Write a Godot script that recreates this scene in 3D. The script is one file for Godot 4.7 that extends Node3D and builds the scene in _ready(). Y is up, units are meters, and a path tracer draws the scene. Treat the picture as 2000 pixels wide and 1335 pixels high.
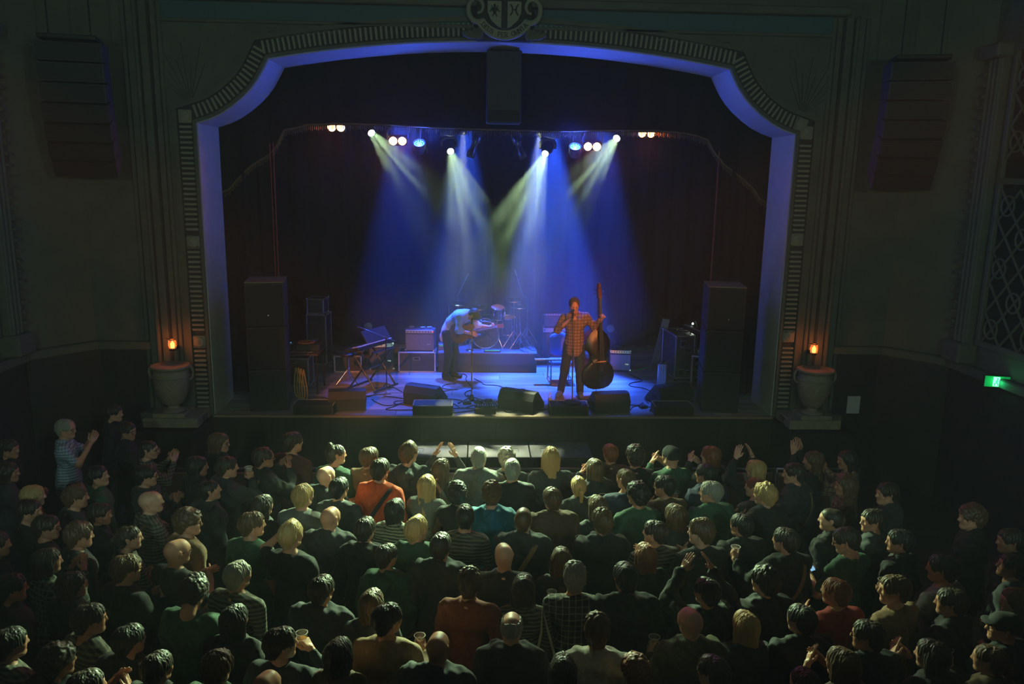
extends Node3D
# A concert seen from the balcony of an old assembly hall: stage, proscenium and a standing audience.

const S := 1.1          # height of the stage floor
var M := {}             # materials by name
var names := {}

# ---------------------------------------------------------------- geometry collector
class Geo:
	var v := PackedVector3Array()
	var n := PackedVector3Array()
	var ix := PackedInt32Array()

	func face(a: Vector3, b: Vector3, c: Vector3, d: Vector3) -> void:   # counter-clockwise seen from outside
		var m := (c - a).cross(d - b).normalized()
		var o := v.size()
		v.append_array([a, b, c, d])
		n.append_array([m, m, m, m])
		ix.append_array([o, o + 2, o + 1, o, o + 3, o + 2])

	func tri(a: Vector3, b: Vector3, c: Vector3) -> void:
		var m := (b - a).cross(c - a).normalized()
		var o := v.size()
		v.append_array([a, b, c])
		n.append_array([m, m, m])
		ix.append_array([o, o + 2, o + 1])

	func box(c: Vector3, s: Vector3, r := Basis(), bevel := 0.0) -> void:
		var h := s / 2.0
		var g := minf(bevel, minf(h.x, minf(h.y, h.z)) * 0.9)
		var at := func(x: float, y: float, z: float) -> Vector3: return c + r * Vector3(x, y, z)
		for ax in 3:
			for sg in [-1.0, 1.0]:
				var u := (ax + 1) % 3
				var w := (ax + 2) % 3
				var q := []
				for k in [[-1, -1], [1, -1], [1, 1], [-1, 1]]:
					var p := Vector3()
					p[ax] = sg * h[ax]
					p[u] = k[0] * (h[u] - g)
					p[w] = k[1] * (h[w] - g)
					q.append(at.call(p.x, p.y, p.z))
				if sg > 0: face(q[0], q[1], q[2], q[3])
				else: face(q[3], q[2], q[1], q[0])
		if g <= 0.0: return
		for ax in 3:
			var u := (ax + 1) % 3
			var w := (ax + 2) % 3
			for su in [-1.0, 1.0]:
				for sw in [-1.0, 1.0]:
					var q := []
					for k in [[-1.0, 0], [1.0, 0], [1.0, 1], [-1.0, 1]]:
						var p := Vector3()
						p[ax] = k[0] * (h[ax] - g)
						p[u] = su * (h[u] - (g if k[1] else 0.0))
						p[w] = sw * (h[w] - (0.0 if k[1] else g))
						q.append(at.call(p.x, p.y, p.z))
					if su * sw > 0: face(q[0], q[3], q[2], q[1])
					else: face(q[0], q[1], q[2], q[3])
		for sx in [-1.0, 1.0]:
			for sy in [-1.0, 1.0]:
				for sz in [-1.0, 1.0]:
					var a: Vector3 = at.call(sx * h.x, sy * (h.y - g), sz * (h.z - g))
					var b: Vector3 = at.call(sx * (h.x - g), sy * h.y, sz * (h.z - g))
					var d: Vector3 = at.call(sx * (h.x - g), sy * (h.y - g), sz * h.z)
					if sx * sy * sz > 0: tri(a, b, d)
					else: tri(a, d, b)

	func tube(pts: Array, radii, seg := 8, closed := false) -> void:
		var o := v.size()
		var count := pts.size()
		var up := Vector3.ZERO
		for i in count:
			var p: Vector3 = pts[i]
			var t: Vector3
			if closed: t = pts[(i + 1) % count] - pts[(i + count - 1) % count]
			else: t = pts[mini(i + 1, count - 1)] - pts[maxi(i - 1, 0)]
			t = t.normalized()
			if up == Vector3.ZERO: up = Vector3.UP if absf(t.y) < 0.9 else Vector3.RIGHT
			var a := (up - t * up.dot(t)).normalized()
			up = a
			var b := t.cross(a)
			var r: float = radii[i] if radii is Array else radii
			for k in seg:
				var w := TAU * k / seg
				var d := a * cos(w) + b * sin(w)
				v.append(p + d * r)
				n.append(d)
		for i in (count if closed else count - 1):
			for k in seg:
				var p0 := o + i * seg + k
				var p1 := o + i * seg + (k + 1) % seg
				var q0 := o + ((i + 1) % count) * seg + k
				var q1 := o + ((i + 1) % count) * seg + (k + 1) % seg
				ix.append_array([p0, q1, p1, p0, q0, q1])
		if closed: return
		for e in 2:
			var i := 0 if e == 0 else count - 1
			var d: Vector3 = (pts[0] - pts[1] if e == 0 else pts[count - 1] - pts[count - 2]).normalized()
			var c := v.size()
			v.append(pts[i]); n.append(d)
			for k in seg: v.append(v[o + i * seg + k]); n.append(d)
			for k in seg:
				var k1 := (k + 1) % seg
				if e == 0: ix.append_array([c, c + 1 + k, c + 1 + k1])
				else: ix.append_array([c, c + 1 + k1, c + 1 + k])

	func cyl(a: Vector3, b: Vector3, ra: float, rb := -1.0, seg := 12) -> void:
		tube([a, b], [ra, ra if rb < 0 else rb], seg)

	# profile of (radius, height) pairs turned round y; f(angle, t) may change the radius
	func lathe(prof: Array, seg: int, x := Transform3D(), f = null) -> void:
		var o := v.size()
		var m := prof.size()
		for i in m:
			for k in seg + 1:
				var w := TAU * k / seg
				var r: float = prof[i].x
				if f != null: r *= f.call(w, float(i) / (m - 1))
				v.append(x * Vector3(cos(w) * r, prof[i].y, sin(w) * r))
				n.append(Vector3.ZERO)
		for i in m - 1:
			for k in seg:
				var a := o + i * (seg + 1) + k
				ix.append_array([a, a + 1, a + seg + 2, a, a + seg + 2, a + seg + 1])
		smooth(o, ix.size() - (m - 1) * seg * 6)

	func smooth(from_v: int, from_i: int) -> void:
		for i in range(from_i, ix.size(), 3):
			var fn := (v[ix[i + 2]] - v[ix[i]]).cross(v[ix[i + 1]] - v[ix[i]])
			for k in 3: n[ix[i + k]] += fn
		for i in range(from_v, v.size()): n[i] = n[i].normalized()

	func ball(c: Vector3, r: Vector3, b := Basis(), rings := 8, seg := 12) -> void:
		var o := v.size()
		for i in rings + 1:
			var t := PI * i / rings
			for k in seg + 1:
				var w := TAU * k / seg
				var d := Vector3(sin(t) * cos(w), cos(t), sin(t) * sin(w))
				v.append(c + b * (d * r))
				n.append((b * (d / r)).normalized())
		for i in rings:
			for k in seg:
				var a := o + i * (seg + 1) + k
				ix.append_array([a, a + seg + 2, a + 1, a, a + seg + 1, a + seg + 2])

	# a flat outline pushed from z0 to z1
	func prism(poly: PackedVector2Array, z0: float, z1: float, x := Transform3D()) -> void:
		if Geometry2D.is_polygon_clockwise(poly): poly.reverse()
		var t := Geometry2D.triangulate_polygon(poly)
		for e in 2:
			var z := z1 if e == 0 else z0
			var m := (x.basis * Vector3(0, 0, 1 if e == 0 else -1)).normalized()
			var o := v.size()
			for p in poly: v.append(x * Vector3(p.x, p.y, z)); n.append(m)
			for i in range(0, t.size(), 3):
				var a := poly[t[i]]
				var cw := (poly[t[i + 1]] - a).cross(poly[t[i + 2]] - a) < 0.0
				if (e == 0) == cw: ix.append_array([o + t[i], o + t[i + 1], o + t[i + 2]])
				else: ix.append_array([o + t[i], o + t[i + 2], o + t[i + 1]])
		for i in poly.size():
			var p := poly[i]
			var q := poly[(i + 1) % poly.size()]
			face(x * Vector3(p.x, p.y, z0), x * Vector3(q.x, q.y, z0), x * Vector3(q.x, q.y, z1), x * Vector3(p.x, p.y, z1))

	# a grid of points, rows x columns, smooth
	func sheet(rows: Array, flip := false) -> void:
		var o := v.size()
		var s := ix.size()
		var w: int = rows[0].size()
		for r in rows:
			for p in r: v.append(p); n.append(Vector3.ZERO)
		for i in rows.size() - 1:
			for k in w - 1:
				var a := o + i * w + k
				if flip: ix.append_array([a, a + w, a + 1, a + 1, a + w, a + w + 1])
				else: ix.append_array([a, a + 1, a + w, a + 1, a + w + 1, a + w])
		smooth(o, s)

	func add(g: Geo, x := Transform3D()) -> void:
		var o := v.size()
		for i in g.v.size():
			v.append(x * g.v[i])
			n.append((x.basis * g.n[i]).normalized())
		var flip := x.basis.determinant() < 0.0
		for i in range(0, g.ix.size(), 3):
			if flip: ix.append_array([o + g.ix[i], o + g.ix[i + 2], o + g.ix[i + 1]])
			else: ix.append_array([o + g.ix[i], o + g.ix[i + 1], o + g.ix[i + 2]])

	func mesh() -> ArrayMesh:
		var a := []
		a.resize(Mesh.ARRAY_MAX)
		a[Mesh.ARRAY_VERTEX] = v
		a[Mesh.ARRAY_NORMAL] = n
		a[Mesh.ARRAY_INDEX] = ix
		var m := ArrayMesh.new()
		m.add_surface_from_arrays(Mesh.PRIMITIVE_TRIANGLES, a)
		return m

# ---------------------------------------------------------------- rounded bodies from a distance field
class Field:
	var o: Vector3
	var c: float
	var nx: int
	var ny: int
	var nz: int
	var d := PackedFloat32Array()
	var near := PackedByteArray()
	var hot := PackedInt32Array()
	var noise: FastNoiseLite
	var wav := 0.0

	func _init(lo: Vector3, hi: Vector3, cell: float) -> void:
		o = lo
		c = cell
		nx = int((hi.x - lo.x) / cell) + 2
		ny = int((hi.y - lo.y) / cell) + 2
		nz = int((hi.z - lo.z) / cell) + 2
		d.resize(nx * ny * nz)
		d.fill(1.0)
		near.resize(nx * ny * nz)

	# tapered capsule; flat squeezes the distance along the axis «squash» by the factor sq
	func bone(a: Vector3, b: Vector3, ra: float, rb: float, k := 0.03, sq := Vector3.ONE, cut := false) -> void:
		var r := maxf(ra, rb)
		var m := r * maxf(1.0, 1.0 / minf(sq.x, minf(sq.y, sq.z))) + k + c * 2.0
		var x0 := maxi(0, int((minf(a.x, b.x) - m - o.x) / c))
		var y0 := maxi(0, int((minf(a.y, b.y) - m - o.y) / c))
		var z0 := maxi(0, int((minf(a.z, b.z) - m - o.z) / c))
		var x1 := mini(nx - 1, int((maxf(a.x, b.x) + m - o.x) / c) + 1)
		var y1 := mini(ny - 1, int((maxf(a.y, b.y) + m - o.y) / c) + 1)
		var z1 := mini(nz - 1, int((maxf(a.z, b.z) + m - o.z) / c) + 1)
		var ab := (b - a) * sq
		var l2 := maxf(ab.length_squared(), 1e-9)
		var lim := c * 1.9
		var big := k + c * 2.0
		var dr := rb - ra
		for z in range(z0, z1 + 1):
			for y in range(y0, y1 + 1):
				var i := (z * ny + y) * nx + x0
				var p := Vector3(o.x + x0 * c - a.x, o.y + y * c - a.y, o.z + z * c - a.z) * sq
				var step := c * sq.x
				for x in range(x0, x1 + 1):
					var t := clampf(p.dot(ab) / l2, 0.0, 1.0)
					var e := (p - ab * t).length() - ra - dr * t
					p.x += step
					if e < big:
						var f := d[i]
						if cut:
							e = -e
							var h := maxf(k - absf(f - e), 0.0) / k
							f = maxf(f, e) + h * h * k * 0.25
						else:
							var h := maxf(k - absf(f - e), 0.0) / k
							f = minf(f, e) - h * h * k * 0.25
						d[i] = f
						if f < lim and f > -lim and near[i] == 0:
							near[i] = 1
							hot.append(i)
					i += 1

	func ripple(fn) -> void:   # moves the surface by fn(point)
		for i in hot:
			var x := i % nx
			var y := (i / nx) % ny
			var z := i / (nx * ny)
			d[i] += fn.call(o + Vector3(x, y, z) * c)

	func geo() -> Geo:
		var g := Geo.new()
		var id := {}
		var sx := 1
		var sy := nx
		var sz := nx * ny
		var off := PackedInt32Array([0, sx, sy, sx + sy, sz, sx + sz, sy + sz, sx + sy + sz])
		var total := d.size() - sz - sy - sx - 1
		var seen := {}
		for h in hot:
			for q in [h, h - sx, h - sy, h - sz, h - sx - sy, h - sx - sz, h - sy - sz, h - sx - sy - sz]:
				if q < 0 or q >= total or seen.has(q): continue
				if q % nx >= nx - 1 or (q / nx) % ny >= ny - 1: continue
				seen[q] = true
				var f0 := d[q]; var f1 := d[q + sx]; var f2 := d[q + sy]; var f3 := d[q + off[3]]
				var f4 := d[q + sz]; var f5 := d[q + off[5]]; var f6 := d[q + off[6]]; var f7 := d[q + off[7]]
				var neg := int(f0 < 0) + int(f1 < 0) + int(f2 < 0) + int(f3 < 0) + int(f4 < 0) + int(f5 < 0) + int(f6 < 0) + int(f7 < 0)
				if neg == 0 or neg == 8: continue
				var s := Vector3.ZERO
				var m := 0
				if (f0 < 0) != (f1 < 0): s += Vector3(f0 / (f0 - f1), 0, 0); m += 1
				if (f2 < 0) != (f3 < 0): s += Vector3(f2 / (f2 - f3), 1, 0); m += 1
				if (f4 < 0) != (f5 < 0): s += Vector3(f4 / (f4 - f5), 0, 1); m += 1
				if (f6 < 0) != (f7 < 0): s += Vector3(f6 / (f6 - f7), 1, 1); m += 1
				if (f0 < 0) != (f2 < 0): s += Vector3(0, f0 / (f0 - f2), 0); m += 1
				if (f1 < 0) != (f3 < 0): s += Vector3(1, f1 / (f1 - f3), 0); m += 1
				if (f4 < 0) != (f6 < 0): s += Vector3(0, f4 / (f4 - f6), 1); m += 1
				if (f5 < 0) != (f7 < 0): s += Vector3(1, f5 / (f5 - f7), 1); m += 1
				if (f0 < 0) != (f4 < 0): s += Vector3(0, 0, f0 / (f0 - f4)); m += 1
				if (f1 < 0) != (f5 < 0): s += Vector3(1, 0, f1 / (f1 - f5)); m += 1
				if (f2 < 0) != (f6 < 0): s += Vector3(0, 1, f2 / (f2 - f6)); m += 1
				if (f3 < 0) != (f7 < 0): s += Vector3(1, 1, f3 / (f3 - f7)); m += 1
				s /= m
				id[q] = g.v.size()
				g.v.append(o + (Vector3(q % nx, (q / nx) % ny, q / sz) + s) * c)
				g.n.append(Vector3(f1 + f3 + f5 + f7 - f0 - f2 - f4 - f6, f2 + f3 + f6 + f7 - f0 - f1 - f4 - f5, f4 + f5 + f6 + f7 - f0 - f1 - f2 - f3).normalized())
		var ax := [[sx, sy, sz], [sy, sz, sx], [sz, sx, sy]]
		for q: int in id:
			for t in ax:
				var a := d[q]
				var b := d[q + int(t[0])]
				if (a < 0) == (b < 0): continue
				var u: int = q - int(t[1])
				var w: int = q - int(t[2])
				var uw: int = u - int(t[2])
				if not (id.has(u) and id.has(w) and id.has(uw)): continue
				var i0: int = id[q]; var i1: int = id[u]; var i2: int = id[uw]; var i3: int = id[w]
				if a < 0: g.ix.append_array([i0, i2, i1, i0, i3, i2])
				else: g.ix.append_array([i0, i1, i2, i0, i2, i3])
		return g

# ---------------------------------------------------------------- nodes
func called(s: String) -> String:
	names[s] = names.get(s, -1) + 1
	return s if names[s] == 0 else "%s_%03d" % [s, names[s]]

func tag(o: Node, label: String, category: String, group := "") -> void:
	o.set_meta("label", label)
	o.set_meta("category", category)
	if group: o.set_meta("group", group)

func thing(kind: String, label: String, category: String, at := Vector3.ZERO, turn := 0.0, group := "") -> Node3D:
	var o := Node3D.new()
	o.name = called(kind)
	add_child(o)
	o.position = at
	o.rotation.y = turn
	tag(o, label, category, group)
	return o

func part(parent: Node3D, kind: String, g, m: Material, label := "") -> MeshInstance3D:
	var o := MeshInstance3D.new()
	o.name = kind if parent != self else called(kind)
	o.mesh = g.mesh() if g is Geo else g
	o.material_override = m
	o.cast_shadow = GeometryInstance3D.SHADOW_CASTING_SETTING_ON
	parent.add_child(o, true)
	if label: o.set_meta("label", label)
	return o

func struct(kind: String, g: Geo, m: Material, label := "") -> MeshInstance3D:
	var o := part(self, kind, g, m, label)
	o.set_meta("kind", "structure")
	return o

func copy(o: Node3D, at: Vector3, turn := 0.0, label := "") -> Node3D:
	var c: Node3D = o.duplicate()
	c.name = called(String(o.name).rstrip("_0123456789"))
	add_child(c)
	c.position = at
	c.rotation.y = turn
	if label: c.set_meta("label", label)
	return c

func mat(kind: String, col: Color, rough := 0.7, metal := 0.0) -> StandardMaterial3D:
	var m := StandardMaterial3D.new()
	m.resource_name = kind
	m.albedo_color = col
	m.roughness = rough
	m.metallic = metal
	M[kind] = m
	return m

func glow(kind: String, col: Color, energy: float) -> StandardMaterial3D:
	var m := mat(kind, col, 0.5)
	m.emission_enabled = true
	m.emission = col
	m.emission_energy_multiplier = energy
	return m

# mottles a material with two layers of noise: tone from lo to 1, relief in cm
func grain(m: StandardMaterial3D, freq: float, stretch: Vector3, lo: float, relief := 0.0, seed_ := 1) -> void:
	var f := FastNoiseLite.new()
	f.seed = seed_
	f.frequency = 0.02
	f.fractal_octaves = 4
	var t := NoiseTexture2D.new()
	t.width = 256
	t.height = 256
	t.seamless = true
	t.noise = f
	var r := Gradient.new()
	r.set_color(0, Color(lo, lo, lo))
	r.set_color(1, Color.WHITE)
	t.color_ramp = r
	m.albedo_texture = t
	if relief > 0.0:
		m.heightmap_enabled = true
		m.heightmap_texture = t
		m.heightmap_scale = relief
	m.uv1_triplanar = true
	m.uv1_world_triplanar = true
	m.uv1_scale = stretch * freq

func spot(parent: Node3D, at: Vector3, to: Vector3, col: Color, energy: float, angle: float, blend := 0.3, size := 0.01) -> SpotLight3D:
	var l := SpotLight3D.new()
	l.name = "spotlight"
	parent.add_child(l, true)
	l.position = at
	l.look_at_from_position(parent.to_global(at), parent.to_global(to), Vector3.UP if absf((to - at).normalized().y) < 0.98 else Vector3.RIGHT)
	l.light_color = col
	l.light_energy = energy
	l.spot_angle = angle
	l.spot_angle_attenuation = blend
	l.spot_range = 40.0
	l.spot_attenuation = 2.0
	l.light_size = size
	l.shadow_enabled = true
	return l

func omni(parent: Node3D, at: Vector3, col: Color, energy: float, size := 0.03) -> OmniLight3D:
	var l := OmniLight3D.new()
	l.name = "lamp_light"
	l.position = at
	parent.add_child(l, true)
	l.light_color = col
	l.light_energy = energy
	l.omni_range = 40.0
	l.omni_attenuation = 2.0
	l.light_size = size
	l.shadow_enabled = true
	return l

func look(dir: Vector3) -> Basis:   # local -z along dir
	return Basis.looking_at(dir, Vector3.UP if absf(dir.normalized().y) < 0.98 else Vector3.RIGHT)

# ---------------------------------------------------------------- the hall
const B := 4.652
const HC := 5.73
const ARC := [Vector2(4.652, 5.73), Vector2(4.45, 5.795), Vector2(4.27, 5.88), Vector2(4.09, 6.0), Vector2(3.93, 6.13), Vector2(3.80, 6.26), Vector2(3.70, 6.39), Vector2(3.61, 6.54), Vector2(3.53, 6.69)]

func arch(off: float, bottom := S) -> PackedVector2Array:   # outline of the opening, moved outwards by off
	var p := PackedVector2Array([Vector2(-B, bottom)])
	for q in ARC: p.append(Vector2(-q.x, q.y))
	for i in range(1, 24):
		var x: float = -3.53 + 7.06 * i / 24.0
		p.append(Vector2(x, 7.01 - x * x / 39.0))
	for i in ARC.size(): p.append(ARC[ARC.size() - 1 - i])
	p.append(Vector2(B, bottom))
	var out := PackedVector2Array()
	for i in p.size():
		var a := (p[i] - p[maxi(i - 1, 0)]).normalized()
		var b := (p[mini(i + 1, p.size() - 1)] - p[i]).normalized()
		if i == 0: a = b
		if i == p.size() - 1: b = a
		var na := Vector2(-a.y, a.x)
		var nb := Vector2(-b.y, b.x)
		var m := (na + nb).normalized()
		out.append(p[i] + m * off / maxf(m.dot(na), 0.5))
	return out

func band(d0: float, d1: float, z0: float, z1: float, back := false) -> Geo:
	var g := Geo.new()
	var p := arch(d0)
	var q := arch(d1)
	for i in p.size() - 1:
		var a := Vector3(p[i].x, p[i].y, z1)
		var b := Vector3(p[i + 1].x, p[i + 1].y, z1)
		var c := Vector3(q[i + 1].x, q[i + 1].y, z1)
		var d := Vector3(q[i].x, q[i].y, z1)
		var k := Vector3(0, 0, z0 - z1)
		g.face(a, b, c, d)
		g.face(a + k, b + k, b, a)
		g.face(d, c, c + k, d + k)
		if back: g.face(d + k, c + k, b + k, a + k)
	return g

func slab(x0: float, x1: float, y0: float, y1: float, z0: float, z1: float, bevel := 0.0) -> Geo:
	var g := Geo.new()
	g.box(Vector3(x0 + x1, y0 + y1, z0 + z1) / 2.0, Vector3(x1 - x0, y1 - y0, z1 - z0), Basis(), bevel)
	return g

func drape(x0: float, z0: float, x1: float, z1: float, y0: float, y1: float, folds: float, depth: float, seed_: int) -> Geo:
	var g := Geo.new()
	var along := Vector3(x1 - x0, 0, z1 - z0)
	var side := Vector3(-along.z, 0, along.x).normalized()
	var count := int(folds * 8)
	var r := RandomNumberGenerator.new()
	r.seed = seed_
	var ph := []
	for i in 5: ph.append(r.randf() * TAU)
	var rows := []
	for j in 7:
		var row := []
		for i in count + 1:
			var t := float(i) / count
			var w := sin(t * folds * TAU + ph[0] + 1.3 * sin(t * 9.0 + ph[1])) + 0.4 * sin(t * folds * 2.3 * TAU + ph[2])
			row.append(Vector3(x0, lerpf(y1, y0, j / 6.0), z0) + along * t + side * w * depth * (0.75 + 0.25 * sin(j * 0.8 + ph[3])))
		rows.append(row)
	g.sheet(rows)
	return g

func build_hall() -> void:
	# floor, ceiling, outer walls
	struct("floor", slab(-9, 9, -0.2, 0, 0.06, 16, 0), M.hall_floor)
	struct("ceiling", slab(-9.2, 9.2, 10.5, 10.8, -6.6, 16.2), M.plaster_dark)
	struct("wall_rear", slab(-9.2, 9.2, -0.2, 10.5, 16, 16.3), M.plaster_dark)
	for s in [-1.0, 1.0]:
		var side := "left" if s < 0 else "right"
		struct("wall_" + side, slab(minf(s * 7.15, s * 7.5), maxf(s * 7.15, s * 7.5), -0.2, 10.5, 0.9, 16), M.plaster)
		var g := Geo.new()
		var w := 0.975
		var d := Vector3(s * 0.75, 0, 0.9).normalized()
		g.box(Vector3(s * 6.775, 5.15, 0.45) + Vector3(s * 0.1, 0, -0.1), Vector3(0.2, 10.7, 1.35), look(d))
		struct("wall_splay_" + side, g, M.plaster)
		g = Geo.new()   # string course and dado
		g.box(Vector3(s * 6.0, 2.26, 0.06), Vector3(0.9, 0.14, 0.12), Basis(), 0.02)
		g.box(Vector3(s * 6.74, 2.26, 0.44), Vector3(0.14, 0.14, 1.1), look(d), 0.02)
		g.box(Vector3(s * 7.08, 2.26, 2.9), Vector3(0.16, 0.14, 4.0), Basis(), 0.02)
		struct("trim_dado_" + side, g, M.plaster)
		g = Geo.new()
		g.box(Vector3(s * 6.0, 1.05, 0.03), Vector3(1.0, 2.28, 0.06))
		g.box(Vector3(s * 6.755, 1.05, 0.455), Vector3(0.08, 2.28, 1.1), look(d))
		g.box(Vector3(s * 7.12, 1.05, 3.4), Vector3(0.06, 2.28, 5.0))
		struct("wall_dado_" + side, g, M.dado)
		# fluted pilaster and capital at the corner of the side wall
		g = Geo.new()
		g.box(Vector3(s * 7.08, 4.6, 1.18), Vector3(0.16, 4.4, 0.3), Basis(), 0.02)
		for k in 3: g.box(Vector3(s * 7.03, 4.6, 1.08 + k * 0.1), Vector3(0.12, 4.3, 0.05), Basis(), 0.015)
		g.box(Vector3(s * 7.02, 2.5, 1.18), Vector3(0.3, 0.32, 0.44), Basis(), 0.03)
		g.box(Vector3(s * 7.02, 6.85, 1.18), Vector3(0.32, 0.2, 0.46), Basis(), 0.03)
		for k in 26: g.box(Vector3(s * 7.0, 2.8 + k * 0.15, 0.98), Vector3(0.1, 0.05, 0.1))
		struct("trim_pilaster_" + side, g, M.plaster)
		# pierced screen beside the pilaster
		var scr := thing("lattice_screen", "pale pierced plaster lattice of diagonals and rings on the %s side wall" % side, "grille", Vector3(s * 7.12, 0, 0))
		g = Geo.new()
		for e in [[1.44, 2.7, 1.52, 6.9], [3.5, 2.7, 3.58, 6.9]]: g.box(Vector3(0, (e[1] + e[3]) / 2, (e[0] + e[2]) / 2), Vector3(0.1, e[3] - e[1], 0.08), Basis(), 0.01)
		for y in [2.7, 5.05, 6.86]: g.box(Vector3(0, y, 2.5), Vector3(0.11, 0.09, 2.1), Basis(), 0.01)
		part(scr, "frame", g, M.plaster)
		g = Geo.new()
		g.box(Vector3(s * 0.02, 4.8, 2.5), Vector3(0.02, 4.2, 2.0))
		part(scr, "backing", g, M.velvet)
		var bar := Geo.new()
		bar.box(Vector3.ZERO, Vector3(0.035, 0.62, 0.03), Basis(), 0.008)
		var bar_mesh := bar.mesh()
		var ring := Geo.new()
		var pts := []
		for k in 14: pts.append(Vector3(0, sin(TAU * k / 14) * 0.14, cos(TAU * k / 14) * 0.14))
		ring.tube(pts, 0.016, 6, true)
		var ring_mesh := ring.mesh()
		for i in 5:
			for j in 9:
				var c := Vector3(-s * 0.02, 2.95 + j * 0.44, 1.75 + i * 0.4)
				if c.y > 4.9 and c.y < 5.2: continue
				for e in [-1.0, 1.0]:
					var b := part(scr, "lattice_bar", bar_mesh, M.plaster)
					b.transform = Transform3D(Basis(Vector3.RIGHT, e * 0.74), c)
				if (i + j) % 2 == 0: part(scr, "ring", ring_mesh, M.plaster).position = c + Vector3(-s * 0.02, 0, 0)

	# the proscenium wall: one slab with the opening cut out
	var p := PackedVector2Array([Vector2(-6.6, -0.2), Vector2(-6.6, 10.5), Vector2(6.6, 10.5), Vector2(6.6, -0.2), Vector2(B, -0.2)])
	var a := arch(0.0, -0.2)
	a.reverse()
	p.append_array(a.slice(1))
	var g := Geo.new()
	g.prism(p, -0.98, 0.0)
	struct("wall_proscenium", g, M.plaster)
	struct("trim_1", band(-0.012, 0.004, -0.99, 0.004), M.plaster_light, "smooth pale reveal and bead of the stage arch")
	struct("trim_14", band(0.004, 0.05, -0.01, 0.05), M.plaster)
	var trough := struct("trim_2", band(0.05, 0.275, -0.01, 0.012), M.plaster_ink_shade, "dentil band round the stage arch")  # trough coloured dark to stand in for shade between the dentils
	struct("trim_3", band(0.275, 0.345, -0.01, 0.07), M.plaster)
	# dentils
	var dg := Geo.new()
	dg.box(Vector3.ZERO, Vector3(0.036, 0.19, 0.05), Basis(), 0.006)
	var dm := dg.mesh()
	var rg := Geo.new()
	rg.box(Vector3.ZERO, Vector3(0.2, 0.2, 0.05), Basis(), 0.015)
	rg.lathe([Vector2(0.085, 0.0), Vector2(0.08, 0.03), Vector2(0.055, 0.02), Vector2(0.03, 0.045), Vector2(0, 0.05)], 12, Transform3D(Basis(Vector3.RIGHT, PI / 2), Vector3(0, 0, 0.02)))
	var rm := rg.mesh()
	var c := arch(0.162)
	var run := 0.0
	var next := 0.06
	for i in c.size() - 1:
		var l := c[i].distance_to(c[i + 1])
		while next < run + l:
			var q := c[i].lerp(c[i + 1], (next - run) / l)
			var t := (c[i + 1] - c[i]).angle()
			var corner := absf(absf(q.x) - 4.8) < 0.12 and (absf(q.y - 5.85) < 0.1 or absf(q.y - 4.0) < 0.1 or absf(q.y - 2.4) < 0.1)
			var block := part(trough, "rosette_block" if corner else "dentil", rm if corner else dm, M.plaster_pale)  # dentils coloured paler than the wall so their relief shows
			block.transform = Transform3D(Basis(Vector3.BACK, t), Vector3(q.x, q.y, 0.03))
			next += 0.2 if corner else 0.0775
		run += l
	# outer frame of the arch: stepped upright mouldings, top mouldings and a painted frieze
	for s in [-1.0, 1.0]:
		var k := 4 if s < 0 else 5
		g = Geo.new()
		for e in [[5.08, 5.14, 0.05], [5.14, 5.22, 0.1], [5.25, 5.36, 0.16], [5.38, 5.43, 0.2], [5.45, 5.56, 0.13], [5.6, 5.66, 0.07]]:
			g.box(Vector3(s * (e[0] + e[1]) / 2, (S + 7.46) / 2, e[2] / 2), Vector3(e[1] - e[0], 7.46 - S, e[2]), Basis(), 0.012)
		g.box(Vector3(s * 5.2, S + 0.06, 0.2), Vector3(1.0, 0.14, 0.36), Basis(), 0.015)
		struct("trim_%d" % k, g, M.plaster)
		# fan of rays in the spandrel
		g = Geo.new()
		for i in 9:
			var w := 1.62 + i * 0.2
			var dir := Vector2(cos(w), sin(w))
			dir.x *= 1.0
			var o := Vector2(4.72, 6.02)
			var tip := o + Vector2(-dir.x * 0.0, 0)
			var l: float = 0.62 + 0.25 * (i % 2)
			var d2 := Vector2(-cos(1.65 + i * 0.17 - 0.05), sin(1.65 + i * 0.17 - 0.05))
			d2 = Vector2(0.42, 1).rotated(0.75 - i * 0.17).normalized()
			var n2 := Vector2(-d2.y, d2.x) * 0.035
			tip = o + d2 * l
			g.prism(PackedVector2Array([Vector2(s * o.x, o.y), Vector2(s * (tip - n2).x, (tip - n2).y), Vector2(s * (tip + n2).x, (tip + n2).y)]), 0.0, 0.03)
		struct("trim_%d" % (k + 2), g, M.plaster)
		g = Geo.new()   # leaf ornament at the shoulder of the arch
		for i in 7:
			var u := Vector2(3.42 - i * 0.16, 7.03 + i * 0.012)
			g.ball(Vector3(s * u.x, u.y, 0.02), Vector3(0.1, 0.05 - i * 0.004, 0.03), Basis(Vector3.BACK, s * 0.3), 6, 8)
		struct("trim_%d" % (k + 4), g, M.plaster_dark)
	g = Geo.new()
	g.box(Vector3(0, 7.54, 0.08), Vector3(10.6, 0.12, 0.2), Basis(), 0.02)
	g.box(Vector3(0, 7.205, 0.03), Vector3(10.2, 0.05, 0.08), Basis(), 0.01)
	g.box(Vector3(0, 8.2, 0.1), Vector3(13.0, 0.2, 0.3), Basis(), 0.03)
	struct("trim_10", g, M.plaster)
	struct("trim_11", slab(-5.1, 5.1, 7.235, 7.475, -0.01, 0.025), M.frieze, "dark teal painted frieze above the stage arch")
	# stage front
	struct("wall_stage_front", slab(-B - 0.9, B + 0.9, -0.2, S - 0.035, -0.1, 0.06), M.stage_front)
	g = Geo.new()
	for i in 9: g.box(Vector3(-5.0 + i * 1.25, 0.5, 0.07), Vector3(0.05, 0.98, 0.03), Basis(), 0.006)
	g.box(Vector3(0, 0.06, 0.075), Vector3(10.9, 0.12, 0.04), Basis(), 0.008)
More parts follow.
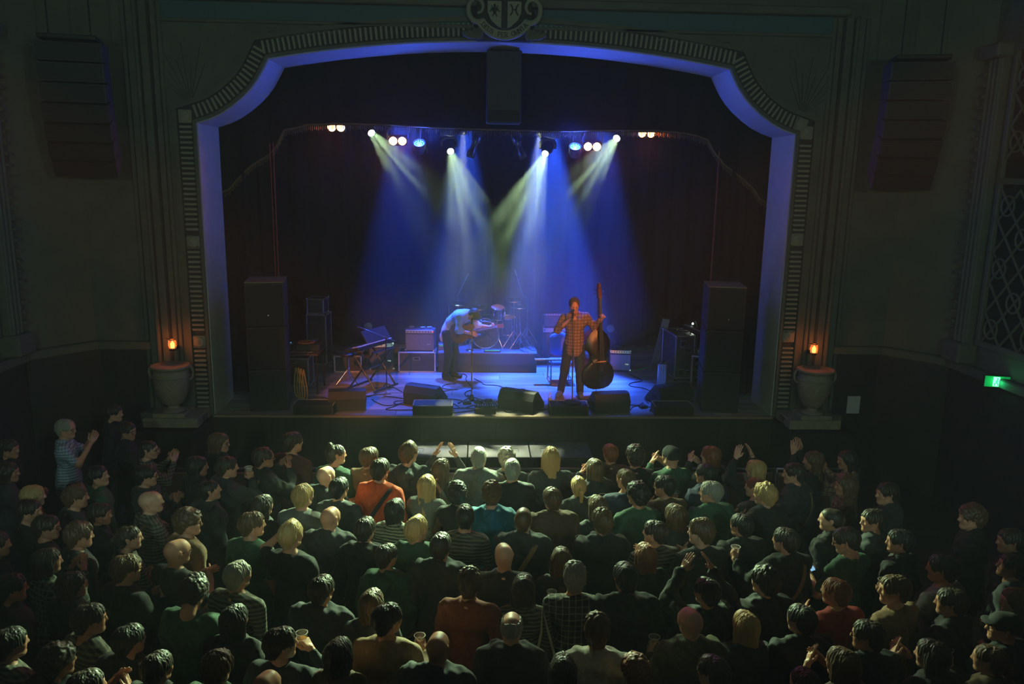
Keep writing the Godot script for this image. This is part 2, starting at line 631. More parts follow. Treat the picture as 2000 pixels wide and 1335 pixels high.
	struct("trim_12", g, M.stage_front)
	struct("trim_13", slab(-B, B, S - 0.035, S + 0.004, 0.0, 0.085, 0.008), M.nosing, "worn pale wooden nosing along the stage edge")
	# stage floor of wide boards
	var deck := struct("floor_stage", slab(-6.4, 6.4, S - 0.3, S - 0.025, -5.9, 0.0), M.velvet)
	var r := RandomNumberGenerator.new()
	r.seed = 4
	var boards := []
	for k in 3: boards.append(M["board_%d" % k])
	var z := 0.0
	var row := 0
	while z > -5.7:
		var x := -6.2 + (row % 3) * 0.9 - 0.9
		while x < 6.2:
			var bx := maxf(x, -6.2)
			var b2 := minf(x + 2.7, 6.2)
			if b2 - bx > 0.1:
				var bg := slab(bx + 0.003, b2 - 0.003, S - 0.025, S + r.randf_range(-0.0015, 0.0015), z - 0.297, z - 0.003, 0.002)
				part(deck, "board", bg, boards[r.randi() % 3])
			x += 2.7
		z -= 0.3
		row += 1
	# stage house
	struct("wall_stage_back", slab(-6.5, 6.5, 0, 10.5, -6.4, -6.1), M.velvet)
	struct("wall_stage_left", slab(-6.6, -6.3, 0, 10.5, -6.4, -0.98), M.velvet)
	struct("wall_stage_right", slab(6.3, 6.6, 0, 10.5, -6.4, -0.98), M.velvet)
	for e in [[-6.2, -5.6, 0.0, -5.55, "backdrop_curtain", "black pleated backdrop curtain, left half behind the amplifiers"], [0.0, -5.55, 6.2, -5.6, "backdrop_curtain", "black pleated backdrop curtain, right half behind the double bass"], [-5.1, -1.5, -5.5, -5.4, "side_curtain", "black side curtain hanging behind the turntable table"], [5.5, -5.4, 5.1, -1.5, "side_curtain", "black side curtain hanging behind the flight cases at right"]]:
		var t := thing(e[4], e[5], "curtain", Vector3(0, S, 0))
		part(t, "cloth", drape(e[0], e[1], e[2], e[3], 0.02, 7.2, 14, 0.09, int(e[0] * 10) + 90), M.velvet)
	for s in [-1.0, 1.0]:
		var t := thing("leg_curtain", "black leg curtain with a thin red edge cord behind the %s speaker stack" % ("left" if s < 0 else "right"), "curtain", Vector3(0, S, 0))
		part(t, "cloth", drape(s * 3.86, -1.32, s * 5.6, -1.4, 0.02, 7.2, 6, 0.05, 7 + int(s)), M.velvet)
		g = Geo.new()
		for k in (2 if s < 0 else 1): g.tube([Vector3(s * (3.83 + k * 0.055), 0.02, -1.26), Vector3(s * (3.83 + k * 0.055), 4.4, -1.26)], 0.009, 6)
		part(t, "edge_cord", g, M.cord, "thin red cord along the edge")
	# pelmet with a scalloped lower edge and fringe
	var edge := [Vector2(-5.2, 4.62), Vector2(-4.76, 4.62), Vector2(-4.62, 4.68), Vector2(-4.47, 4.86), Vector2(-4.22, 5.08), Vector2(-3.92, 5.27), Vector2(-3.77, 5.44), Vector2(-3.63, 5.68), Vector2(-3.25, 5.775), Vector2(-2.74, 5.81), Vector2(-1.87, 5.80), Vector2(-0.92, 5.765), Vector2(0.09, 5.755)]
	var full := edge.duplicate()
	for i in edge.size() - 1: full.append(Vector2(-edge[edge.size() - 2 - i].x, edge[edge.size() - 2 - i].y - 0.02))
	var pel := thing("pelmet", "black velvet pelmet with scalloped fringed edge across the stage arch", "pelmet", Vector3(0, 0, -1.3))
	var line := []
	for i in full.size() - 1:
		var steps := maxi(2, int(full[i].distance_to(full[i + 1]) / 0.03))
		for k in steps: line.append(full[i].lerp(full[i + 1], float(k) / steps))
	var rows := []
	for j in 6:
		var rw := []
		for i in line.size():
			var q: Vector2 = line[i]
			rw.append(Vector3(q.x, lerpf(7.5, q.y, j / 5.0), sin(q.x * 13.0 + 1.5 * sin(q.x * 2.1)) * 0.035))
		rows.append(rw)
	g = Geo.new()
	g.sheet(rows)
	part(pel, "cloth", g, M.velvet)
	g = Geo.new()
	for i in range(0, line.size(), 1):
		var q: Vector2 = line[i]
		var zz := sin(q.x * 13.0 + 1.5 * sin(q.x * 2.1)) * 0.035
		g.tube([Vector3(q.x, q.y + 0.03, zz + 0.012), Vector3(q.x, q.y - 0.05 - 0.012 * (i % 3), zz + 0.012)], 0.006, 5)
	var fr := part(pel, "fringe", g, M.fringe, "fine dull gold fringe")
	fr.set_meta("kind", "stuff")
	g = Geo.new()
	var ln := []
	for q in line: ln.append(Vector3(q.x, q.y + 0.03, sin(q.x * 13.0 + 1.5 * sin(q.x * 2.1)) * 0.035 + 0.015))
	g.tube(ln, 0.014, 6)
	part(pel, "braid", g, M.fringe)

func build_crest() -> void:
	var t := thing("coat_of_arms", "carved plaster coat of arms with motto ribbon at the top of the arch", "crest", Vector3(0.02, 6.97, 0.2))
	var g := Geo.new()
	var sh := PackedVector2Array()
	for q in [[-0.25, 0.95], [0.25, 0.95], [0.25, 0.42], [0.2, 0.3], [0.1, 0.21], [0.0, 0.17], [-0.1, 0.21], [-0.2, 0.3], [-0.25, 0.42]]: sh.append(Vector2(q[0], q[1]))
	g.prism(sh, 0.0, 0.08)
	part(t, "shield", g, M.plaster_pale)
	g = Geo.new()
	g.box(Vector3(0, 0.5, -0.1), Vector3(0.9, 0.95, 0.18), Basis(), 0.05)
	part(t, "mantling", g, M.plaster_ink_shade, "dark carved ground behind the shield")
	g = Geo.new()
	g.box(Vector3(0, 0.56, 0.09), Vector3(0.085, 0.76, 0.05), Basis(), 0.01)
	g.box(Vector3(0, 0.6, 0.09), Vector3(0.5, 0.075, 0.05), Basis(), 0.01)
	part(t, "cross", g, M.plaster_ink_shade, "raised cross dividing the shield")
	g = Geo.new()   # spread bird in the lower left quarter
	g.ball(Vector3(-0.145, 0.43, 0.09), Vector3(0.028, 0.055, 0.02), Basis(), 6, 8)
	g.ball(Vector3(-0.145, 0.5, 0.09), Vector3(0.018, 0.02, 0.018), Basis(), 6, 8)
	for s in [-1.0, 1.0]:
		for k in 3: g.tube([Vector3(-0.145 + s * 0.02, 0.45, 0.09), Vector3(-0.145 + s * (0.05 + 0.015 * k), 0.5 - k * 0.045, 0.09)], [0.013, 0.006], 5)
		g.tube([Vector3(-0.145, 0.4, 0.09), Vector3(-0.145 + s * 0.035, 0.345, 0.09)], [0.01, 0.007], 5)
	part(t, "bird_emblem", g, M.plaster_ink_shade)
	g = Geo.new()   # cross with forked ends in the lower right quarter
	for s in [-1.0, 1.0]:
		g.tube([Vector3(0.145 + s * 0.06, 0.52, 0.09), Vector3(0.145 + s * 0.03, 0.48, 0.09), Vector3(0.145 + s * 0.03, 0.41, 0.09), Vector3(0.145 + s * 0.06, 0.365, 0.09)], 0.011, 5)
	g.tube([Vector3(0.11, 0.445, 0.09), Vector3(0.18, 0.445, 0.09)], 0.011, 5)
	part(t, "cross_emblem", g, M.plaster_ink_shade)
	g = Geo.new()
	for s in [-1.0, 1.0]: g.tube([Vector3(s * 0.14 - 0.05, 0.72, 0.09), Vector3(s * 0.14, 0.82, 0.09), Vector3(s * 0.14 + 0.05, 0.72, 0.09)], 0.012, 5)
	part(t, "upper_emblem", g, M.plaster_ink_shade)
	g = Geo.new()   # ribbon
	var rows := [[], []]
	for i in 25:
		var w := PI * 1.18 + (PI * 0.64) * i / 24.0
		for k in 2:
			var r := 0.35 + 0.13 * k
			rows[k].append(Vector3(cos(w) * r, 0.5 + sin(w) * r, 0.1))
	g.sheet(rows)
	g.sheet([rows[1], rows[1].map(func(q): return q + Vector3(0, 0, -0.08))])
	part(t, "ribbon", g, M.plaster_pale)
	var font := SystemFont.new()
	font.font_names = PackedStringArray(["Droid Serif"])
	var motto := "DEUS PER OMNIA"
	var lets := Node3D.new()
	lets.name = "motto"
	t.add_child(lets)
	for i in motto.length():
		if motto[i] == " ": continue
		var tm := TextMesh.new()
		tm.font = font
		tm.text = motto[i]
		tm.font_size = 32
		tm.pixel_size = 0.0028
		tm.depth = 0.02
		var w := PI * 1.23 + (PI * 0.54) * i / (motto.length() - 1.0)
		var o := part(lets, "letter", tm, M.plaster_ink_shade)
		o.transform = Transform3D(Basis(Vector3.BACK, w + PI / 2), Vector3(cos(w) * 0.415, 0.5 + sin(w) * 0.415, 0.11))
	for s in [-1.0, 1.0]:
		g = Geo.new()   # leafy scroll
		var pts := []
		for i in 22:
			var w := -2.2 + i * 0.33
			var r := 0.17 - i * 0.0055
			pts.append(Vector3(s * (0.4 + cos(w) * r), 0.46 + sin(w) * r * 1.2, 0.06 + i * 0.002))
		var rr := []
		for i in 22: rr.append(0.045 - i * 0.0012)
		g.tube(pts, rr, 8)
		g.tube([Vector3(s * 0.32, 0.75, 0.05), Vector3(s * 0.45, 0.85, 0.06), Vector3(s * 0.5, 1.0, 0.05)], [0.05, 0.04, 0.02], 8)
		part(t, "scroll", g, M.plaster_pale)
		g = Geo.new()
		for k in 4: g.ball(Vector3(s * (0.36 + 0.06 * k), 0.12 - 0.01 * k, 0.05), Vector3(0.05, 0.1, 0.04), Basis(Vector3.BACK, -s * (0.1 + 0.35 * k)), 6, 8)
		part(t, "leaf", g, M.plaster)

func build_urns() -> void:
	for s in [-1.0, 1.0]:
		var side := "left" if s < 0 else "right"
		var t := thing("stone_urn", "plaster urn with swirled gadroons standing %s of the stage opening" % side, "urn", Vector3(s * 5.12, S, 0.5))
		var g := Geo.new()
		g.box(Vector3(-s * 0.03, 0.075, -0.05), Vector3(0.84, 0.15, 0.62), Basis(), 0.012)
		g.box(Vector3(0, 0.18, 0), Vector3(0.5, 0.075, 0.44), Basis(), 0.012)
		part(t, "plinth", g, M.plaster_warm)
		g = Geo.new()   # fret pattern on the end of the plinth
		for e in [[0.0, 0.045, 0.2, 0.012], [0.0, -0.045, 0.2, 0.012], [-0.095, 0.0, 0.012, 0.1], [0.03, 0.015, 0.11, 0.012], [0.03, -0.012, 0.012, 0.06]]:
			g.box(Vector3(-s * 0.455, 0.075 + e[1], -0.05 + e[0]), Vector3(0.02, e[3], e[2]))
		part(t, "fret_ornament", g, M.plaster_ink_shade)
		g = Geo.new()
		g.lathe([Vector2(0.17, 0.215), Vector2(0.165, 0.235), Vector2(0.1, 0.26), Vector2(0.075, 0.29), Vector2(0.1, 0.31), Vector2(0.13, 0.325)], 24)
		part(t, "foot", g, M.plaster_warm)
		g = Geo.new()
		var prof := []
		for i in 25:
			var u := i / 24.0
			prof.append(Vector2(lerpf(0.13, 0.262, pow(sin(u * PI / 2), 0.75)), 0.325 + u * 0.43))
		g.lathe(prof, 144, Transform3D(), func(w: float, u: float) -> float: return 1.0 + 0.03 * absf(sin(13.0 * (w * 1.0 + s * 1.1 * u))) * smoothstep(0.0, 0.1, u) * smoothstep(1.0, 0.92, u))
		part(t, "bowl", g, M.plaster_warm, "bowl with swirling ribs")
		g = Geo.new()
		g.lathe([Vector2(0.262, 0.755), Vector2(0.285, 0.765), Vector2(0.285, 0.785), Vector2(0.262, 0.795), Vector2(0.262, 0.86), Vector2(0.24, 0.885), Vector2(0.29, 0.9), Vector2(0.305, 0.93), Vector2(0.29, 0.945), Vector2(0.25, 0.94), Vector2(0.0, 0.93)], 40)
		part(t, "rim", g, M.plaster_warm)
		for e in [-1.0, 1.0]:
			g = Geo.new()
			var pts := []
			for i in 12:
				var w := -1.4 + i * 0.28
				pts.append(Vector3(e * (0.27 + 0.07 * cos(w)), 0.83 + 0.11 * sin(w), 0))
			g.tube(pts, 0.018, 8)
			part(t, "handle", g, M.plaster_warm)
		# lamp above the urn
		var l := thing("wall_lamp", "small candle lamp glowing on the moulding above the %s urn" % side, "lamp", Vector3(s * 5.13, 2.36, 0.34))
		g = Geo.new()
		g.box(Vector3(0, -0.1, -0.12), Vector3(0.05, 0.06, 0.16), Basis(), 0.01)
		g.lathe([Vector2(0.0, -0.12), Vector2(0.05, -0.115), Vector2(0.055, -0.095), Vector2(0.03, -0.085), Vector2(0.0, -0.085)], 16)
		part(l, "bracket", g, M.dark_metal)
		g = Geo.new()
		g.lathe([Vector2(0.05, -0.09), Vector2(0.065, -0.03), Vector2(0.06, 0.03), Vector2(0.045, 0.06)], 20)
		part(l, "glass_shade", g, M.lamp_glass)
		g = Geo.new()
		g.lathe([Vector2(0.0, -0.08), Vector2(0.03, -0.08), Vector2(0.033, -0.02), Vector2(0.03, 0.0), Vector2(0.012, 0.02), Vector2(0.0, 0.045)], 14)
		part(l, "candle_bulb", g, M.candle)
		g = Geo.new()
		var loop := []
		for i in 12: loop.append(Vector3(cos(TAU * i / 12) * 0.05, 0.06, sin(TAU * i / 12) * 0.05))
		g.tube(loop, 0.006, 5, true)
		g.tube([Vector3(-0.05, 0.06, 0), Vector3(-0.09, 0.075, 0.0)], 0.006, 5)
		part(l, "wire_ring", g, M.dark_metal)
		omni(l, Vector3(0, -0.01, 0), Color(1.0, 0.5, 0.2), 0.075, 0.025)

# ---------------------------------------------------------------- stage lighting
func gobo_plate(seed_: int, r0: float, r1: float, bits: float, rim: float) -> Geo:   # the wedges of a pattern plate between two radii, with cut-outs between them
	var g := Geo.new()
	var r := RandomNumberGenerator.new()
	r.seed = seed_
	var a := r.randf() * 0.5
	var from := a
	while a < from + TAU - 0.3:
		var b := minf(a + r.randf_range(0.4, 0.85), from + TAU)
		for k in 5:
			var p := lerpf(a, b, k / 5.0)
			var q := lerpf(a, b, (k + 1) / 5.0)
			g.face(Vector3(cos(p) * r0, sin(p) * r0, 0), Vector3(cos(p) * r1, sin(p) * r1, 0), Vector3(cos(q) * r1, sin(q) * r1, 0), Vector3(cos(q) * r0, sin(q) * r0, 0))
		a = b + r.randf_range(0.22, 0.42) * bits * 2.0
	if rim > 0.0:
		for k in 24:
			var p := TAU * k / 24
			var q := TAU * (k + 1) / 24
			g.face(Vector3(cos(p) * r1, sin(p) * r1, 0), Vector3(cos(p) * rim, sin(p) * rim, 0), Vector3(cos(q) * rim, sin(q) * rim, 0), Vector3(cos(q) * r1, sin(q) * r1, 0))
	return g

func moving_head(lens: Vector3, aim: Vector3, label: String, col := Color.WHITE, energy := 0.0, seed_ := 1, open_r := 0.06, bits := 0.5, lensmat := "lens_dark") -> Node3D:
	var dir := (aim - lens).normalized()
	var piv := lens - dir * 0.25
	var top := Vector3(piv.x, piv.y + 0.27, piv.z)
	var t := thing("moving_head_light", label, "stage light", top, 0.0, "moving head lights on the truss")
	var g := Geo.new()
	g.box(Vector3(0, -0.05, 0), Vector3(0.32, 0.13, 0.26), Basis(), 0.02)
	g.tube([Vector3(0, 0.02, 0), Vector3(0, 6.28 - top.y, 0), Vector3(0, 6.28 - top.y, (-1.66 if piv.z > -2.1 else -2.62) - piv.z)], 0.02, 8)
	part(t, "base", g, M.fixture)
	var p := piv - top
	var b := look(dir)
	var flat := Vector3(dir.x, 0, dir.z).normalized()
	var rt := flat.cross(Vector3.UP)
	g = Geo.new()
	for s in [-1.0, 1.0]:
		g.tube([Vector3(0, -0.12, 0), rt * s * 0.09 + Vector3(0, -0.13, 0), rt * s * 0.145 + Vector3(0, -0.19, 0), p + rt * s * 0.145 + Vector3(0, 0.06, 0), p + rt * s * 0.14, p + rt * s * 0.1], [0.035, 0.035, 0.032, 0.03, 0.035, 0.03], 8)
	part(t, "yoke", g, M.fixture_shiny)
	g = Geo.new()
	var x := Transform3D(b * Basis(Vector3.RIGHT, -PI / 2), p)
	g.lathe([Vector2(0.0, -0.27), Vector2(0.08, -0.26), Vector2(0.115, -0.2), Vector2(0.115, 0.05), Vector2(0.09, 0.12), Vector2(0.075, 0.255), Vector2(0.06, 0.255), Vector2(0.065, -0.22), Vector2(0.0, -0.22)], 24, x)
	part(t, "head", g, M.fixture)
	var lm := part(t, "lamp_lens", gobo_plate(seed_, 0.006, minf(open_r, 0.052), bits, 0.06), M[lensmat], "small bright lens behind a plate with wedge cut-outs")
	lm.transform = Transform3D(b, p + dir * 0.25)
	if energy > 0.0: spot(t, p - dir * 0.06, p + dir * 5.0, col, energy, 10.0, 0.1, 0.01)
	return t

func blinder(at: Vector3, aim: Vector3, label: String, energy: float, drop := 0.62) -> void:
	var t := thing("blinder_light", label, "stage light", at, 0.0, "twin orange blinders on the truss")
	var dir := (aim - at).normalized()
	var b := look(dir)
	var g := Geo.new()
	g.box(b * Vector3(0, 0, 0.07), Vector3(0.32, 0.17, 0.13), b, 0.02)
	part(t, "housing", g, M.fixture)
	g = Geo.new()
	g.tube([b * Vector3(-0.17, 0, 0.06), b * Vector3(-0.175, 0.14, 0.05), Vector3(0, drop * 0.75, -0.02), b * Vector3(0.175, 0.14, 0.05), b * Vector3(0.17, 0, 0.06)], 0.012, 6)
	g.tube([Vector3(0, drop * 0.75, -0.02), Vector3(0, 6.28 - at.y, -1.66 - at.z)], 0.014, 6)
	part(t, "bracket", g, M.fixture_shiny)
	for s in [-1.0, 1.0]:
		g = Geo.new()
		g.lathe([Vector2(0.072, 0.0), Vector2(0.055, 0.022), Vector2(0.03, 0.034), Vector2(0.0, 0.038)], 20, Transform3D(b * Basis(Vector3.RIGHT, -PI / 2), b * Vector3(s * 0.078, 0, 0.008)))
		part(t, "lamp_lens", g, M.orange_lamp, "glowing round orange lamp")
		spot(t, b * Vector3(s * 0.078, 0, -0.05), b * Vector3(s * 0.078, 0, -3.0), Color(1.0, 0.45, 0.16), energy, 52.0, 0.8, 0.06)

func led_par(at: Vector3, aim: Vector3, label: String, col: Color, energy: float) -> void:
	var t := thing("led_par_light", label, "stage light", at, 0.0, "blue led pars on the truss")
	var dir := (aim - at).normalized()
	var b := look(dir)
	var g := Geo.new()
	g.lathe([Vector2(0.0, -0.2), Vector2(0.07, -0.19), Vector2(0.1, -0.1), Vector2(0.11, 0.0), Vector2(0.118, 0.02), Vector2(0.1, 0.02), Vector2(0.1, 0.0), Vector2(0.0, -0.01)], 24, Transform3D(b * Basis(Vector3.RIGHT, -PI / 2), Vector3.ZERO))
	part(t, "can", g, M.fixture)
	g = Geo.new()
	g.tube([b * Vector3(-0.12, 0, 0.08), b * Vector3(-0.125, 0, 0.2), Vector3(0, 0.1, -0.36), b * Vector3(0.125, 0, 0.2), b * Vector3(0.12, 0, 0.08)], 0.011, 6)
	g.tube([Vector3(0, 0.1, -0.36), Vector3(0, 0.78, -0.36)], 0.012, 6)
	part(t, "bracket", g, M.fixture_shiny)
	g = Geo.new()
	for i in 19:
		var q := Vector2.ZERO
		if i > 0: q = Vector2(0.042, 0).rotated(TAU * i / 6.0)
		if i > 6: q = Vector2(0.08, 0).rotated(TAU * (i - 6.5) / 12.0)
		g.ball(b * Vector3(q.x, q.y, -0.002), Vector3(0.016, 0.016, 0.008), b, 4, 8)
	part(t, "led_lamps", g, M.led_white, "cluster of small bright leds")
	g = Geo.new()
	g.lathe([Vector2(0.1, 0.003), Vector2(0.0, 0.003)], 24, Transform3D(b * Basis(Vector3.RIGHT, -PI / 2), Vector3.ZERO))
	part(t, "lamp_face", g, M.led_blue, "blue glowing face")
	omni(t, dir * 0.06, col, energy * 0.8, 0.05)
	spot(t, dir * 0.05, dir * 3.0, col, energy, 88.0, 0.6, 0.05)

func profile_spot(at: Vector3, aim: Vector3, label: String) -> void:
	var t := thing("profile_spot", label, "stage light", at, 0.0, "unlit profile spots")
	var dir := (aim - at).normalized()
	var x := Transform3D(look(dir) * Basis(Vector3.RIGHT, -PI / 2), Vector3.ZERO)
	var g := Geo.new()
	g.lathe([Vector2(0.0, -0.22), Vector2(0.07, -0.21), Vector2(0.08, -0.05), Vector2(0.05, -0.03), Vector2(0.05, 0.12), Vector2(0.07, 0.14), Vector2(0.07, 0.24), Vector2(0.06, 0.24), Vector2(0.055, 0.2), Vector2(0, 0.19)], 18, x)
	part(t, "barrel", g, M.fixture_shiny)
	g = Geo.new()
	g.tube([x * Vector3(0.09, 0, 0), x * Vector3(0.09, -0.02, 0) + Vector3(0, 0.15, 0), Vector3(0, 0.3, 0), x * Vector3(-0.09, -0.02, 0) + Vector3(0, 0.15, 0), x * Vector3(-0.09, 0, 0)], 0.012, 6)
	g.tube([Vector3(0, 0.3, 0), Vector3(0, 0.72, 0), Vector3(0, 0.72, 0.09)], 0.014, 6)
	part(t, "bracket", g, M.fixture)

func truss(z: float, y: float, label: String) -> void:
	var t := thing("lighting_truss", label, "truss", Vector3(0, y, z))
	var g := Geo.new()
	for s in [-1.0, 1.0]:
		for e in [-1.0, 1.0]: g.tube([Vector3(-4.9, s * 0.14, e * 0.14), Vector3(4.9, s * 0.14, e * 0.14)], 0.025, 8)
	part(t, "chords", g, M.fixture_shiny)
	g = Geo.new()
	for i in 32:
		var x := -4.85 + i * 0.305
		var f := 1.0 if i % 2 == 0 else -1.0
		for e in [-1.0, 1.0]:
			g.tube([Vector3(x, -f * 0.14, e * 0.14), Vector3(x + 0.3, f * 0.14, e * 0.14)], 0.009, 5)
			g.tube([Vector3(x, e * 0.14, -f * 0.14), Vector3(x + 0.3, e * 0.14, f * 0.14)], 0.009, 5)
	part(t, "lacing", g, M.fixture_shiny)
	for s in [-1.0, 1.0]:
		g = Geo.new()
		g.tube([Vector3(s * 3.0, 0.14, 0), Vector3(s * 3.0, 10.49 - y, 0)], 0.012, 6)
		part(t, "suspension_cable", g, M.dark_metal)

func build_rig() -> void:
	truss(-1.8, 6.42, "front lighting truss half hidden above the pelmet")
	truss(-3.2, 6.85, "rear lighting truss hidden high above the drums")
	var bar := thing("lighting_bar", "short lighting bar behind the front truss carrying the inner beam lights", "bar", Vector3(0, 6.28, -2.62))
	var bg := Geo.new()
	bg.tube([Vector3(-1.6, 0, 0), Vector3(1.6, 0, 0)], 0.025, 8)
	part(bar, "pipe", bg, M.fixture_shiny)
	for s in [-1.0, 1.0]:
		bg = Geo.new()
		bg.tube([Vector3(s * 1.4, 0, 0), Vector3(s * 1.4, 4.21, 0)], 0.01, 6)
		part(bar, "suspension_cable", bg, M.dark_metal)
	var white := Color(0.82, 1.0, 0.74)
	moving_head(Vector3(-2.24, 5.72, -1.8), Vector3(1.9, 1.6, 5.2), "leftmost white beam light, shining down beside the left orange blinder", white, BEAM * 0.8, 3, 0.074, 0.42, "lens_white")
	moving_head(Vector3(-0.87, 5.45, -2.5), Vector3(0.35, 1.6, 5.6), "inner left white beam light above the guitarist", white, BEAM, 8, 0.074, 0.42, "lens_white")
	moving_head(Vector3(0.90, 5.44, -2.5), Vector3(-1.1, 1.6, 4.6), "inner right white beam light in front of the blue shaft", white, BEAM * 1.2, 5, 0.076, 0.5, "lens_white")
	moving_head(Vector3(2.12, 5.71, -1.8), Vector3(-1.9, 1.6, 5.2), "rightmost white beam light, shining down beside the right orange blinder", white, BEAM * 1.1, 11, 0.076, 0.5, "lens_white")
	moving_head(Vector3(-1.05, 5.76, -1.75), Vector3(-2.6, 5.4, -1.0), "unlit moving head tilted left above the guitarist", white, 0.0, 2)
	moving_head(Vector3(-0.62, 5.75, -1.75), Vector3(-0.8, 0.66, 0.66), "moving head left of centre patterning the subwoofer lids", Color(0.95, 1.0, 0.8), PATTERN, 21, 0.033, 0.4)
	moving_head(Vector3(0.72, 5.75, -1.75), Vector3(0.3, 0.66, 0.66), "moving head right of centre patterning the subwoofer lids", Color(0.95, 1.0, 0.8), PATTERN, 33, 0.033, 0.4)
	moving_head(Vector3(1.18, 5.74, -1.75), Vector3(2.8, 5.3, -1.0), "unlit moving head tilted right beside the right blue par", white, 0.0, 2)
	blinder(Vector3(-1.76, 5.58, -1.6), Vector3(-1.6, 3.2, 7.0), "left twin orange blinder hanging below the pelmet", BLIND)
	blinder(Vector3(1.66, 5.545, -1.6), Vector3(1.5, 3.2, 7.0), "right twin orange blinder hanging below the pelmet", BLIND)
	blinder(Vector3(-2.82, 5.79, -1.6), Vector3(-3.3, 3.0, 7.0), "outer left twin orange blinder half hidden by the pelmet fringe", BLIND * 0.8, 0.4)
	blinder(Vector3(2.62, 5.79, -1.62), Vector3(3.3, 3.0, 7.0), "outer right twin orange blinder almost hidden by the pelmet", BLIND * 0.6, 0.4)
	led_par(Vector3(-1.37, 5.535, -1.39), Vector3(-1.37, 6.235, -0.84), "left blue led par beside the orange blinder", Color(0.2, 0.33, 1.0), LED)
	led_par(Vector3(1.33, 5.525, -1.39), Vector3(1.33, 6.225, -0.84), "right blue led par beside the orange blinder", Color(0.2, 0.33, 1.0), LED * 1.3)
	profile_spot(Vector3(-0.42, 5.56, -1.75), Vector3(-0.7, 4.8, -1.6), "unlit profile spot leaning left of the centre box")
	profile_spot(Vector3(0.36, 5.55, -1.75), Vector3(0.65, 4.8, -1.6), "unlit profile spot leaning right of the centre box")
	# unseen blue wash lights behind the pelmet, placed to light stage and haze
	for e in [[-0.62, Vector3(-0.62, 1.1, -2.7), "unseen blue wash light high above the guitarist", 0.4, 14.0], [0.95, Vector3(1.15, 1.1, -2.1), "unseen blue wash light high above the double bass", 1.0, 17.0], [-1.9, Vector3(-1.5, 1.1, -1.5), "unseen blue wash light high above the keyboard", 0.16, 17.0], [2.1, Vector3(1.9, 1.1, -1.5), "unseen blue wash light high above the small amplifier", 0.2, 15.0]]:
		var t := thing("unseen_wash_light", e[2], "stage light", Vector3(e[0], 6.42, -3.2), 0.0, "unseen blue wash lights on the rear truss")
		var dir: Vector3 = (e[1] - t.position).normalized()
		var x := Transform3D(look(dir) * Basis(Vector3.RIGHT, -PI / 2), Vector3.ZERO)
		var g := Geo.new()
		g.lathe([Vector2(0.0, -0.2), Vector2(0.1, -0.19), Vector2(0.14, -0.05), Vector2(0.14, 0.03), Vector2(0.12, 0.03), Vector2(0.12, 0.0), Vector2(0.0, 0.0)], 20, x)
		g.tube([Vector3(0, 0.05, 0), Vector3(0, 0.28, 0), Vector3(0, 0.3, 0.13)], 0.016, 6)
		part(t, "can", g, M.fixture)
		g = Geo.new()
		g.lathe([Vector2(0.12, 0.006), Vector2(0.0, 0.006)], 20, x)
		part(t, "lamp_face", g, M.led_blue)
		spot(t, dir * 0.04, dir * 3.0, Color(0.16, 0.34, 1.0), WASH * e[3], e[4], 0.5, 0.1)

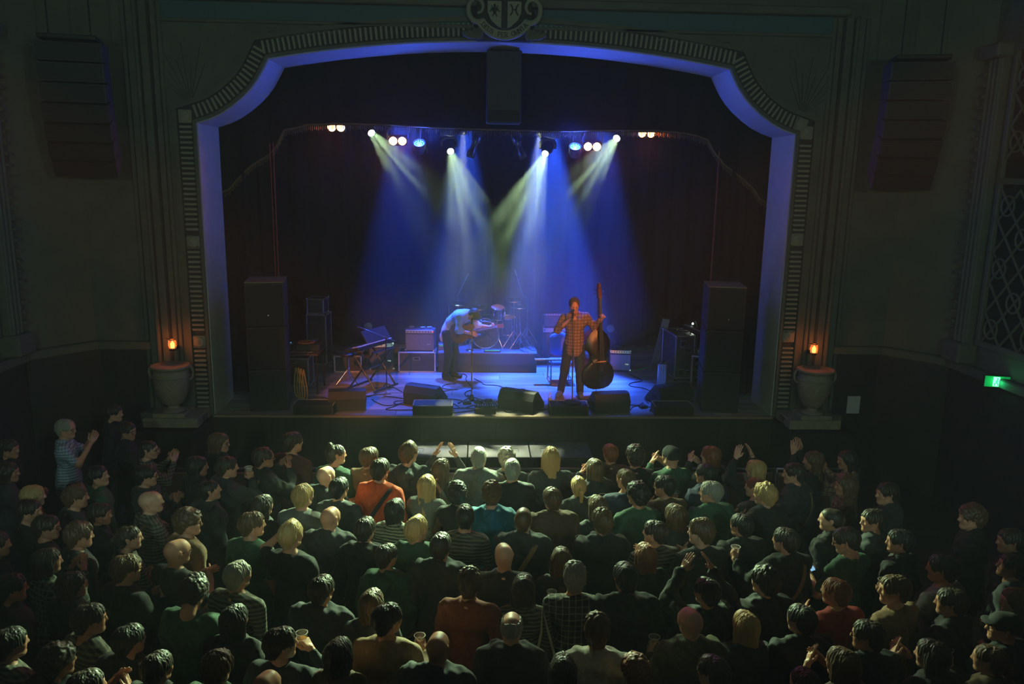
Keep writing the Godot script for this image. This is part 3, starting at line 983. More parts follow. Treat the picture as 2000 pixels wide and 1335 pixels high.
func build_hung() -> void:
	# box hung in front of the pelmet and the two line arrays
	var t := thing("hanging_speaker", "black box hung at the centre of the arch under the crest", "speaker", Vector3(0.05, 5.84, -0.62))
	part(t, "cabinet", slab(-0.28, 0.28, 0.0, 1.12, -0.18, 0.18, 0.02), M.black_paint)
	part(t, "grille", slab(-0.25, 0.25, 0.03, 0.2, 0.18, 0.19, 0.004), M.grille)
	var g := Geo.new()
	for s in [-1.0, 1.0]: g.tube([Vector3(s * 0.2, 1.1, 0), Vector3(s * 0.2, 1.17, 0)], 0.012, 6)
	part(t, "hanger", g, M.dark_metal)
	for s in [-1.0, 1.0]:
		var a := thing("line_array", "black hanging line array of speakers %s of the arch" % ("left" if s < 0 else "right"), "speaker", Vector3(s * 5.72, 6.62, 1.5), -s * 0.25)
		g = Geo.new()
		g.box(Vector3(0, 0.06, -0.05), Vector3(0.7, 0.06, 0.5), Basis(), 0.01)
		for e in [-1.0, 1.0]: g.tube([Vector3(e * 0.25, 0.08, 0), Vector3(e * 0.25, 3.8, 0)], 0.01, 6)
		part(a, "flying_frame", g, M.dark_metal)
		var p := Vector3(0, 0, 0)
		var w := 0.0
		for i in 7:
			w += 0.035 * (1 + i * 0.5)
			var b := Basis(Vector3.RIGHT, w)
			var el := Geo.new()
			el.prism(PackedVector2Array([Vector2(-0.4, -0.23), Vector2(0.4, -0.23), Vector2(0.4, 0.0), Vector2(-0.4, 0.0)]), -0.28, 0.2)
			var box := part(a, "cabinet", el, M.black_paint)
			box.transform = Transform3D(b, p)
			var gr := Geo.new()
			gr.box(Vector3(0, -0.115, 0.205), Vector3(0.76, 0.2, 0.012), Basis(), 0.004)
			part(box, "grille", gr, M.grille)
			p += b * Vector3(0, -0.245, 0)
	# exit sign on the right wall, and a notice
	t = thing("exit_sign", "green illuminated running-man exit sign at the right edge", "sign", Vector3(6.98, 2.2, 2.2), -0.25)
	part(t, "housing", slab(-0.17, 0.17, 0.0, 0.17, -0.05, 0.0, 0.006), M.fixture)
	part(t, "sign_face", slab(-0.16, 0.16, 0.008, 0.162, 0.0, 0.006), M.exit_green)
	part(t, "pictogram_sign", slab(-0.055, 0.03, 0.018, 0.152, 0.006, 0.009), M.exit_white, "white doorway pictogram")
	g = Geo.new()
	g.ball(Vector3(0.0, 0.125, 0.011), Vector3(0.012, 0.012, 0.004), Basis(), 5, 8)
	g.tube([Vector3(0.0, 0.11, 0.011), Vector3(-0.012, 0.075, 0.011), Vector3(-0.035, 0.05, 0.011), Vector3(-0.03, 0.03, 0.011)], 0.007, 5)
	g.tube([Vector3(-0.012, 0.075, 0.011), Vector3(0.008, 0.06, 0.011), Vector3(0.01, 0.03, 0.011)], 0.007, 5)
	g.tube([Vector3(-0.03, 0.09, 0.011), Vector3(0.0, 0.1, 0.011), Vector3(0.018, 0.085, 0.011)], 0.005, 5)
	part(t, "figure_sign", g, M.exit_green)
	omni(t, Vector3(0, 0.085, 0.06), Color(0.15, 1.0, 0.6), 0.035, 0.06)
	t = thing("wall_notice", "pale paper notice on the dark dado right of the urn", "notice", Vector3(6.02, 1.32, 0.064))
	part(t, "sheet", slab(-0.11, 0.11, -0.15, 0.15, 0, 0.004), M.paper)

# ---------------------------------------------------------------- things on the stage
func at(x: float, y: float, z: float) -> Vector3:
	return Vector3(x, S + y, z)

# flight case: dark panels inside aluminium edges with ball corners, optional recessed fittings
func flight_case(kind: String, label: String, pos: Vector3, size: Vector3, turn: float, fittings := [], wheels := false) -> Node3D:
	var t := thing(kind, label, "flight case", pos, turn)
	var h := size / 2.0
	var base := 0.07 if wheels else 0.0
	var c := Vector3(0, h.y + base, 0)
	var g := Geo.new()
	g.box(c, size - Vector3(0.012, 0.012, 0.012))
	part(t, "panels", g, M.case_panel)
	g = Geo.new()
	for a in 3:
		var u := (a + 1) % 3
		var w := (a + 2) % 3
		for su in [-1.0, 1.0]:
			for sw in [-1.0, 1.0]:
				var p := Vector3()
				p[u] = su * (h[u] - 0.012)
				p[w] = sw * (h[w] - 0.012)
				var s := Vector3(0.028, 0.028, 0.028)
				s[a] = size[a]
				g.box(c + p, s, Basis(), 0.004)
	part(t, "edge_extrusion", g, M.aluminium)
	g = Geo.new()
	g.ball(Vector3.ZERO, Vector3.ONE * 0.026, Basis(), 5, 8)
	var knob := g.mesh()
	for sx in [-1.0, 1.0]:
		for sy in [-1.0, 1.0]:
			for sz in [-1.0, 1.0]: part(t, "ball_corner", knob, M.chrome).position = c + h * Vector3(sx, sy, sz) * 0.985
	for f in fittings:
		g = Geo.new()
		var q := Vector3(f[0] * h.x, c.y + f[1] * h.y, h.z)
		g.box(q, Vector3(f[2], f[3], 0.012), Basis(), 0.003)
		var d := part(t, "dish_fitting", g, M.steel)
		g = Geo.new()
		g.box(q + Vector3(0, 0, 0.008), Vector3(f[2] * 0.72, f[3] * 0.6, 0.006), Basis(), 0.002)
		g.tube([q + Vector3(-f[2] * 0.3, f[3] * 0.1, 0.012), q + Vector3(0, f[3] * 0.22, 0.022), q + Vector3(f[2] * 0.3, f[3] * 0.1, 0.012)], 0.006, 5)
		part(d, "latch", g, M.dark_metal)
	if wheels:
		for sx in [-1.0, 1.0]:
			for sz in [-1.0, 1.0]:
				g = Geo.new()
				g.cyl(Vector3(sx * (h.x - 0.06) - 0.015, 0.035, sz * (h.z - 0.06)), Vector3(sx * (h.x - 0.06) + 0.015, 0.035, sz * (h.z - 0.06)), 0.035, -1, 12)
				g.box(Vector3(sx * (h.x - 0.06), 0.06, sz * (h.z - 0.06)), Vector3(0.05, 0.02, 0.05))
				part(t, "castor", g, M.dark_metal)
	return t

func amplifier(label: String, pos: Vector3, size: Vector3, turn: float, tilt: float, cloth: String, knobs: int, top_gear := false) -> Node3D:
	var t := thing("guitar_amplifier", label, "amplifier", pos, turn)
	var r := Basis(Vector3.RIGHT, -tilt)
	var h := size / 2.0
	var lift := Vector3(0, sin(tilt) * size.z * 0.5, 0)
	var put := func(q: Vector3) -> Vector3: return r * (q - Vector3(0, 0, h.z)) + Vector3(0, 0, h.z) + lift * 0.4
	var g := Geo.new()
	g.box(put.call(Vector3(0, h.y, 0)), size, r, 0.018)
	part(t, "cabinet", g, M.tolex)
	g = Geo.new()
	g.box(put.call(Vector3(0, h.y * 0.82, h.z + 0.004)), Vector3(size.x * 0.93, size.y * 0.72, 0.012), r, 0.004)
	part(t, "grille_cloth", g, M[cloth])
	g = Geo.new()
	g.box(put.call(Vector3(0, size.y * 0.9, h.z + 0.006)), Vector3(size.x * 0.93, size.y * 0.13, 0.014), r, 0.003)
	part(t, "control_panel", g, M.aluminium)
	for i in knobs:
		g = Geo.new()
		var q: Vector3 = put.call(Vector3(-size.x * 0.4 + size.x * 0.8 * i / (knobs - 1.0), size.y * 0.9, h.z + 0.013))
		g.cyl(q, q + r * Vector3(0, 0, 0.016), 0.013, 0.01, 8)
		part(t, "knob", g, M.black_paint)
	g = Geo.new()
	var a: Vector3 = put.call(Vector3(-size.x * 0.17, size.y, 0))
	var b: Vector3 = put.call(Vector3(size.x * 0.17, size.y, 0))
	g.tube([a, a + Vector3(0.02, 0.03, 0), b + Vector3(-0.02, 0.03, 0), b], 0.01, 6)
	part(t, "handle", g, M.black_paint)
	for s in [-1.0, 1.0]:
		for e in [-1.0, 1.0]:
			g = Geo.new()
			g.box(put.call(Vector3(s * (h.x - 0.02), (0.025 if e < 0 else size.y - 0.025), h.z - 0.02)), Vector3(0.05, 0.05, 0.05), r, 0.008)
			part(t, "corner_guard", g, M.chrome)
	g = Geo.new()
	g.box(put.call(Vector3(size.x * 0.3, size.y * 0.33, h.z + 0.012)), Vector3(0.07, 0.03, 0.006), r, 0.002)
	part(t, "badge", g, M.chrome)
	return t

func wedge(label: String, pos: Vector3, turn: float, w := 0.62, d := 0.46, hh := 0.34) -> void:
	var t := thing("floor_monitor", label, "speaker", pos, turn, "floor monitor wedges along the stage edge")
	var x := Transform3D(Basis(Vector3.UP, -PI / 2), Vector3.ZERO)
	# side outline: x is depth towards the audience
	var o := PackedVector2Array([Vector2(-d / 2, 0.0), Vector2(d / 2, 0.0), Vector2(d / 2 + 0.02, hh * 0.62), Vector2(d / 2 - 0.06, hh * 0.95), Vector2(d / 2 - 0.12, hh), Vector2(d / 2 - 0.2, hh), Vector2(-d / 2, 0.09)])
	var g := Geo.new()
	g.prism(o, -w / 2, w / 2, x)
	part(t, "cabinet", g, M.speaker_black)
	g = Geo.new()
	var a := Vector3(0, hh, d / 2 - 0.2)
	var b := Vector3(0, 0.09, -d / 2)
	var m := (b - a)
	var nrm := Vector3(0, m.z, -m.y).normalized() * -1.0
	if nrm.y < 0: nrm = -nrm
	g.box((a + b) / 2 + nrm * 0.008, Vector3(w * 0.94, 0.014, m.length() * 0.94), Basis(Vector3.RIGHT, atan2(-m.y, m.z) * 1.0 + PI) if false else Basis(Vector3.RIGHT, nrm, Vector3.RIGHT.cross(nrm)), 0.004)
	part(t, "grille", g, M.grille)
	for s in [-1.0, 1.0]:
		g = Geo.new()
		g.box(Vector3(s * (w / 2 + 0.002), hh * 0.45, 0.06), Vector3(0.012, 0.06, 0.16), Basis(), 0.004)
		part(t, "handle_cup", g, M.grille)

func mic_stand(label: String, pos: Vector3, high: float, round_base: bool, colour: String, lean := Vector3.ZERO) -> Node3D:
	var t := thing("microphone_stand", label, "microphone stand", pos)
	var g := Geo.new()
	if round_base: g.lathe([Vector2(0.0, 0.045), Vector2(0.03, 0.045), Vector2(0.05, 0.035), Vector2(0.14, 0.022), Vector2(0.15, 0.01), Vector2(0.15, 0.0), Vector2(0, 0.0)], 24)
	else:
		g.lathe([Vector2(0, 0.12), Vector2(0.022, 0.115), Vector2(0.05, 0.03), Vector2(0.04, 0.0), Vector2(0, 0)], 14)
		for k in 3:
			var w := 0.3 + TAU * k / 3.0
			g.tube([Vector3(0, 0.07, 0), Vector3(cos(w) * 0.3, 0.012, sin(w) * 0.3)], [0.012, 0.01], 6)
			g.ball(Vector3(cos(w) * 0.3, 0.014, sin(w) * 0.3), Vector3(0.03, 0.014, 0.014), Basis(Vector3.UP, -w), 5, 8)
	part(t, "base", g, M.black_paint)
	g = Geo.new()
	var top := Vector3(0, high - 0.16, 0) + lean
	g.cyl(Vector3(0, 0.03, 0), top * 0.6, 0.011, 0.011, 8)
	g.cyl(top * 0.6, top, 0.008, 0.008, 8)
	g.cyl(top * 0.58, top * 0.63, 0.017, 0.017, 10)
	part(t, "pole", g, M[colour])
	g = Geo.new()
	var d := Vector3(0, 0.9, -0.35).normalized()
	g.cyl(top, top + d * 0.1, 0.012, 0.018, 10)
	var mic := part(t, "microphone", g, M.black_paint)
	g = Geo.new()
	g.ball(top + d * 0.135, Vector3(0.026, 0.034, 0.026), Basis(), 8, 12)
	part(mic, "mesh_head", g, M[colour])
	return t

func ringed(pts: Array, r: float, m: Material, label: String) -> void:   # a cable lying on the stage
	var cv := Curve3D.new()
	for i in pts.size():
		var p: Vector3 = pts[i]
		var tan := Vector3.ZERO
		if i > 0 and i < pts.size() - 1: tan = (pts[i + 1] - pts[i - 1]) / 5.0
		cv.add_point(p, -tan, tan)
	cv.bake_interval = 0.04
	var g := Geo.new()
	g.tube(Array(cv.get_baked_points()), r, 6)
	var o := part(self, "floor_cable", g, m)
	tag(o, label, "cable", "black cables on the stage floor")

func build_stage_edge() -> void:
	for s in [-1.0, 1.0]:
		var side := "left" if s < 0 else "right"
		var t := thing("speaker_stack", "tall black speaker stack standing at the %s end of the stage" % side, "speaker", at(s * 3.86, 0, -0.52), -s * 0.16)
		for k in 3:
			var y: float = [0.0, 0.72, 1.44][k]
			var c := part(t, "cabinet", slab(-0.31, 0.31, y + 0.004, y + 0.712, -0.4, 0.36, 0.015), M.speaker_black)
			part(c, "grille", slab(-0.285, 0.285, y + 0.03, y + 0.68, 0.36, 0.375, 0.004), M.grille)
		part(t, "top_board", slab(-0.31, 0.31, 2.152, 2.172, -0.4, 0.36, 0.004), M.ply, "bare plywood lid")
		var g := Geo.new()
		g.ball(Vector3(0.05, 1.62, 0.378), Vector3(0.018, 0.018, 0.004), Basis(), 5, 10)
		part(t, "badge", g, M.chrome)
		# painted ledge that carries the urn
		struct("trim_ledge_" + side, slab(minf(s * B, s * 5.7), maxf(s * B, s * 5.7), -0.2, S - 0.02, 0.06, 0.9, 0.01), M.stage_front)
	wedge("black floor monitor turned away beside the yellow cable bundle", at(-2.55, 0, -0.42), 0.12)
	wedge("black floor monitor in front of the guitarist", at(-1.24, 0, -0.72), -0.45)
	wedge("black floor monitor between the guitarist and the singer", at(0.42, 0, -0.42), -0.5, 0.66)
	wedge("black floor monitor in front of the double bass", at(1.92, 0, -0.34), 0.15)
	wedge("black floor monitor in front of the silver case", at(3.1, 0, -0.85), 0.35, 0.7)
	for e in [[-3.04, "low black front-fill box at the left end of the stage edge"], [-1.08, "low black front-fill box left of the patch box"], [1.2, "low black front-fill box below the singer's microphone"], [2.98, "low black front-fill box at the right end of the stage edge"]]:
		var t := thing("front_fill_speaker", e[1], "speaker", at(e[0], 0, -0.14), 0.0, "front-fill boxes on the stage edge")
		part(t, "cabinet", slab(-0.33, 0.33, 0.0, 0.165, -0.18, 0.18, 0.006), M.speaker_black)
		var g := Geo.new()
		g.box(Vector3(0, 0.168, -0.172), Vector3(0.66, 0.008, 0.016))
		for s in [-1.0, 1.0]: g.box(Vector3(s * 0.322, 0.168, 0), Vector3(0.016, 0.008, 0.36))
		part(t, "lid_tape", g, M.tape, "worn pale edge of the lid")
		part(t, "grille", slab(-0.3, 0.3, 0.02, 0.15, 0.18, 0.188, 0.003), M.grille)
	for k in 3:
		var t := thing("subwoofer", ["left of three subwoofers below the stage edge, light patterns on its lid", "middle of three subwoofers below the stage edge, light patterns on its lid", "right of three subwoofers below the stage edge, its lid mostly plain"][k], "speaker", Vector3(-0.985 + k * 1.0, 0, 0.46), 0.0, "subwoofers in front of the stage")
		part(t, "cabinet", slab(-0.493, 0.493, 0.0, 0.645, -0.37, 0.37, 0.01), M.speaker_black)
		part(t, "lid", slab(-0.49, 0.49, 0.645, 0.66, -0.37, 0.37, 0.004), M.sub_lid, "smooth grey lid")
		part(t, "grille", slab(-0.46, 0.46, 0.05, 0.6, 0.37, 0.385, 0.004), M.grille)
		for s in [-1.0, 1.0]:
			var g := Geo.new()
			for q in [[-0.05, 0.0, 0.008, 0.16], [0.05, 0.0, 0.008, 0.16], [0.0, -0.08, 0.108, 0.008]]: g.box(Vector3(s * 0.27 + q[0], 0.661, q[1] + 0.05), Vector3(q[2], 0.004, q[3]))
			part(t, "stacking_mark", g, M.black_paint)

func build_left() -> void:
	# turntable table
	var t := thing("folding_table", "dark work table on thin legs carrying the turntable", "table", at(-3.66, 0, -1.55))
	part(t, "tabletop", slab(-0.48, 0.48, 0.72, 0.755, -0.36, 0.36, 0.006), M.dark_wood)
	for sx in [-1.0, 1.0]:
		for sz in [-1.0, 1.0]:
			var g := Geo.new()
			g.cyl(Vector3(sx * 0.44, 0, sz * 0.32), Vector3(sx * 0.44, 0.72, sz * 0.32), 0.016, -1, 8)
			part(t, "leg", g, M.dark_metal)
	t = thing("turntable", "turntable with an orange lit record on the dark table", "turntable", at(-3.42, 0.757, -1.58), 0.1)
	part(t, "plinth", slab(-0.21, 0.21, 0.0, 0.12, -0.17, 0.17, 0.01), M.black_paint)
	var g := Geo.new()
	g.lathe([Vector2(0, 0.15), Vector2(0.15, 0.15), Vector2(0.155, 0.14), Vector2(0.155, 0.12), Vector2(0, 0.12)], 32, Transform3D(Basis(), Vector3(-0.04, 0, 0)))
	part(t, "record", g, M.record, "record with orange light put into its colour")
	g = Geo.new()
	g.tube([Vector3(0.16, 0.12, -0.1), Vector3(0.16, 0.19, -0.1), Vector3(0.15, 0.185, 0.02), Vector3(0.07, 0.16, 0.09)], 0.007, 6)
	part(t, "tone_arm", g, M.chrome)
	t = thing("audio_mixer", "small mixer with coloured lights beside the turntable", "mixer", at(-3.86, 0.757, -1.6))
	part(t, "housing", slab(-0.18, 0.18, 0.0, 0.11, -0.16, 0.16, 0.008), M.black_paint)
	for i in 5:
		g = Geo.new()
		g.ball(Vector3(-0.13 + i * 0.06, 0.115, 0.02 * (i % 2)), Vector3.ONE * 0.011, Basis(), 5, 8)
		part(t, "indicator_light", g, M[["led_amber", "led_amber", "led_cyan", "led_amber", "led_cyan"][i]])
	for i in 8:
		g = Geo.new()
		var q := Vector3(-0.14 + (i % 4) * 0.085, 0.11, 0.07 + 0.05 * (i / 4))
		g.cyl(q, q + Vector3(0, 0.022, 0), 0.012, 0.01, 8)
		part(t, "knob", g, M.steel)
	t = thing("lead_tangle", "tangle of leads lying along the front of the dark table", "cable", at(-3.6, 0.757, -1.28))
	g = Geo.new()
	var pts := []
	for i in 26: pts.append(Vector3(-0.3 + i * 0.024, 0.012 + 0.008 * sin(i * 1.9), 0.035 * sin(i * 0.9)))
	g.tube(pts, 0.008, 5)
	part(t, "lead", g, M.cable_warm)
	flight_case("rack_case", "low equipment rack standing under the dark table", at(-3.72, 0, -1.95), Vector3(0.5, 0.55, 0.45), 0.0, [[-0.3, 0.75, 0.22, 0.06]])
	# yellow cables hung on the speaker stack
	t = thing("cable_bundle", "yellow cable bundle hanging in long loops beside the left speaker stack", "cable", at(-3.43, 0, -0.78))
	for k in 4:
		g = Geo.new()
		pts = []
		for i in 15:
			var u := i / 14.0
			pts.append(Vector3(-0.06 + 0.05 * k + 0.045 * sin(u * TAU), 0.62 - 0.57 * sin(u * PI) - 0.012 * k, 0.03 * k - 0.05 + 0.03 * cos(u * TAU)))
		g.tube(pts, 0.012, 6)
		part(t, "cable_loop", g, M.cable_yellow)
	g = Geo.new()
	g.tube([Vector3(-0.1, 0.62, 0), Vector3(0.12, 0.63, 0)], 0.014, 6)
	part(t, "hook", g, M.dark_metal)
	# tall case behind
	t = flight_case("flight_case", "tall pale-edged flight case standing on end behind the dark table", at(-3.66, 0, -3.75), Vector3(0.42, 1.06, 0.4), -0.1)
	t = flight_case("flight_case", "small dim flight case on top of the tall pale-edged one", at(-3.68, 1.06, -3.78), Vector3(0.36, 0.32, 0.36), -0.1)
	# stool
	t = thing("drum_stool", "round black stool with chrome tripod legs beside the keyboard", "stool", at(-2.78, 0, -1.96))
	g = Geo.new()
	g.lathe([Vector2(0, 0.62), Vector2(0.14, 0.62), Vector2(0.165, 0.6), Vector2(0.165, 0.57), Vector2(0.14, 0.555), Vector2(0, 0.555)], 24)
	part(t, "seat", g, M.vinyl)
	g = Geo.new()
	g.cyl(Vector3(0, 0.12, 0), Vector3(0, 0.56, 0), 0.014, -1, 10)
	g.cyl(Vector3(0, 0.28, 0), Vector3(0, 0.34, 0), 0.024, -1, 10)
	part(t, "post", g, M.chrome)
	for k in 3:
		g = Geo.new()
		var w := 0.6 + TAU * k / 3.0
		g.tube([Vector3(0, 0.3, 0), Vector3(cos(w) * 0.24, 0.014, sin(w) * 0.24)], 0.012, 6)
		g.tube([Vector3(0, 0.14, 0), Vector3(cos(w) * 0.13, 0.16, sin(w) * 0.13)], 0.007, 5)
		g.ball(Vector3(cos(w) * 0.24, 0.016, sin(w) * 0.24), Vector3.ONE * 0.017, Basis(), 5, 8)
		part(t, "leg", g, M.chrome)
	# keyboard on its stand
	var dir := Vector3(0.5, 0, -0.87).normalized()
	var kb := Basis(dir, Vector3.UP, dir.cross(Vector3.UP)) * Basis(Vector3.RIGHT, -0.25)
	t = thing("stage_keyboard", "electric keyboard seen from its end on a crossed stand", "keyboard", at(-2.34, 0.74, -1.78))
	g = Geo.new()
	g.box(kb * Vector3(0, 0.05, 0), Vector3(1.05, 0.075, 0.33), kb, 0.012)
	part(t, "body", g, M.black_paint)
	g = Geo.new()
	g.box(kb * Vector3(0, 0.09, -0.07), Vector3(1.0, 0.012, 0.14), kb, 0.004)
	part(t, "control_panel", g, M.case_panel)
	for i in 36:
		g = Geo.new()
		g.box(kb * Vector3(-0.49 + i * 0.028, 0.092, 0.085), Vector3(0.0265, 0.014, 0.145), kb, 0.002)
		part(t, "white_key", g, M.key_white)
		if i % 7 in [0, 1, 3, 4, 5] and i < 35:
			g = Geo.new()
			g.box(kb * Vector3(-0.476 + i * 0.028, 0.105, 0.055), Vector3(0.014, 0.018, 0.09), kb, 0.002)
			part(t, "black_key", g, M.black_paint)
	t = thing("music_stand", "blue lit sheet rest standing behind the keyboard", "stand", at(-2.17, 0.86, -1.86))
	g = Geo.new()
	var mb := Basis(dir, Vector3.UP, dir.cross(Vector3.UP)) * Basis(Vector3.RIGHT, -0.6)
	g.box(mb * Vector3(0.0, 0.14, 0), Vector3(0.72, 0.26, 0.012), mb, 0.004)
	part(t, "rest", g, M.case_panel)
	g = Geo.new()
	for s in [-1.0, 1.0]: g.tube([mb * Vector3(s * 0.25, 0.02, 0), mb * Vector3(s * 0.25, 0.02, 0) + Vector3(0, -0.1, 0)], 0.008, 5)
	part(t, "prop", g, M.dark_metal)
	t = thing("keyboard_stand", "folding crossed metal stand under the keyboard", "stand", at(-2.3, 0, -1.78))
	for s in [-1.0, 1.0]:
		var o: Vector3 = dir * 0.3 * s
		for e in [-1.0, 1.0]:
			var sd: Vector3 = dir.cross(Vector3.UP) * e
			g = Geo.new()
			g.tube([o - sd * 0.3 + Vector3(0, 0.02, 0), o + sd * 0.26 + Vector3(0, 0.74, 0)], 0.018, 8)
			part(t, "leg", g, M.fixture_shiny)
	for e in [-1.0, 1.0]:
		var sd: Vector3 = dir.cross(Vector3.UP) * e
		for q in [[0.36, 0.3, 0.02], [0.33, 0.26, 0.74]]:
			g = Geo.new()
			g.tube([-dir * q[0] + sd * q[1] + Vector3(0, q[2], 0), dir * q[0] + sd * q[1] + Vector3(0, q[2], 0)], 0.019, 8)
			part(t, "cross_bar", g, M.fixture_shiny)
	g = Geo.new()
	g.tube([-dir * 0.3 + Vector3(0, 0.39, 0), dir * 0.3 + Vector3(0, 0.39, 0)], 0.02, 8)
	part(t, "pivot_bar", g, M.fixture_shiny)
	# boom stand
	t = thing("boom_stand", "black microphone boom stand reaching over the keyboard", "microphone stand", at(-2.0, 0, -1.42))
	g = Geo.new()
	g.cyl(Vector3(0, 0.06, 0), Vector3(0, 0.98, 0), 0.011, -1, 8)
	part(t, "pole", g, M.fixture)
	for k in 3:
		g = Geo.new()
		var w := 0.2 + TAU * k / 3.0
		g.tube([Vector3(0, 0.16, 0), Vector3(cos(w) * 0.3, 0.012, sin(w) * 0.3)], 0.01, 6)
		part(t, "leg", g, M.fixture)
	g = Geo.new()
	g.tube([Vector3(0.16, 0.96, 0.03), Vector3(-0.4, 1.14, -0.14)], 0.008, 6)
	g.ball(Vector3(0, 1.0, -0.02), Vector3.ONE * 0.026, Basis(), 6, 8)
	part(t, "boom_arm", g, M.fixture_shiny)
	g = Geo.new()
	g.tube([Vector3(-0.4, 1.14, -0.14), Vector3(-0.5, 1.16, -0.17)], [0.014, 0.02], 8)
	g.ball(Vector3(-0.52, 1.164, -0.176), Vector3.ONE * 0.028, Basis(), 6, 8)
	part(t, "microphone", g, M.black_paint)
	# amplifiers behind
	amplifier("tall blue lit amplifier cabinet standing behind the keyboard", at(-2.3, 0, -3.2), Vector3(0.5, 0.56, 0.28), 0.15, 0.18, "cloth_dark", 5)
	flight_case("drum_case", "dark case lying on the floor behind the stool", at(-2.95, 0, -3.1), Vector3(0.55, 0.34, 0.4), 0.05)
	flight_case("flight_case", "wide pale-edged flight case under the combo amplifier", at(-1.56, 0, -3.14), Vector3(0.75, 0.42, 0.42), 0.0, [[-0.02, 0.35, 0.14, 0.07]])
	amplifier("combo amplifier with red pilot light on the wide flight case", at(-1.5, 0.42, -3.14), Vector3(0.6, 0.45, 0.27), -0.04, 0.0, "cloth_grey", 9)
	t = thing("pilot_lamp", "small red pilot light on the combo amplifier", "lamp", at(-1.255, 0.825, -2.985))
	g = Geo.new()
	g.ball(Vector3.ZERO, Vector3.ONE * 0.016, Basis(), 6, 8)
	part(t, "lamp_jewel", g, M.led_red)
	for e in [[-1.68, -0.02], [-1.45, 0.02], [-1.32, 0.0]]:
		t = thing("effect_pedal", ["small pedal lying left on the combo amplifier", "small pedal lying in the middle of the combo amplifier", "small pedal lying right on the combo amplifier"][[-1.68, -1.45, -1.32].find(e[0])], "pedal", at(e[0], 0.872, -3.14 + e[1]), 0.3)
		part(t, "case", slab(-0.05, 0.05, 0.0, 0.035, -0.035, 0.035, 0.006), M.steel)
		g = Geo.new()
		g.cyl(Vector3(0, 0.035, 0.01), Vector3(0, 0.05, 0.01), 0.012, -1, 8)
		part(t, "switch", g, M.chrome)
	# round cans with pale discs on stands at the back
	for e in [[-2.75, -4.6, "round can with a pale disc at the back behind the keyboard"], [2.62, -4.6, "round can with a pale disc at the back behind the small amplifier"]]:
		t = thing("pale_disc_can", e[2], "stage light", at(e[0], 0, e[1]))
		g = Geo.new()
		g.lathe([Vector2(0, -0.16), Vector2(0.07, -0.15), Vector2(0.1, 0.0), Vector2(0.1, 0.05), Vector2(0.09, 0.05)], 20, Transform3D(Basis(Vector3.RIGHT, PI / 2 - 0.2), Vector3(0, 0.62, 0)))
		part(t, "can", g, M.fixture)
		g = Geo.new()
		g.lathe([Vector2(0.088, 0.045), Vector2(0.05, 0.06), Vector2(0, 0.064)], 20, Transform3D(Basis(Vector3.RIGHT, PI / 2 - 0.2), Vector3(0, 0.62, 0)))
		part(t, "lens", g, M.disc_frost)
		g = Geo.new()
		g.cyl(Vector3(0, 0.0, 0), Vector3(0, 0.56, 0), 0.015, -1, 8)
		g.box(Vector3(0, 0.012, 0), Vector3(0.3, 0.024, 0.3), Basis(), 0.006)
		part(t, "stand", g, M.fixture)

func drum(t: Node3D, kind: String, c: Vector3, axis: Vector3, r: float, l: float, shell: String, lugs := 8) -> Node3D:
	var up := axis.normalized()
	var b := Basis(Quaternion(Vector3.UP, up))
	var x := Transform3D(b, c)
	var g := Geo.new()
	g.lathe([Vector2(r, -l / 2), Vector2(r, l / 2)], 32, x)
	var o := part(t, kind, g, M[shell])
	for s in [-1.0, 1.0]:
		g = Geo.new()
		g.lathe([Vector2(r * 0.98, s * l / 2), Vector2(0, s * (l / 2 + 0.002))] if s > 0 else [Vector2(0, s * (l / 2 + 0.002)), Vector2(r * 0.98, s * l / 2)], 32, x)
		part(o, "head", g, M.drum_head if kind != "bass_drum" or s < 0 else M.drum_front)
		g = Geo.new()
		var pts := []
		for k in 32: pts.append(x * Vector3(cos(TAU * k / 32) * (r + 0.008), s * l / 2, sin(TAU * k / 32) * (r + 0.008)))
		g.tube(pts, 0.011, 6, true)
		part(o, "hoop", g, M.chrome)
	for k in lugs:
		g = Geo.new()
		var w := TAU * k / lugs
		var q := Vector3(cos(w), 0, sin(w)) * (r + 0.012)
		g.tube([x * (q + Vector3(0, -l / 2, 0)), x * (q + Vector3(0, l / 2, 0))], 0.005, 5)
		g.box(x * q, Vector3(0.02, 0.05, 0.02), b, 0.004)
		part(o, "tension_rod", g, M.chrome)
	return o

func cymbal(t: Node3D, c: Vector3, r: float, tilt: Vector3) -> void:
	var x := Transform3D(Basis(Quaternion(Vector3.UP, tilt.normalized())), c)
	var g := Geo.new()
	g.lathe([Vector2(0, 0.028), Vector2(0.03, 0.025), Vector2(0.045, 0.01), Vector2(r * 0.6, 0.002), Vector2(r, -0.012), Vector2(r * 0.6, -0.002), Vector2(0.045, 0.005), Vector2(0, 0.02)], 32, x)
	part(t, "cymbal", g, M.brass)

func tripod(t: Node3D, foot: Vector3, top: Vector3) -> void:
	var g := Geo.new()
	g.cyl(foot + Vector3(0, 0.12, 0), top, 0.012, 0.009, 8)
	g.cyl(foot.lerp(top, 0.55) - Vector3(0, 0.03, 0), foot.lerp(top, 0.55) + Vector3(0, 0.03, 0), 0.02, -1, 8)
	part(t, "stand_post", g, M.chrome)
	for k in 3:
		g = Geo.new()
		var w := 0.5 + TAU * k / 3.0
		g.tube([foot + Vector3(0, 0.34, 0), foot + Vector3(cos(w) * 0.26, 0.012, sin(w) * 0.26)], 0.009, 6)
		g.tube([foot + Vector3(0, 0.14, 0), foot + Vector3(cos(w) * 0.15, 0.15, sin(w) * 0.15)], 0.006, 5)
		part(t, "stand_leg", g, M.chrome)

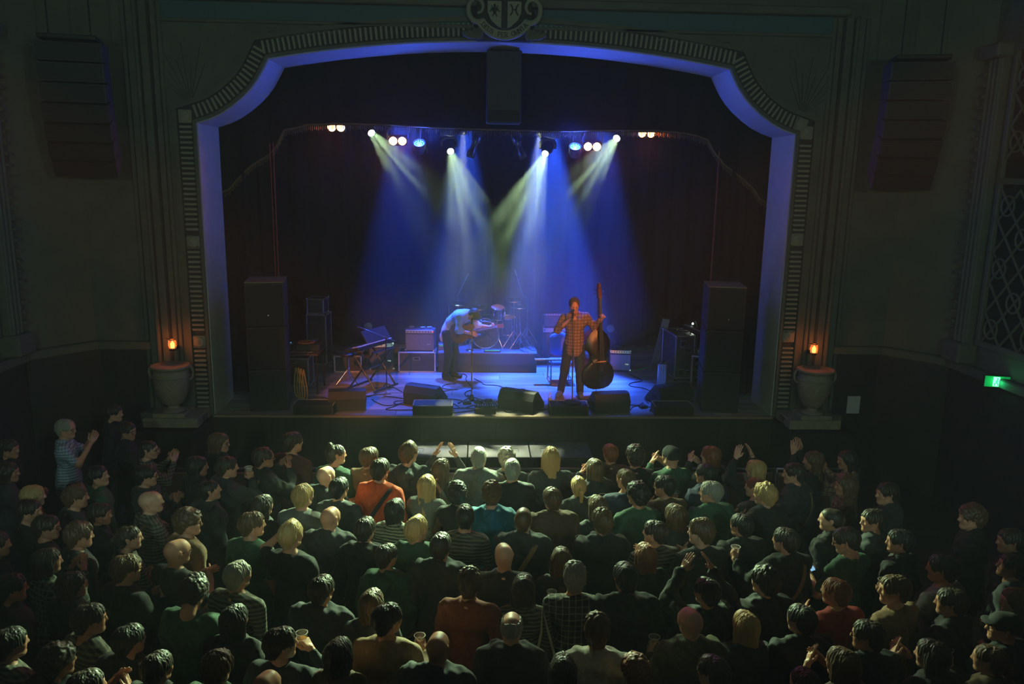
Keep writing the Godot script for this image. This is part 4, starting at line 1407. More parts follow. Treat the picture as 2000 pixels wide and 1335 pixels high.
func build_drums() -> void:
	var R := 0.41
	var t := thing("drum_riser", "low black drum riser platform at the centre back of the stage", "platform", at(-0.135, 0, -3.85))
	part(t, "body", slab(-1.0, 1.0, 0.0, R - 0.03, -0.85, 0.9, 0.005), M.speaker_black)
	part(t, "deck", slab(-1.005, 1.005, R - 0.03, R, -0.86, 0.905, 0.006), M.riser_top)
	t = thing("bass_drum", "large kick drum with a dark printed front head on the riser", "drum", at(-0.18, R, -3.52))
	drum(t, "bass_drum", Vector3(0, 0.29, 0), Vector3(0, 0.03, 1), 0.275, 0.4, "shell_black", 10)
	for s in [-1.0, 1.0]:
		var g := Geo.new()
		g.tube([Vector3(s * 0.26, 0.24, 0.1), Vector3(s * 0.36, 0.0, 0.16)], 0.01, 6)
		part(t, "spur", g, M.chrome)
	t = thing("rack_tom", "small rack tom with pale spots mounted over the kick drum", "drum", at(0.07, 0, -3.6))
	drum(t, "shell", Vector3(0, 1.13, 0), Vector3(0.05, 1, 0.25), 0.14, 0.24, "shell_black", 6)
	var g := Geo.new()
	g.tube([Vector3(0.02, 1.02, -0.06), Vector3(-0.1, 1.02, -0.05), Vector3(-0.14, R + 0.55, 0.03)], 0.013, 8)
	part(t, "mount", g, M.chrome)
	t = thing("floor_tom", "floor tom on three legs right of the kick drum", "drum", at(0.28, R, -3.8))
	drum(t, "shell", Vector3(0, 0.42, 0), Vector3(0, 1, 0.08), 0.19, 0.34, "shell_black", 6)
	for k in 3:
		g = Geo.new()
		var w := 1.1 + TAU * k / 3.0
		g.tube([Vector3(cos(w) * 0.21, 0.5, sin(w) * 0.21), Vector3(cos(w) * 0.23, 0.0, sin(w) * 0.23)], 0.009, 6)
		part(t, "leg", g, M.chrome)
	t = thing("snare_drum", "snare drum on its stand behind the kick drum", "drum", at(-0.5, R, -3.95))
	drum(t, "shell", Vector3(0, 0.6, 0), Vector3(0, 1, 0.1), 0.17, 0.14, "chrome", 8)
	tripod(t, Vector3.ZERO, Vector3(0, 0.52, 0))
	t = thing("drum_throne", "round drum throne behind the kit", "stool", at(-0.1, R, -4.4))
	g = Geo.new()
	g.lathe([Vector2(0, 0.52), Vector2(0.15, 0.52), Vector2(0.17, 0.49), Vector2(0.16, 0.44), Vector2(0, 0.44)], 20)
	part(t, "seat", g, M.vinyl)
	tripod(t, Vector3.ZERO, Vector3(0, 0.45, 0))
	for e in [[Vector3(-0.79, 0, -3.75), Vector3(-0.75, 1.3, -3.7), 0.2, Vector3(0.05, 1, 0.12), "crash cymbal on a chrome stand left of the guitarist's head"], [Vector3(0.42, 0, -3.6), Vector3(0.42, 1.4, -3.6), 0.21, Vector3(-0.04, 1, 0.1), "ride cymbal on the tall stand right of the toms"], [Vector3(-0.36, 0, -4.05), Vector3(-0.3, 1.17, -4.0), 0.19, Vector3(0.1, 1, 0.15), "crash cymbal behind the guitarist's head"]]:
		t = thing("cymbal_stand", e[4], "cymbal", at(e[0].x, R, e[0].z), 0.0, "cymbals of the drum kit")
		var top: Vector3 = e[1] - e[0] - Vector3(0, R, 0)
		tripod(t, Vector3.ZERO, top)
		cymbal(t, top, e[2], e[3])
		g = Geo.new()
		g.cyl(top, top + Vector3(0, 0.06, 0), 0.008, -1, 6)
		part(t, "wing_nut", g, M.chrome)
	t = thing("hi_hat", "pair of hi-hat cymbals just below the ride cymbal", "cymbal", at(0.56, R, -3.42), 0.0, "cymbals of the drum kit")
	tripod(t, Vector3.ZERO, Vector3(-0.05, 0.95, 0))
	cymbal(t, Vector3(-0.05, 0.87, 0), 0.17, Vector3(0, 1, 0.04))
	cymbal(t, Vector3(-0.05, 0.85, 0), 0.17, Vector3(0, -1, -0.04))
	for e in [[Vector3(-0.95, R, -3.95), Vector3(-0.85, 1.28, -3.75), Vector3(-0.6, 1.8, -3.65), "overhead microphone boom rising left of the drums"], [Vector3(0.72, R, -4.0), Vector3(0.63, 1.4, -3.75), Vector3(0.46, 1.9, -3.6), "overhead microphone boom rising right of the drums"]]:
		t = thing("overhead_microphone", e[3], "microphone stand", at(e[0].x, R, e[0].z))
		var lo: Vector3 = e[1] - e[0]
		var hi: Vector3 = e[2] - e[0]
		tripod(t, Vector3.ZERO, Vector3(0, lo.y, 0))
		g = Geo.new()
		g.tube([Vector3(0, lo.y, 0), lo.lerp(hi, 0.12), hi], [0.01, 0.01, 0.007], 6)
		part(t, "boom_arm", g, M.chrome)
		g = Geo.new()
		g.tube([hi, hi + (hi - lo).normalized() * 0.14], [0.011, 0.014], 8)
		part(t, "microphone", g, M.steel)
	t = thing("kick_microphone", "silver microphone on a short stand in front of the kick drum", "microphone stand", at(-0.5, R, -3.16))
	g = Geo.new()
	g.tube([Vector3(0, 0.01, 0), Vector3(0, 0.28, 0), Vector3(0.08, 0.3, -0.03)], 0.008, 6)
	g.lathe([Vector2(0, 0.02), Vector2(0.08, 0.012), Vector2(0.08, 0), Vector2(0, 0)], 16)
	part(t, "stand", g, M.chrome)
	g = Geo.new()
	g.tube([Vector3(0.06, 0.3, -0.02), Vector3(0.22, 0.31, -0.1)], [0.022, 0.026], 10)
	part(t, "microphone", g, M.steel)
	t = thing("effects_box", "small box with a green lit strip on the front of the riser", "box", at(-0.04, R, -3.05))
	part(t, "case", slab(-0.17, 0.17, 0.0, 0.055, -0.07, 0.07, 0.006), M.case_panel)
	part(t, "led_strip", slab(-0.15, 0.15, 0.035, 0.05, 0.07, 0.074), M.led_green)
	t = thing("effects_rack", "small rack with green lights beside the riser", "box", at(-1.03, R, -3.25))
	part(t, "case", slab(-0.11, 0.11, 0.0, 0.13, -0.1, 0.1, 0.006), M.steel)
	part(t, "led_strip", slab(-0.09, 0.02, 0.09, 0.105, 0.1, 0.104), M.led_green)
	for e in [[0.62, -3.12, "metal bass drum pedal lying at the right of the riser"], [0.78, -3.3, "flat metal plate lying at the right corner of the riser"]]:
		t = thing("drum_pedal", e[2], "pedal", at(e[0], R, e[1]), 0.4)
		g = Geo.new()
		g.box(Vector3(0, 0.02, 0), Vector3(0.1, 0.012, 0.26), Basis(Vector3.RIGHT, 0.12), 0.003)
		g.tube([Vector3(-0.05, 0.01, -0.12), Vector3(-0.05, 0.14, -0.13), Vector3(0.05, 0.14, -0.13), Vector3(0.05, 0.01, -0.12)], 0.007, 5)
		part(t, "footboard", g, M.steel)

func build_right() -> void:
	# bass amplifier
	var t := amplifier("bass speaker cabinet standing behind the blue chair", at(1.34, 0, -4.5), Vector3(0.52, 0.7, 0.4), 0.0, 0.0, "cloth_dark", 2)
	amplifier("bass amplifier head on top of the speaker cabinet behind the chair", at(1.34, 0.7, -4.5), Vector3(0.5, 0.3, 0.34), 0.0, 0.0, "cloth_dark", 8)
	amplifier("small tilted-back amplifier with pale grille right of the double bass", at(2.62, 0, -3.2), Vector3(0.44, 0.44, 0.26), -0.12, 0.28, "cloth_pale", 8)
	# chair
	t = thing("banquet_chair", "blue padded metal banquet chair behind the singer", "chair", at(1.27, 0, -2.2), 0.05)
	var g := Geo.new()
	g.box(Vector3(0, 0.43, 0.02), Vector3(0.42, 0.07, 0.42), Basis(), 0.025)
	part(t, "seat", g, M.seat_blue)
	var f := Field.new(Vector3(-0.26, 0.45, -0.3), Vector3(0.26, 1.02, -0.08), 0.014)
	f.bone(Vector3(-0.1, 0.6, -0.2), Vector3(-0.1, 0.82, -0.225), 0.1, 0.1, 0.06, Vector3(1, 1, 2.6))
	f.bone(Vector3(0.1, 0.6, -0.2), Vector3(0.1, 0.82, -0.225), 0.1, 0.1, 0.06, Vector3(1, 1, 2.6))
	f.bone(Vector3(0, 0.6, -0.2), Vector3(0, 0.86, -0.225), 0.12, 0.1, 0.06, Vector3(1, 1, 3.0))
	part(t, "back_pad", f.geo(), M.seat_blue)
	g = Geo.new()
	var pts := [Vector3(-0.21, 0.0, -0.26), Vector3(-0.21, 0.45, -0.2), Vector3(-0.22, 0.78, -0.23), Vector3(-0.17, 0.93, -0.245), Vector3(-0.07, 0.975, -0.25), Vector3(0.07, 0.975, -0.25), Vector3(0.17, 0.93, -0.245), Vector3(0.22, 0.78, -0.23), Vector3(0.21, 0.45, -0.2), Vector3(0.21, 0.0, -0.26)]
	g.tube(pts, 0.013, 8)
	part(t, "back_frame", g, M.chair_metal)
	for s in [-1.0, 1.0]:
		g = Geo.new()
		g.tube([Vector3(s * 0.21, 0.0, 0.22), Vector3(s * 0.21, 0.4, 0.2), Vector3(s * 0.21, 0.41, -0.2)], 0.012, 8)
		part(t, "leg", g, M.chair_metal)
		g = Geo.new()
		g.tube([Vector3(s * 0.21, 0.08, 0.218), Vector3(s * 0.21, 0.08, -0.25)], 0.009, 6)
		part(t, "stretcher", g, M.chair_metal)
	g = Geo.new()
	g.tube([Vector3(-0.21, 0.1, 0.218), Vector3(0.21, 0.1, 0.218)], 0.009, 6)
	part(t, "front_stretcher", g, M.chair_metal)
	t = thing("wooden_board", "narrow pale board lying across the chair seat", "board", at(1.12, 0.468, -2.1), 0.06)
	part(t, "plank", slab(-0.36, 0.3, 0.0, 0.022, -0.06, 0.06, 0.004), M.ply)
	# cases at right
	t = thing("silver_case", "ribbed silver equipment case standing upright beside the tall flight case", "case", at(3.27, 0, -2.12), -0.35)
	g = Geo.new()
	g.box(Vector3(0, 0.21, 0), Vector3(0.17, 0.42, 0.34), Basis(), 0.012)
	part(t, "shell", g, M.aluminium)
	for i in 4:
		g = Geo.new()
		g.box(Vector3(-0.06 + i * 0.04, 0.21, 0.172), Vector3(0.012, 0.4, 0.008), Basis(), 0.002)
		part(t, "rib", g, M.chrome)
	g = Geo.new()
	g.tube([Vector3(0, 0.42, -0.06), Vector3(0, 0.455, -0.05), Vector3(0, 0.455, 0.05), Vector3(0, 0.42, 0.06)], 0.01, 6)
	part(t, "handle", g, M.black_paint)
	g = Geo.new()
	g.ball(Vector3(-0.087, 0.33, 0.04), Vector3(0.004, 0.03, 0.03), Basis(), 5, 10)
	part(t, "sticker", g, M.sticker)
	flight_case("flight_case", "tall wheeled flight case with recessed latches at the right side", at(3.68, 0, -2.66), Vector3(0.4, 0.86, 0.8), 0.1, [[-0.25, 0.62, 0.12, 0.16], [0.25, 0.3, 0.16, 0.11], [-0.3, -0.72, 0.12, 0.16], [0.35, -0.74, 0.11, 0.14]], true)
	t = thing("equipment_pile", "dark pile of coiled leads on top of the tall flight case", "cable", at(3.66, 0.932, -2.7))
	g = Geo.new()
	for k in 3:
		pts = []
		for i in 24: pts.append(Vector3(cos(i * 0.55) * (0.1 + 0.01 * k) + (k - 1) * 0.05, 0.012 + 0.018 * k + 0.004 * sin(i * 2.0), sin(i * 0.55) * 0.13 + (k - 1) * 0.16))
		g.tube(pts, 0.01, 5)
	part(t, "coil", g, M.cable_black)
	t = thing("equipment_rack", "open wooden equipment rack with blue side against the right speaker stack", "rack", at(4.02, 0, -1.75), -0.5)
	part(t, "side_panel", slab(-0.24, -0.2, 0.0, 0.66, -0.3, 0.3, 0.004), M.ply)
	part(t, "side_panel", slab(0.2, 0.24, 0.0, 0.66, -0.3, 0.3, 0.004), M.blue_paint)
	part(t, "top_panel", slab(-0.24, 0.24, 0.66, 0.69, -0.3, 0.3, 0.004), M.aluminium)
	part(t, "bottom_panel", slab(-0.2, 0.2, 0.02, 0.05, -0.3, 0.3, 0.004), M.ply)
	for i in 4:
		var u := part(t, "rack_unit", slab(-0.195, 0.195, 0.1 + i * 0.13, 0.19 + i * 0.13, -0.25, 0.27, 0.004), M.fixture)
		g = Geo.new()
		for k in 4: g.cyl(Vector3(-0.12 + k * 0.08, 0.145 + i * 0.13, 0.27), Vector3(-0.12 + k * 0.08, 0.145 + i * 0.13, 0.285), 0.012, -1, 8)
		part(u, "knob", g, M.steel)
	t = thing("plug_cluster", "white plugs and leads tangled at the foot of the rack", "cable", at(3.98, 0, -1.22))
	for k in 5:
		g = Geo.new()
		g.box(Vector3(-0.1 + k * 0.05, 0.05 + 0.03 * (k % 3), 0.04 * (k % 2)), Vector3(0.05, 0.045, 0.045), Basis(Vector3.UP, k * 0.6), 0.01)
		part(t, "plug", g, M.plug_white)
	g = Geo.new()
	for k in 4:
		pts = []
		for i in 12: pts.append(Vector3(-0.25 + 0.04 * i, 0.012 + 0.09 * sin(i * 0.28) * (1 + 0.4 * k), 0.08 + 0.03 * k + 0.06 * sin(i * 0.6 + k)))
		g.tube(pts, 0.009, 5)
	part(t, "lead", g, M.cable_warm)
	t = thing("small_keyboard", "slim keyboard controller propped on a slant above the rack", "keyboard", at(4.0, 0.95, -2.4), -0.6)
	g = Geo.new()
	g.box(Vector3(0, 0.04, 0), Vector3(0.62, 0.05, 0.2), Basis(Vector3.BACK, -0.3), 0.008)
	part(t, "body", g, M.fixture)
	g = Geo.new()
	g.box(Vector3(0, 0.068, 0.05), Vector3(0.58, 0.006, 0.03), Basis(Vector3.BACK, -0.3))
	part(t, "key_strip", g, M.key_white)
	g = Geo.new()
	g.tube([Vector3(-0.25, -0.93, 0), Vector3(0.2, 0.02, 0)], 0.012, 6)
	g.tube([Vector3(0.25, -0.93, 0), Vector3(-0.2, 0.08, 0)], 0.012, 6)
	part(t, "stand", g, M.fixture)
	t = thing("work_lamp", "tiny bright work lamp over the flight cases at right", "lamp", at(3.97, 1.08, -2.75))
	g = Geo.new()
	g.ball(Vector3.ZERO, Vector3.ONE * 0.022, Basis(), 6, 8)
	part(t, "lamp_bulb", g, M.work_glow)
	g = Geo.new()
	g.tube([Vector3(0, 0.03, 0), Vector3(0.06, 0.05, -0.02), Vector3(0.12, -0.1, -0.03), Vector3(0.13, -1.08, -0.03)], 0.008, 6)
	g.lathe([Vector2(0, 0.005), Vector2(0.09, 0.005), Vector2(0.09, -0.012), Vector2(0, -0.012)], 14, Transform3D(Basis(), Vector3(0.13, -1.068, -0.03)))
	part(t, "gooseneck", g, M.fixture)
	omni(t, Vector3.ZERO, Color(0.9, 1.0, 0.85), 0.03, 0.02)
	t = thing("leaning_panel", "dark grey board leaning behind the silver case", "board", at(3.42, 0, -3.15), 0.2)
	g = Geo.new()
	g.box(Vector3(0.0, 0.55, 0), Vector3(0.16, 1.12, 0.03), Basis(Vector3.BACK, -0.2), 0.006)
	part(t, "panel", g, M.grey_panel)
	t = thing("green_lit_stick", "thin green-lit stick lying on the dark floor at right", "stick", at(3.15, 0, -3.35), 0.73)
	g = Geo.new()
	g.tube([Vector3(-0.42, 0.014, 0), Vector3(0.42, 0.014, 0)], 0.012, 6)
	part(t, "rod", g, M.stick_green_light)
	# microphones, bottle, boxes and cables
	mic_stand("straight microphone stand on a round black base in front of the singer", at(1.27, 0.172, -0.16), 1.5, true, "fixture_shiny", Vector3(0.04, 0, -0.62))
	mic_stand("microphone stand with an orange lit microphone in front of the guitarist", at(-0.44, 0, -0.86), 1.54, false, "stand_orange_lit")
	t = thing("water_bottle", "clear plastic water bottle standing beside the low front-fill box", "bottle", at(0.93, 0, -0.62))
	g = Geo.new()
	g.lathe([Vector2(0, 0.002), Vector2(0.032, 0.002), Vector2(0.033, 0.05), Vector2(0.03, 0.08), Vector2(0.033, 0.11), Vector2(0.033, 0.15), Vector2(0.014, 0.19), Vector2(0.013, 0.205)], 16)
	part(t, "bottle_body", g, M.clear_plastic)
	g = Geo.new()
	g.lathe([Vector2(0.034, 0.075), Vector2(0.034, 0.12)], 16)
	part(t, "bottle_label", g, M.paper)
	g = Geo.new()
	g.cyl(Vector3(0, 0.2, 0), Vector3(0, 0.22, 0), 0.015, -1, 10)
	part(t, "cap", g, M.plug_white)
	t = thing("patch_box", "black stage patch box bristling with plugged leads at the stage edge", "box", at(-0.2, 0, -0.16))
	part(t, "case", slab(-0.18, 0.18, 0.0, 0.09, -0.08, 0.1, 0.008), M.black_paint)
	for k in 8:
		g = Geo.new()
		var x := -0.15 + k * 0.042
		g.tube([Vector3(x, 0.09, 0.02), Vector3(x, 0.15, 0.02), Vector3(x + 0.05, 0.17 + 0.01 * (k % 3), -0.06), Vector3(x + 0.1, 0.05, -0.16), Vector3(x + 0.12, 0.008, -0.24)], 0.008, 6)
		part(t, "plugged_lead", g, M.cable_black)
		g = Geo.new()
		g.cyl(Vector3(x, 0.09, 0.02), Vector3(x, 0.125, 0.02), 0.011, -1, 8)
		part(t, "plug", g, M.steel)
	t = thing("set_list", "white paper set list lying on the boards between the monitors", "paper", at(-0.02, 0.002, -0.62), 0.1)
	part(t, "sheet", slab(-0.06, 0.06, 0.0, 0.003, -0.1, 0.1), M.paper)
	for e in [[-0.52, -0.66, 0.1, "dark pedal left of the guitarist's microphone stand"], [-0.32, -0.72, -0.2, "silver edged pedal under the guitarist's microphone"], [-0.14, -0.78, 0.2, "dark pedal right of the guitarist's microphone stand"], [2.55, -0.45, 0.3, "dark pedal right of the double bass monitor"], [2.72, -0.3, -0.4, "dark pedal near the low box at right"]]:
		t = thing("effect_pedal", e[3], "pedal", at(e[0], 0, e[1]), e[2])
		part(t, "case", slab(-0.07, 0.07, 0.0, 0.045, -0.05, 0.05, 0.008), M.fixture)
		g = Geo.new()
		g.cyl(Vector3(0, 0.045, 0.02), Vector3(0, 0.06, 0.02), 0.013, -1, 8)
		part(t, "switch", g, M.chrome)
		g = Geo.new()
		g.cyl(Vector3(-0.03, 0.045, -0.02), Vector3(-0.03, 0.055, -0.02), 0.01, -1, 8)
		g.cyl(Vector3(0.03, 0.045, -0.02), Vector3(0.03, 0.055, -0.02), 0.01, -1, 8)
		part(t, "knob", g, M.steel)
	var r := RandomNumberGenerator.new()
	r.seed = 12
	var runs := [[[-2.0, -1.1], [-1.6, -0.85], [-1.75, -0.6], [-1.35, -0.45], [-0.7, -0.35], [-0.3, -0.3], "black lead winding from the keyboard to the patch box"],
		[[-2.2, -0.9], [-1.9, -0.5], [-1.6, -0.75], [-1.85, -0.25], [-0.8, -0.1], [-0.35, -0.25], "black lead looping beside the second monitor"],
		[[-0.75, -2.0], [-1.0, -1.75], [-0.7, -1.6], [-0.95, -1.45], [-1.3, -1.2], [-1.0, -0.95], [-0.6, -0.8], "black lead curling at the guitarist's feet"],
		[[-0.4, -2.4], [-0.2, -1.95], [0.2, -1.7], [0.5, -1.65], [0.45, -1.5], [0.75, -1.3], [0.8, -0.8], "black lead running from the riser past the set list"],
		[[-0.44, -0.9], [-0.55, -1.4], [-0.5, -2.0], [-0.55, -2.6], [-0.9, -2.85], "black lead running back from the microphone stand to the riser"],
		[[-1.0, -0.3], [-0.75, -0.6], [-0.6, -0.35], [-0.4, -0.55], [-0.2, -0.3], "black lead tangled in front of the patch box"],
		[[-0.1, -0.25], [0.1, -0.5], [0.15, -0.15], [0.6, -0.08], [0.9, -0.35], [1.0, -0.75], "black lead running from the patch box to the bottle"],
		[[1.8, -1.05], [1.75, -0.75], [2.0, -0.68], [2.35, -0.6], [2.6, -0.75], [2.5, -0.4], "black lead trailing from the double bass"],
		[[2.3, -0.3], [2.5, -0.55], [2.8, -0.4], [2.65, -0.2], [2.9, -0.55], [3.4, -0.3], "black lead coiled between the two right monitors"],
		[[2.7, -2.9], [2.9, -2.3], [2.6, -1.9], [2.9, -1.4], [2.7, -0.7], "black lead from the small amplifier to the stage edge"],
		[[-3.2, -1.0], [-2.9, -0.9], [-2.7, -1.15], [-2.3, -1.1], [-1.9, -1.25], "black lead below the keyboard stand"],
		[[3.3, -1.75], [3.6, -1.6], [3.5, -1.3], [3.9, -1.0], [3.7, -0.5], "pale lead in front of the tall flight case"]]
	for e in runs:
		pts = []
		for i in e.size() - 1:
			pts.append(at(e[i][0], 0.01, e[i][1]))
			if i < e.size() - 2:
				var a := Vector2(e[i][0], e[i][1]).lerp(Vector2(e[i + 1][0], e[i + 1][1]), 0.5)
				pts.append(at(a.x + r.randf_range(-0.1, 0.1), 0.01, a.y + r.randf_range(-0.08, 0.08)))
		ringed(pts, 0.009, M.cable_warm if e[-1].begins_with("pale") else M.cable_black, e[-1])

# the double bass, standing upright with its front to the hall
func build_bass() -> void:
	var t := thing("double_bass", "dark varnished double bass held upright by the singer", "double bass", at(1.86, 0, -1.12), 0.0)
	t.rotation = Vector3(-0.06, 0.28, 0.015)
	var half := [[0.0, 0.0], [0.1, 0.005], [0.2, 0.04], [0.275, 0.12], [0.305, 0.22], [0.3, 0.32], [0.27, 0.4], [0.235, 0.45], [0.225, 0.455], [0.185, 0.5], [0.165, 0.56], [0.17, 0.63], [0.195, 0.68], [0.21, 0.7], [0.225, 0.745], [0.232, 0.82], [0.215, 0.9], [0.17, 0.98], [0.11, 1.045], [0.055, 1.085], [0.03, 1.12], [0.0, 1.125]]
	var o := PackedVector2Array()
	for q in half: o.append(Vector2(q[0], q[1]))
	for i in range(half.size() - 2, 0, -1): o.append(Vector2(-half[i][0], half[i][1]))
	var up := Vector3(0, 0.16, 0)
	var g := Geo.new()
	g.prism(o, -0.2, 0.0, Transform3D(Basis(), up))
	part(t, "ribs", g, M.bass_side, "reddish brown sides")
	for e in [[0.0, 0.022, "top_plate", "bass_top", 1.0], [-0.22, -0.2, "back_plate", "bass_side", -1.0]]:
		g = Geo.new()
		var rim := []
		var mid := []
		for q in o: rim.append(Vector3(q.x * 1.03, 0.56 + (q.y - 0.56) * 1.015, e[0] if e[4] > 0 else e[1]) + up)
		rim.append(rim[0])
		var rows := [rim]
		for k in 5:
			var f := 1.0 - 0.22 * (k + 1) * (0.9)
			var rw := []
			for q in o: rw.append(Vector3(q.x * 1.03 * f, 0.56 + (q.y - 0.56) * 1.015 * f, (e[1] if e[4] > 0 else e[0]) + e[4] * 0.05 * sin((1 - f) * PI / 2)) + up)
			rw.append(rw[0])
			rows.append(rw)
		rows.append(rw_point(o.size() + 1, Vector3(0, 0.56, (e[1] if e[4] > 0 else e[0]) + e[4] * 0.05) + up))
		g.sheet(rows, e[4] < 0)
		part(t, e[2], g, M[e[3]])
	g = Geo.new()
	var nb := PackedVector2Array([Vector2(-0.022, 1.1), Vector2(0.022, 1.1), Vector2(0.02, 1.68), Vector2(-0.02, 1.68)])
	g.prism(nb, 0.02, 0.075, Transform3D(Basis(), up - Vector3(0, 0.02, 0)))
	g.tube([up + Vector3(0, 1.2, 0.03), up + Vector3(0, 1.05, -0.02), up + Vector3(0, 0.98, -0.1)], [0.03, 0.05, 0.07], 10)
	part(t, "neck", g, M.bass_side)
	g = Geo.new()
	var fb := PackedVector2Array([Vector2(-0.036, 0.72), Vector2(0.036, 0.72), Vector2(0.021, 1.66), Vector2(-0.021, 1.66)])
	g.prism(fb, 0.0, 0.02, Transform3D(Basis(Vector3.RIGHT, -0.05), up + Vector3(0, 0, 0.155)))
	part(t, "fingerboard", g, M.ebony)
	g = Geo.new()
	g.prism(PackedVector2Array([Vector2(-0.03, 1.66), Vector2(0.03, 1.66), Vector2(0.026, 1.84), Vector2(-0.026, 1.84)]), -0.06, 0.04, Transform3D(Basis(Vector3.RIGHT, -0.12), up + Vector3(0, 0, 0.26)))
	part(t, "peg_box", g, M.bass_scroll)
	g = Geo.new()
	var pts := []
	for i in 26:
		var w := i * 0.45
		var r := 0.055 * (1.0 - i / 34.0)
		pts.append(up + Vector3(0, 1.875 + sin(w + 3.6) * r, 0.03 + cos(w + 3.6) * r))
	g.tube(pts, 0.02, 8)
	g.cyl(up + Vector3(-0.035, 1.875, 0.03), up + Vector3(0.035, 1.875, 0.03), 0.022, -1, 10)
	part(t, "scroll", g, M.bass_scroll, "carved scroll catching orange light")
	for k in 4:
		g = Geo.new()
		var s := 1.0 if k % 2 == 0 else -1.0
		var q := up + Vector3(s * 0.03, 1.7 + 0.035 * k, 0.04)
		g.cyl(q, q + Vector3(s * 0.05, 0, 0), 0.007, -1, 6)
		g.box(q + Vector3(s * 0.065, 0, 0), Vector3(0.012, 0.035, 0.04), Basis(), 0.005)
		part(t, "tuning_peg", g, M.chrome)
	g = Geo.new()
	g.prism(PackedVector2Array([Vector2(-0.1, 0.0), Vector2(-0.06, 0.0), Vector2(-0.045, 0.05), Vector2(0.045, 0.05), Vector2(0.06, 0.0), Vector2(0.1, 0.0), Vector2(0.085, 0.1), Vector2(0.05, 0.135), Vector2(-0.05, 0.135), Vector2(-0.085, 0.1)]), -0.01, 0.01, Transform3D(Basis(Vector3.RIGHT, PI / 2 - 0.25), up + Vector3(0, 0.5, 0.07)))
	part(t, "bridge", g, M.bridge_wood, "pale maple bridge")
	g = Geo.new()
	g.prism(PackedVector2Array([Vector2(-0.02, 0.03), Vector2(0.02, 0.03), Vector2(0.045, 0.34), Vector2(-0.045, 0.34)]), 0.0, 0.015, Transform3D(Basis(Vector3.RIGHT, 0.18), up + Vector3(0, 0, 0.075)))
	part(t, "tailpiece", g, M.ebony)
	for k in 4:
		g = Geo.new()
		var x := (k - 1.5)
		g.tube([up + Vector3(x * 0.02, 0.34, 0.14), up + Vector3(x * 0.025, 0.505, 0.185), up + Vector3(x * 0.01, 1.69, 0.095)], 0.0035, 5)
		part(t, "string", g, M.steel)
	for s in [-1.0, 1.0]:
		g = Geo.new()
		pts = []
		for i in 13:
			var u := i / 12.0 * 2.0 - 1.0
			pts.append(up + Vector3(s * (0.13 + 0.03 * sin(u * 2.6)), 0.5 + u * 0.12, 0.066 - 0.012 * u))
		g.tube(pts, [0.012, 0.006, 0.004, 0.005, 0.006, 0.007, 0.007, 0.007, 0.006, 0.005, 0.004, 0.006, 0.012], 6)
		part(t, "sound_hole", g, M.ebony)
	g = Geo.new()
	g.cyl(up + Vector3(0, 0.01, -0.09), Vector3(0, 0.0, -0.09), 0.008, 0.005, 8)
	part(t, "end_pin", g, M.chrome)

func rw_point(count: int, p: Vector3) -> Array:
	var a := []
	for i in count: a.append(p)
	return a

# ---------------------------------------------------------------- people
var head_geo := {}
var hand_geo := {}
var body_mesh := {}
var cloth_mesh := {}
var hair_mesh := {}

func mir(p: Vector3) -> Vector3:
	return Vector3(-p.x, p.y, p.z)

# head about its centre, looking along -z
func make_head(kind: int) -> Geo:
	if head_geo.has(kind): return head_geo[kind]
	var f := Field.new(Vector3(-0.13, -0.26, -0.17), Vector3(0.13, 0.16, 0.16), 0.0065 if kind < 2 else 0.0045)
	var fem := kind == 1
	f.bone(Vector3(0, 0.028, 0.03), Vector3(0, 0.03, -0.02), 0.09, 0.086, 0.03, Vector3(1.16, 1.0, 1.0))
	f.bone(Vector3(0, 0.01, -0.045), Vector3(0, -0.055, -0.05), 0.058, 0.044, 0.04)
	for s in [-1.0, 1.0]:
		f.bone(Vector3(s * 0.046, -0.05, 0.0), Vector3(s * 0.012, -0.09, -0.066), 0.024 if fem else 0.028, 0.018 if fem else 0.022, 0.035)
		f.bone(Vector3(s * 0.04, -0.018, -0.068), Vector3(s * 0.034, -0.03, -0.07), 0.022, 0.02, 0.03)
	f.bone(Vector3(-0.036, 0.03, -0.087), Vector3(0.036, 0.03, -0.087), 0.012, 0.012, 0.025)
	for s in [-1.0, 1.0]:
		f.bone(Vector3(s * 0.031, 0.008, -0.112), Vector3(s * 0.033, 0.008, -0.112), 0.017, 0.017, 0.012, Vector3.ONE, true)
		f.bone(Vector3(s * 0.031, 0.008, -0.088), Vector3(s * 0.0315, 0.008, -0.088), 0.012, 0.012, 0.006)
	f.bone(Vector3(0, 0.02, -0.098), Vector3(0, -0.02, -0.118), 0.009, 0.013, 0.014)
	for s in [-1.0, 1.0]: f.bone(Vector3(s * 0.008, -0.022, -0.108), Vector3(s * 0.009, -0.022, -0.108), 0.009, 0.009, 0.01)
	f.bone(Vector3(-0.018, -0.047, -0.093), Vector3(0.018, -0.047, -0.093), 0.008, 0.008, 0.01)
	f.bone(Vector3(-0.014, -0.058, -0.091), Vector3(0.014, -0.058, -0.091), 0.008, 0.008, 0.008)
	f.bone(Vector3(0, -0.086, -0.082), Vector3(0, -0.09, -0.08), 0.017, 0.016, 0.02)
	for s in [-1.0, 1.0]: f.bone(Vector3(s * 0.079, 0.02, 0.016), Vector3(s * 0.075, -0.02, 0.008), 0.021, 0.015, 0.012, Vector3(2.0, 1, 1))
	f.bone(Vector3(0, -0.05, 0.025), Vector3(0, -0.15, 0.03), 0.052 if fem else 0.06, 0.052 if fem else 0.06, 0.03)
	head_geo[kind] = f.geo()
	return head_geo[kind]

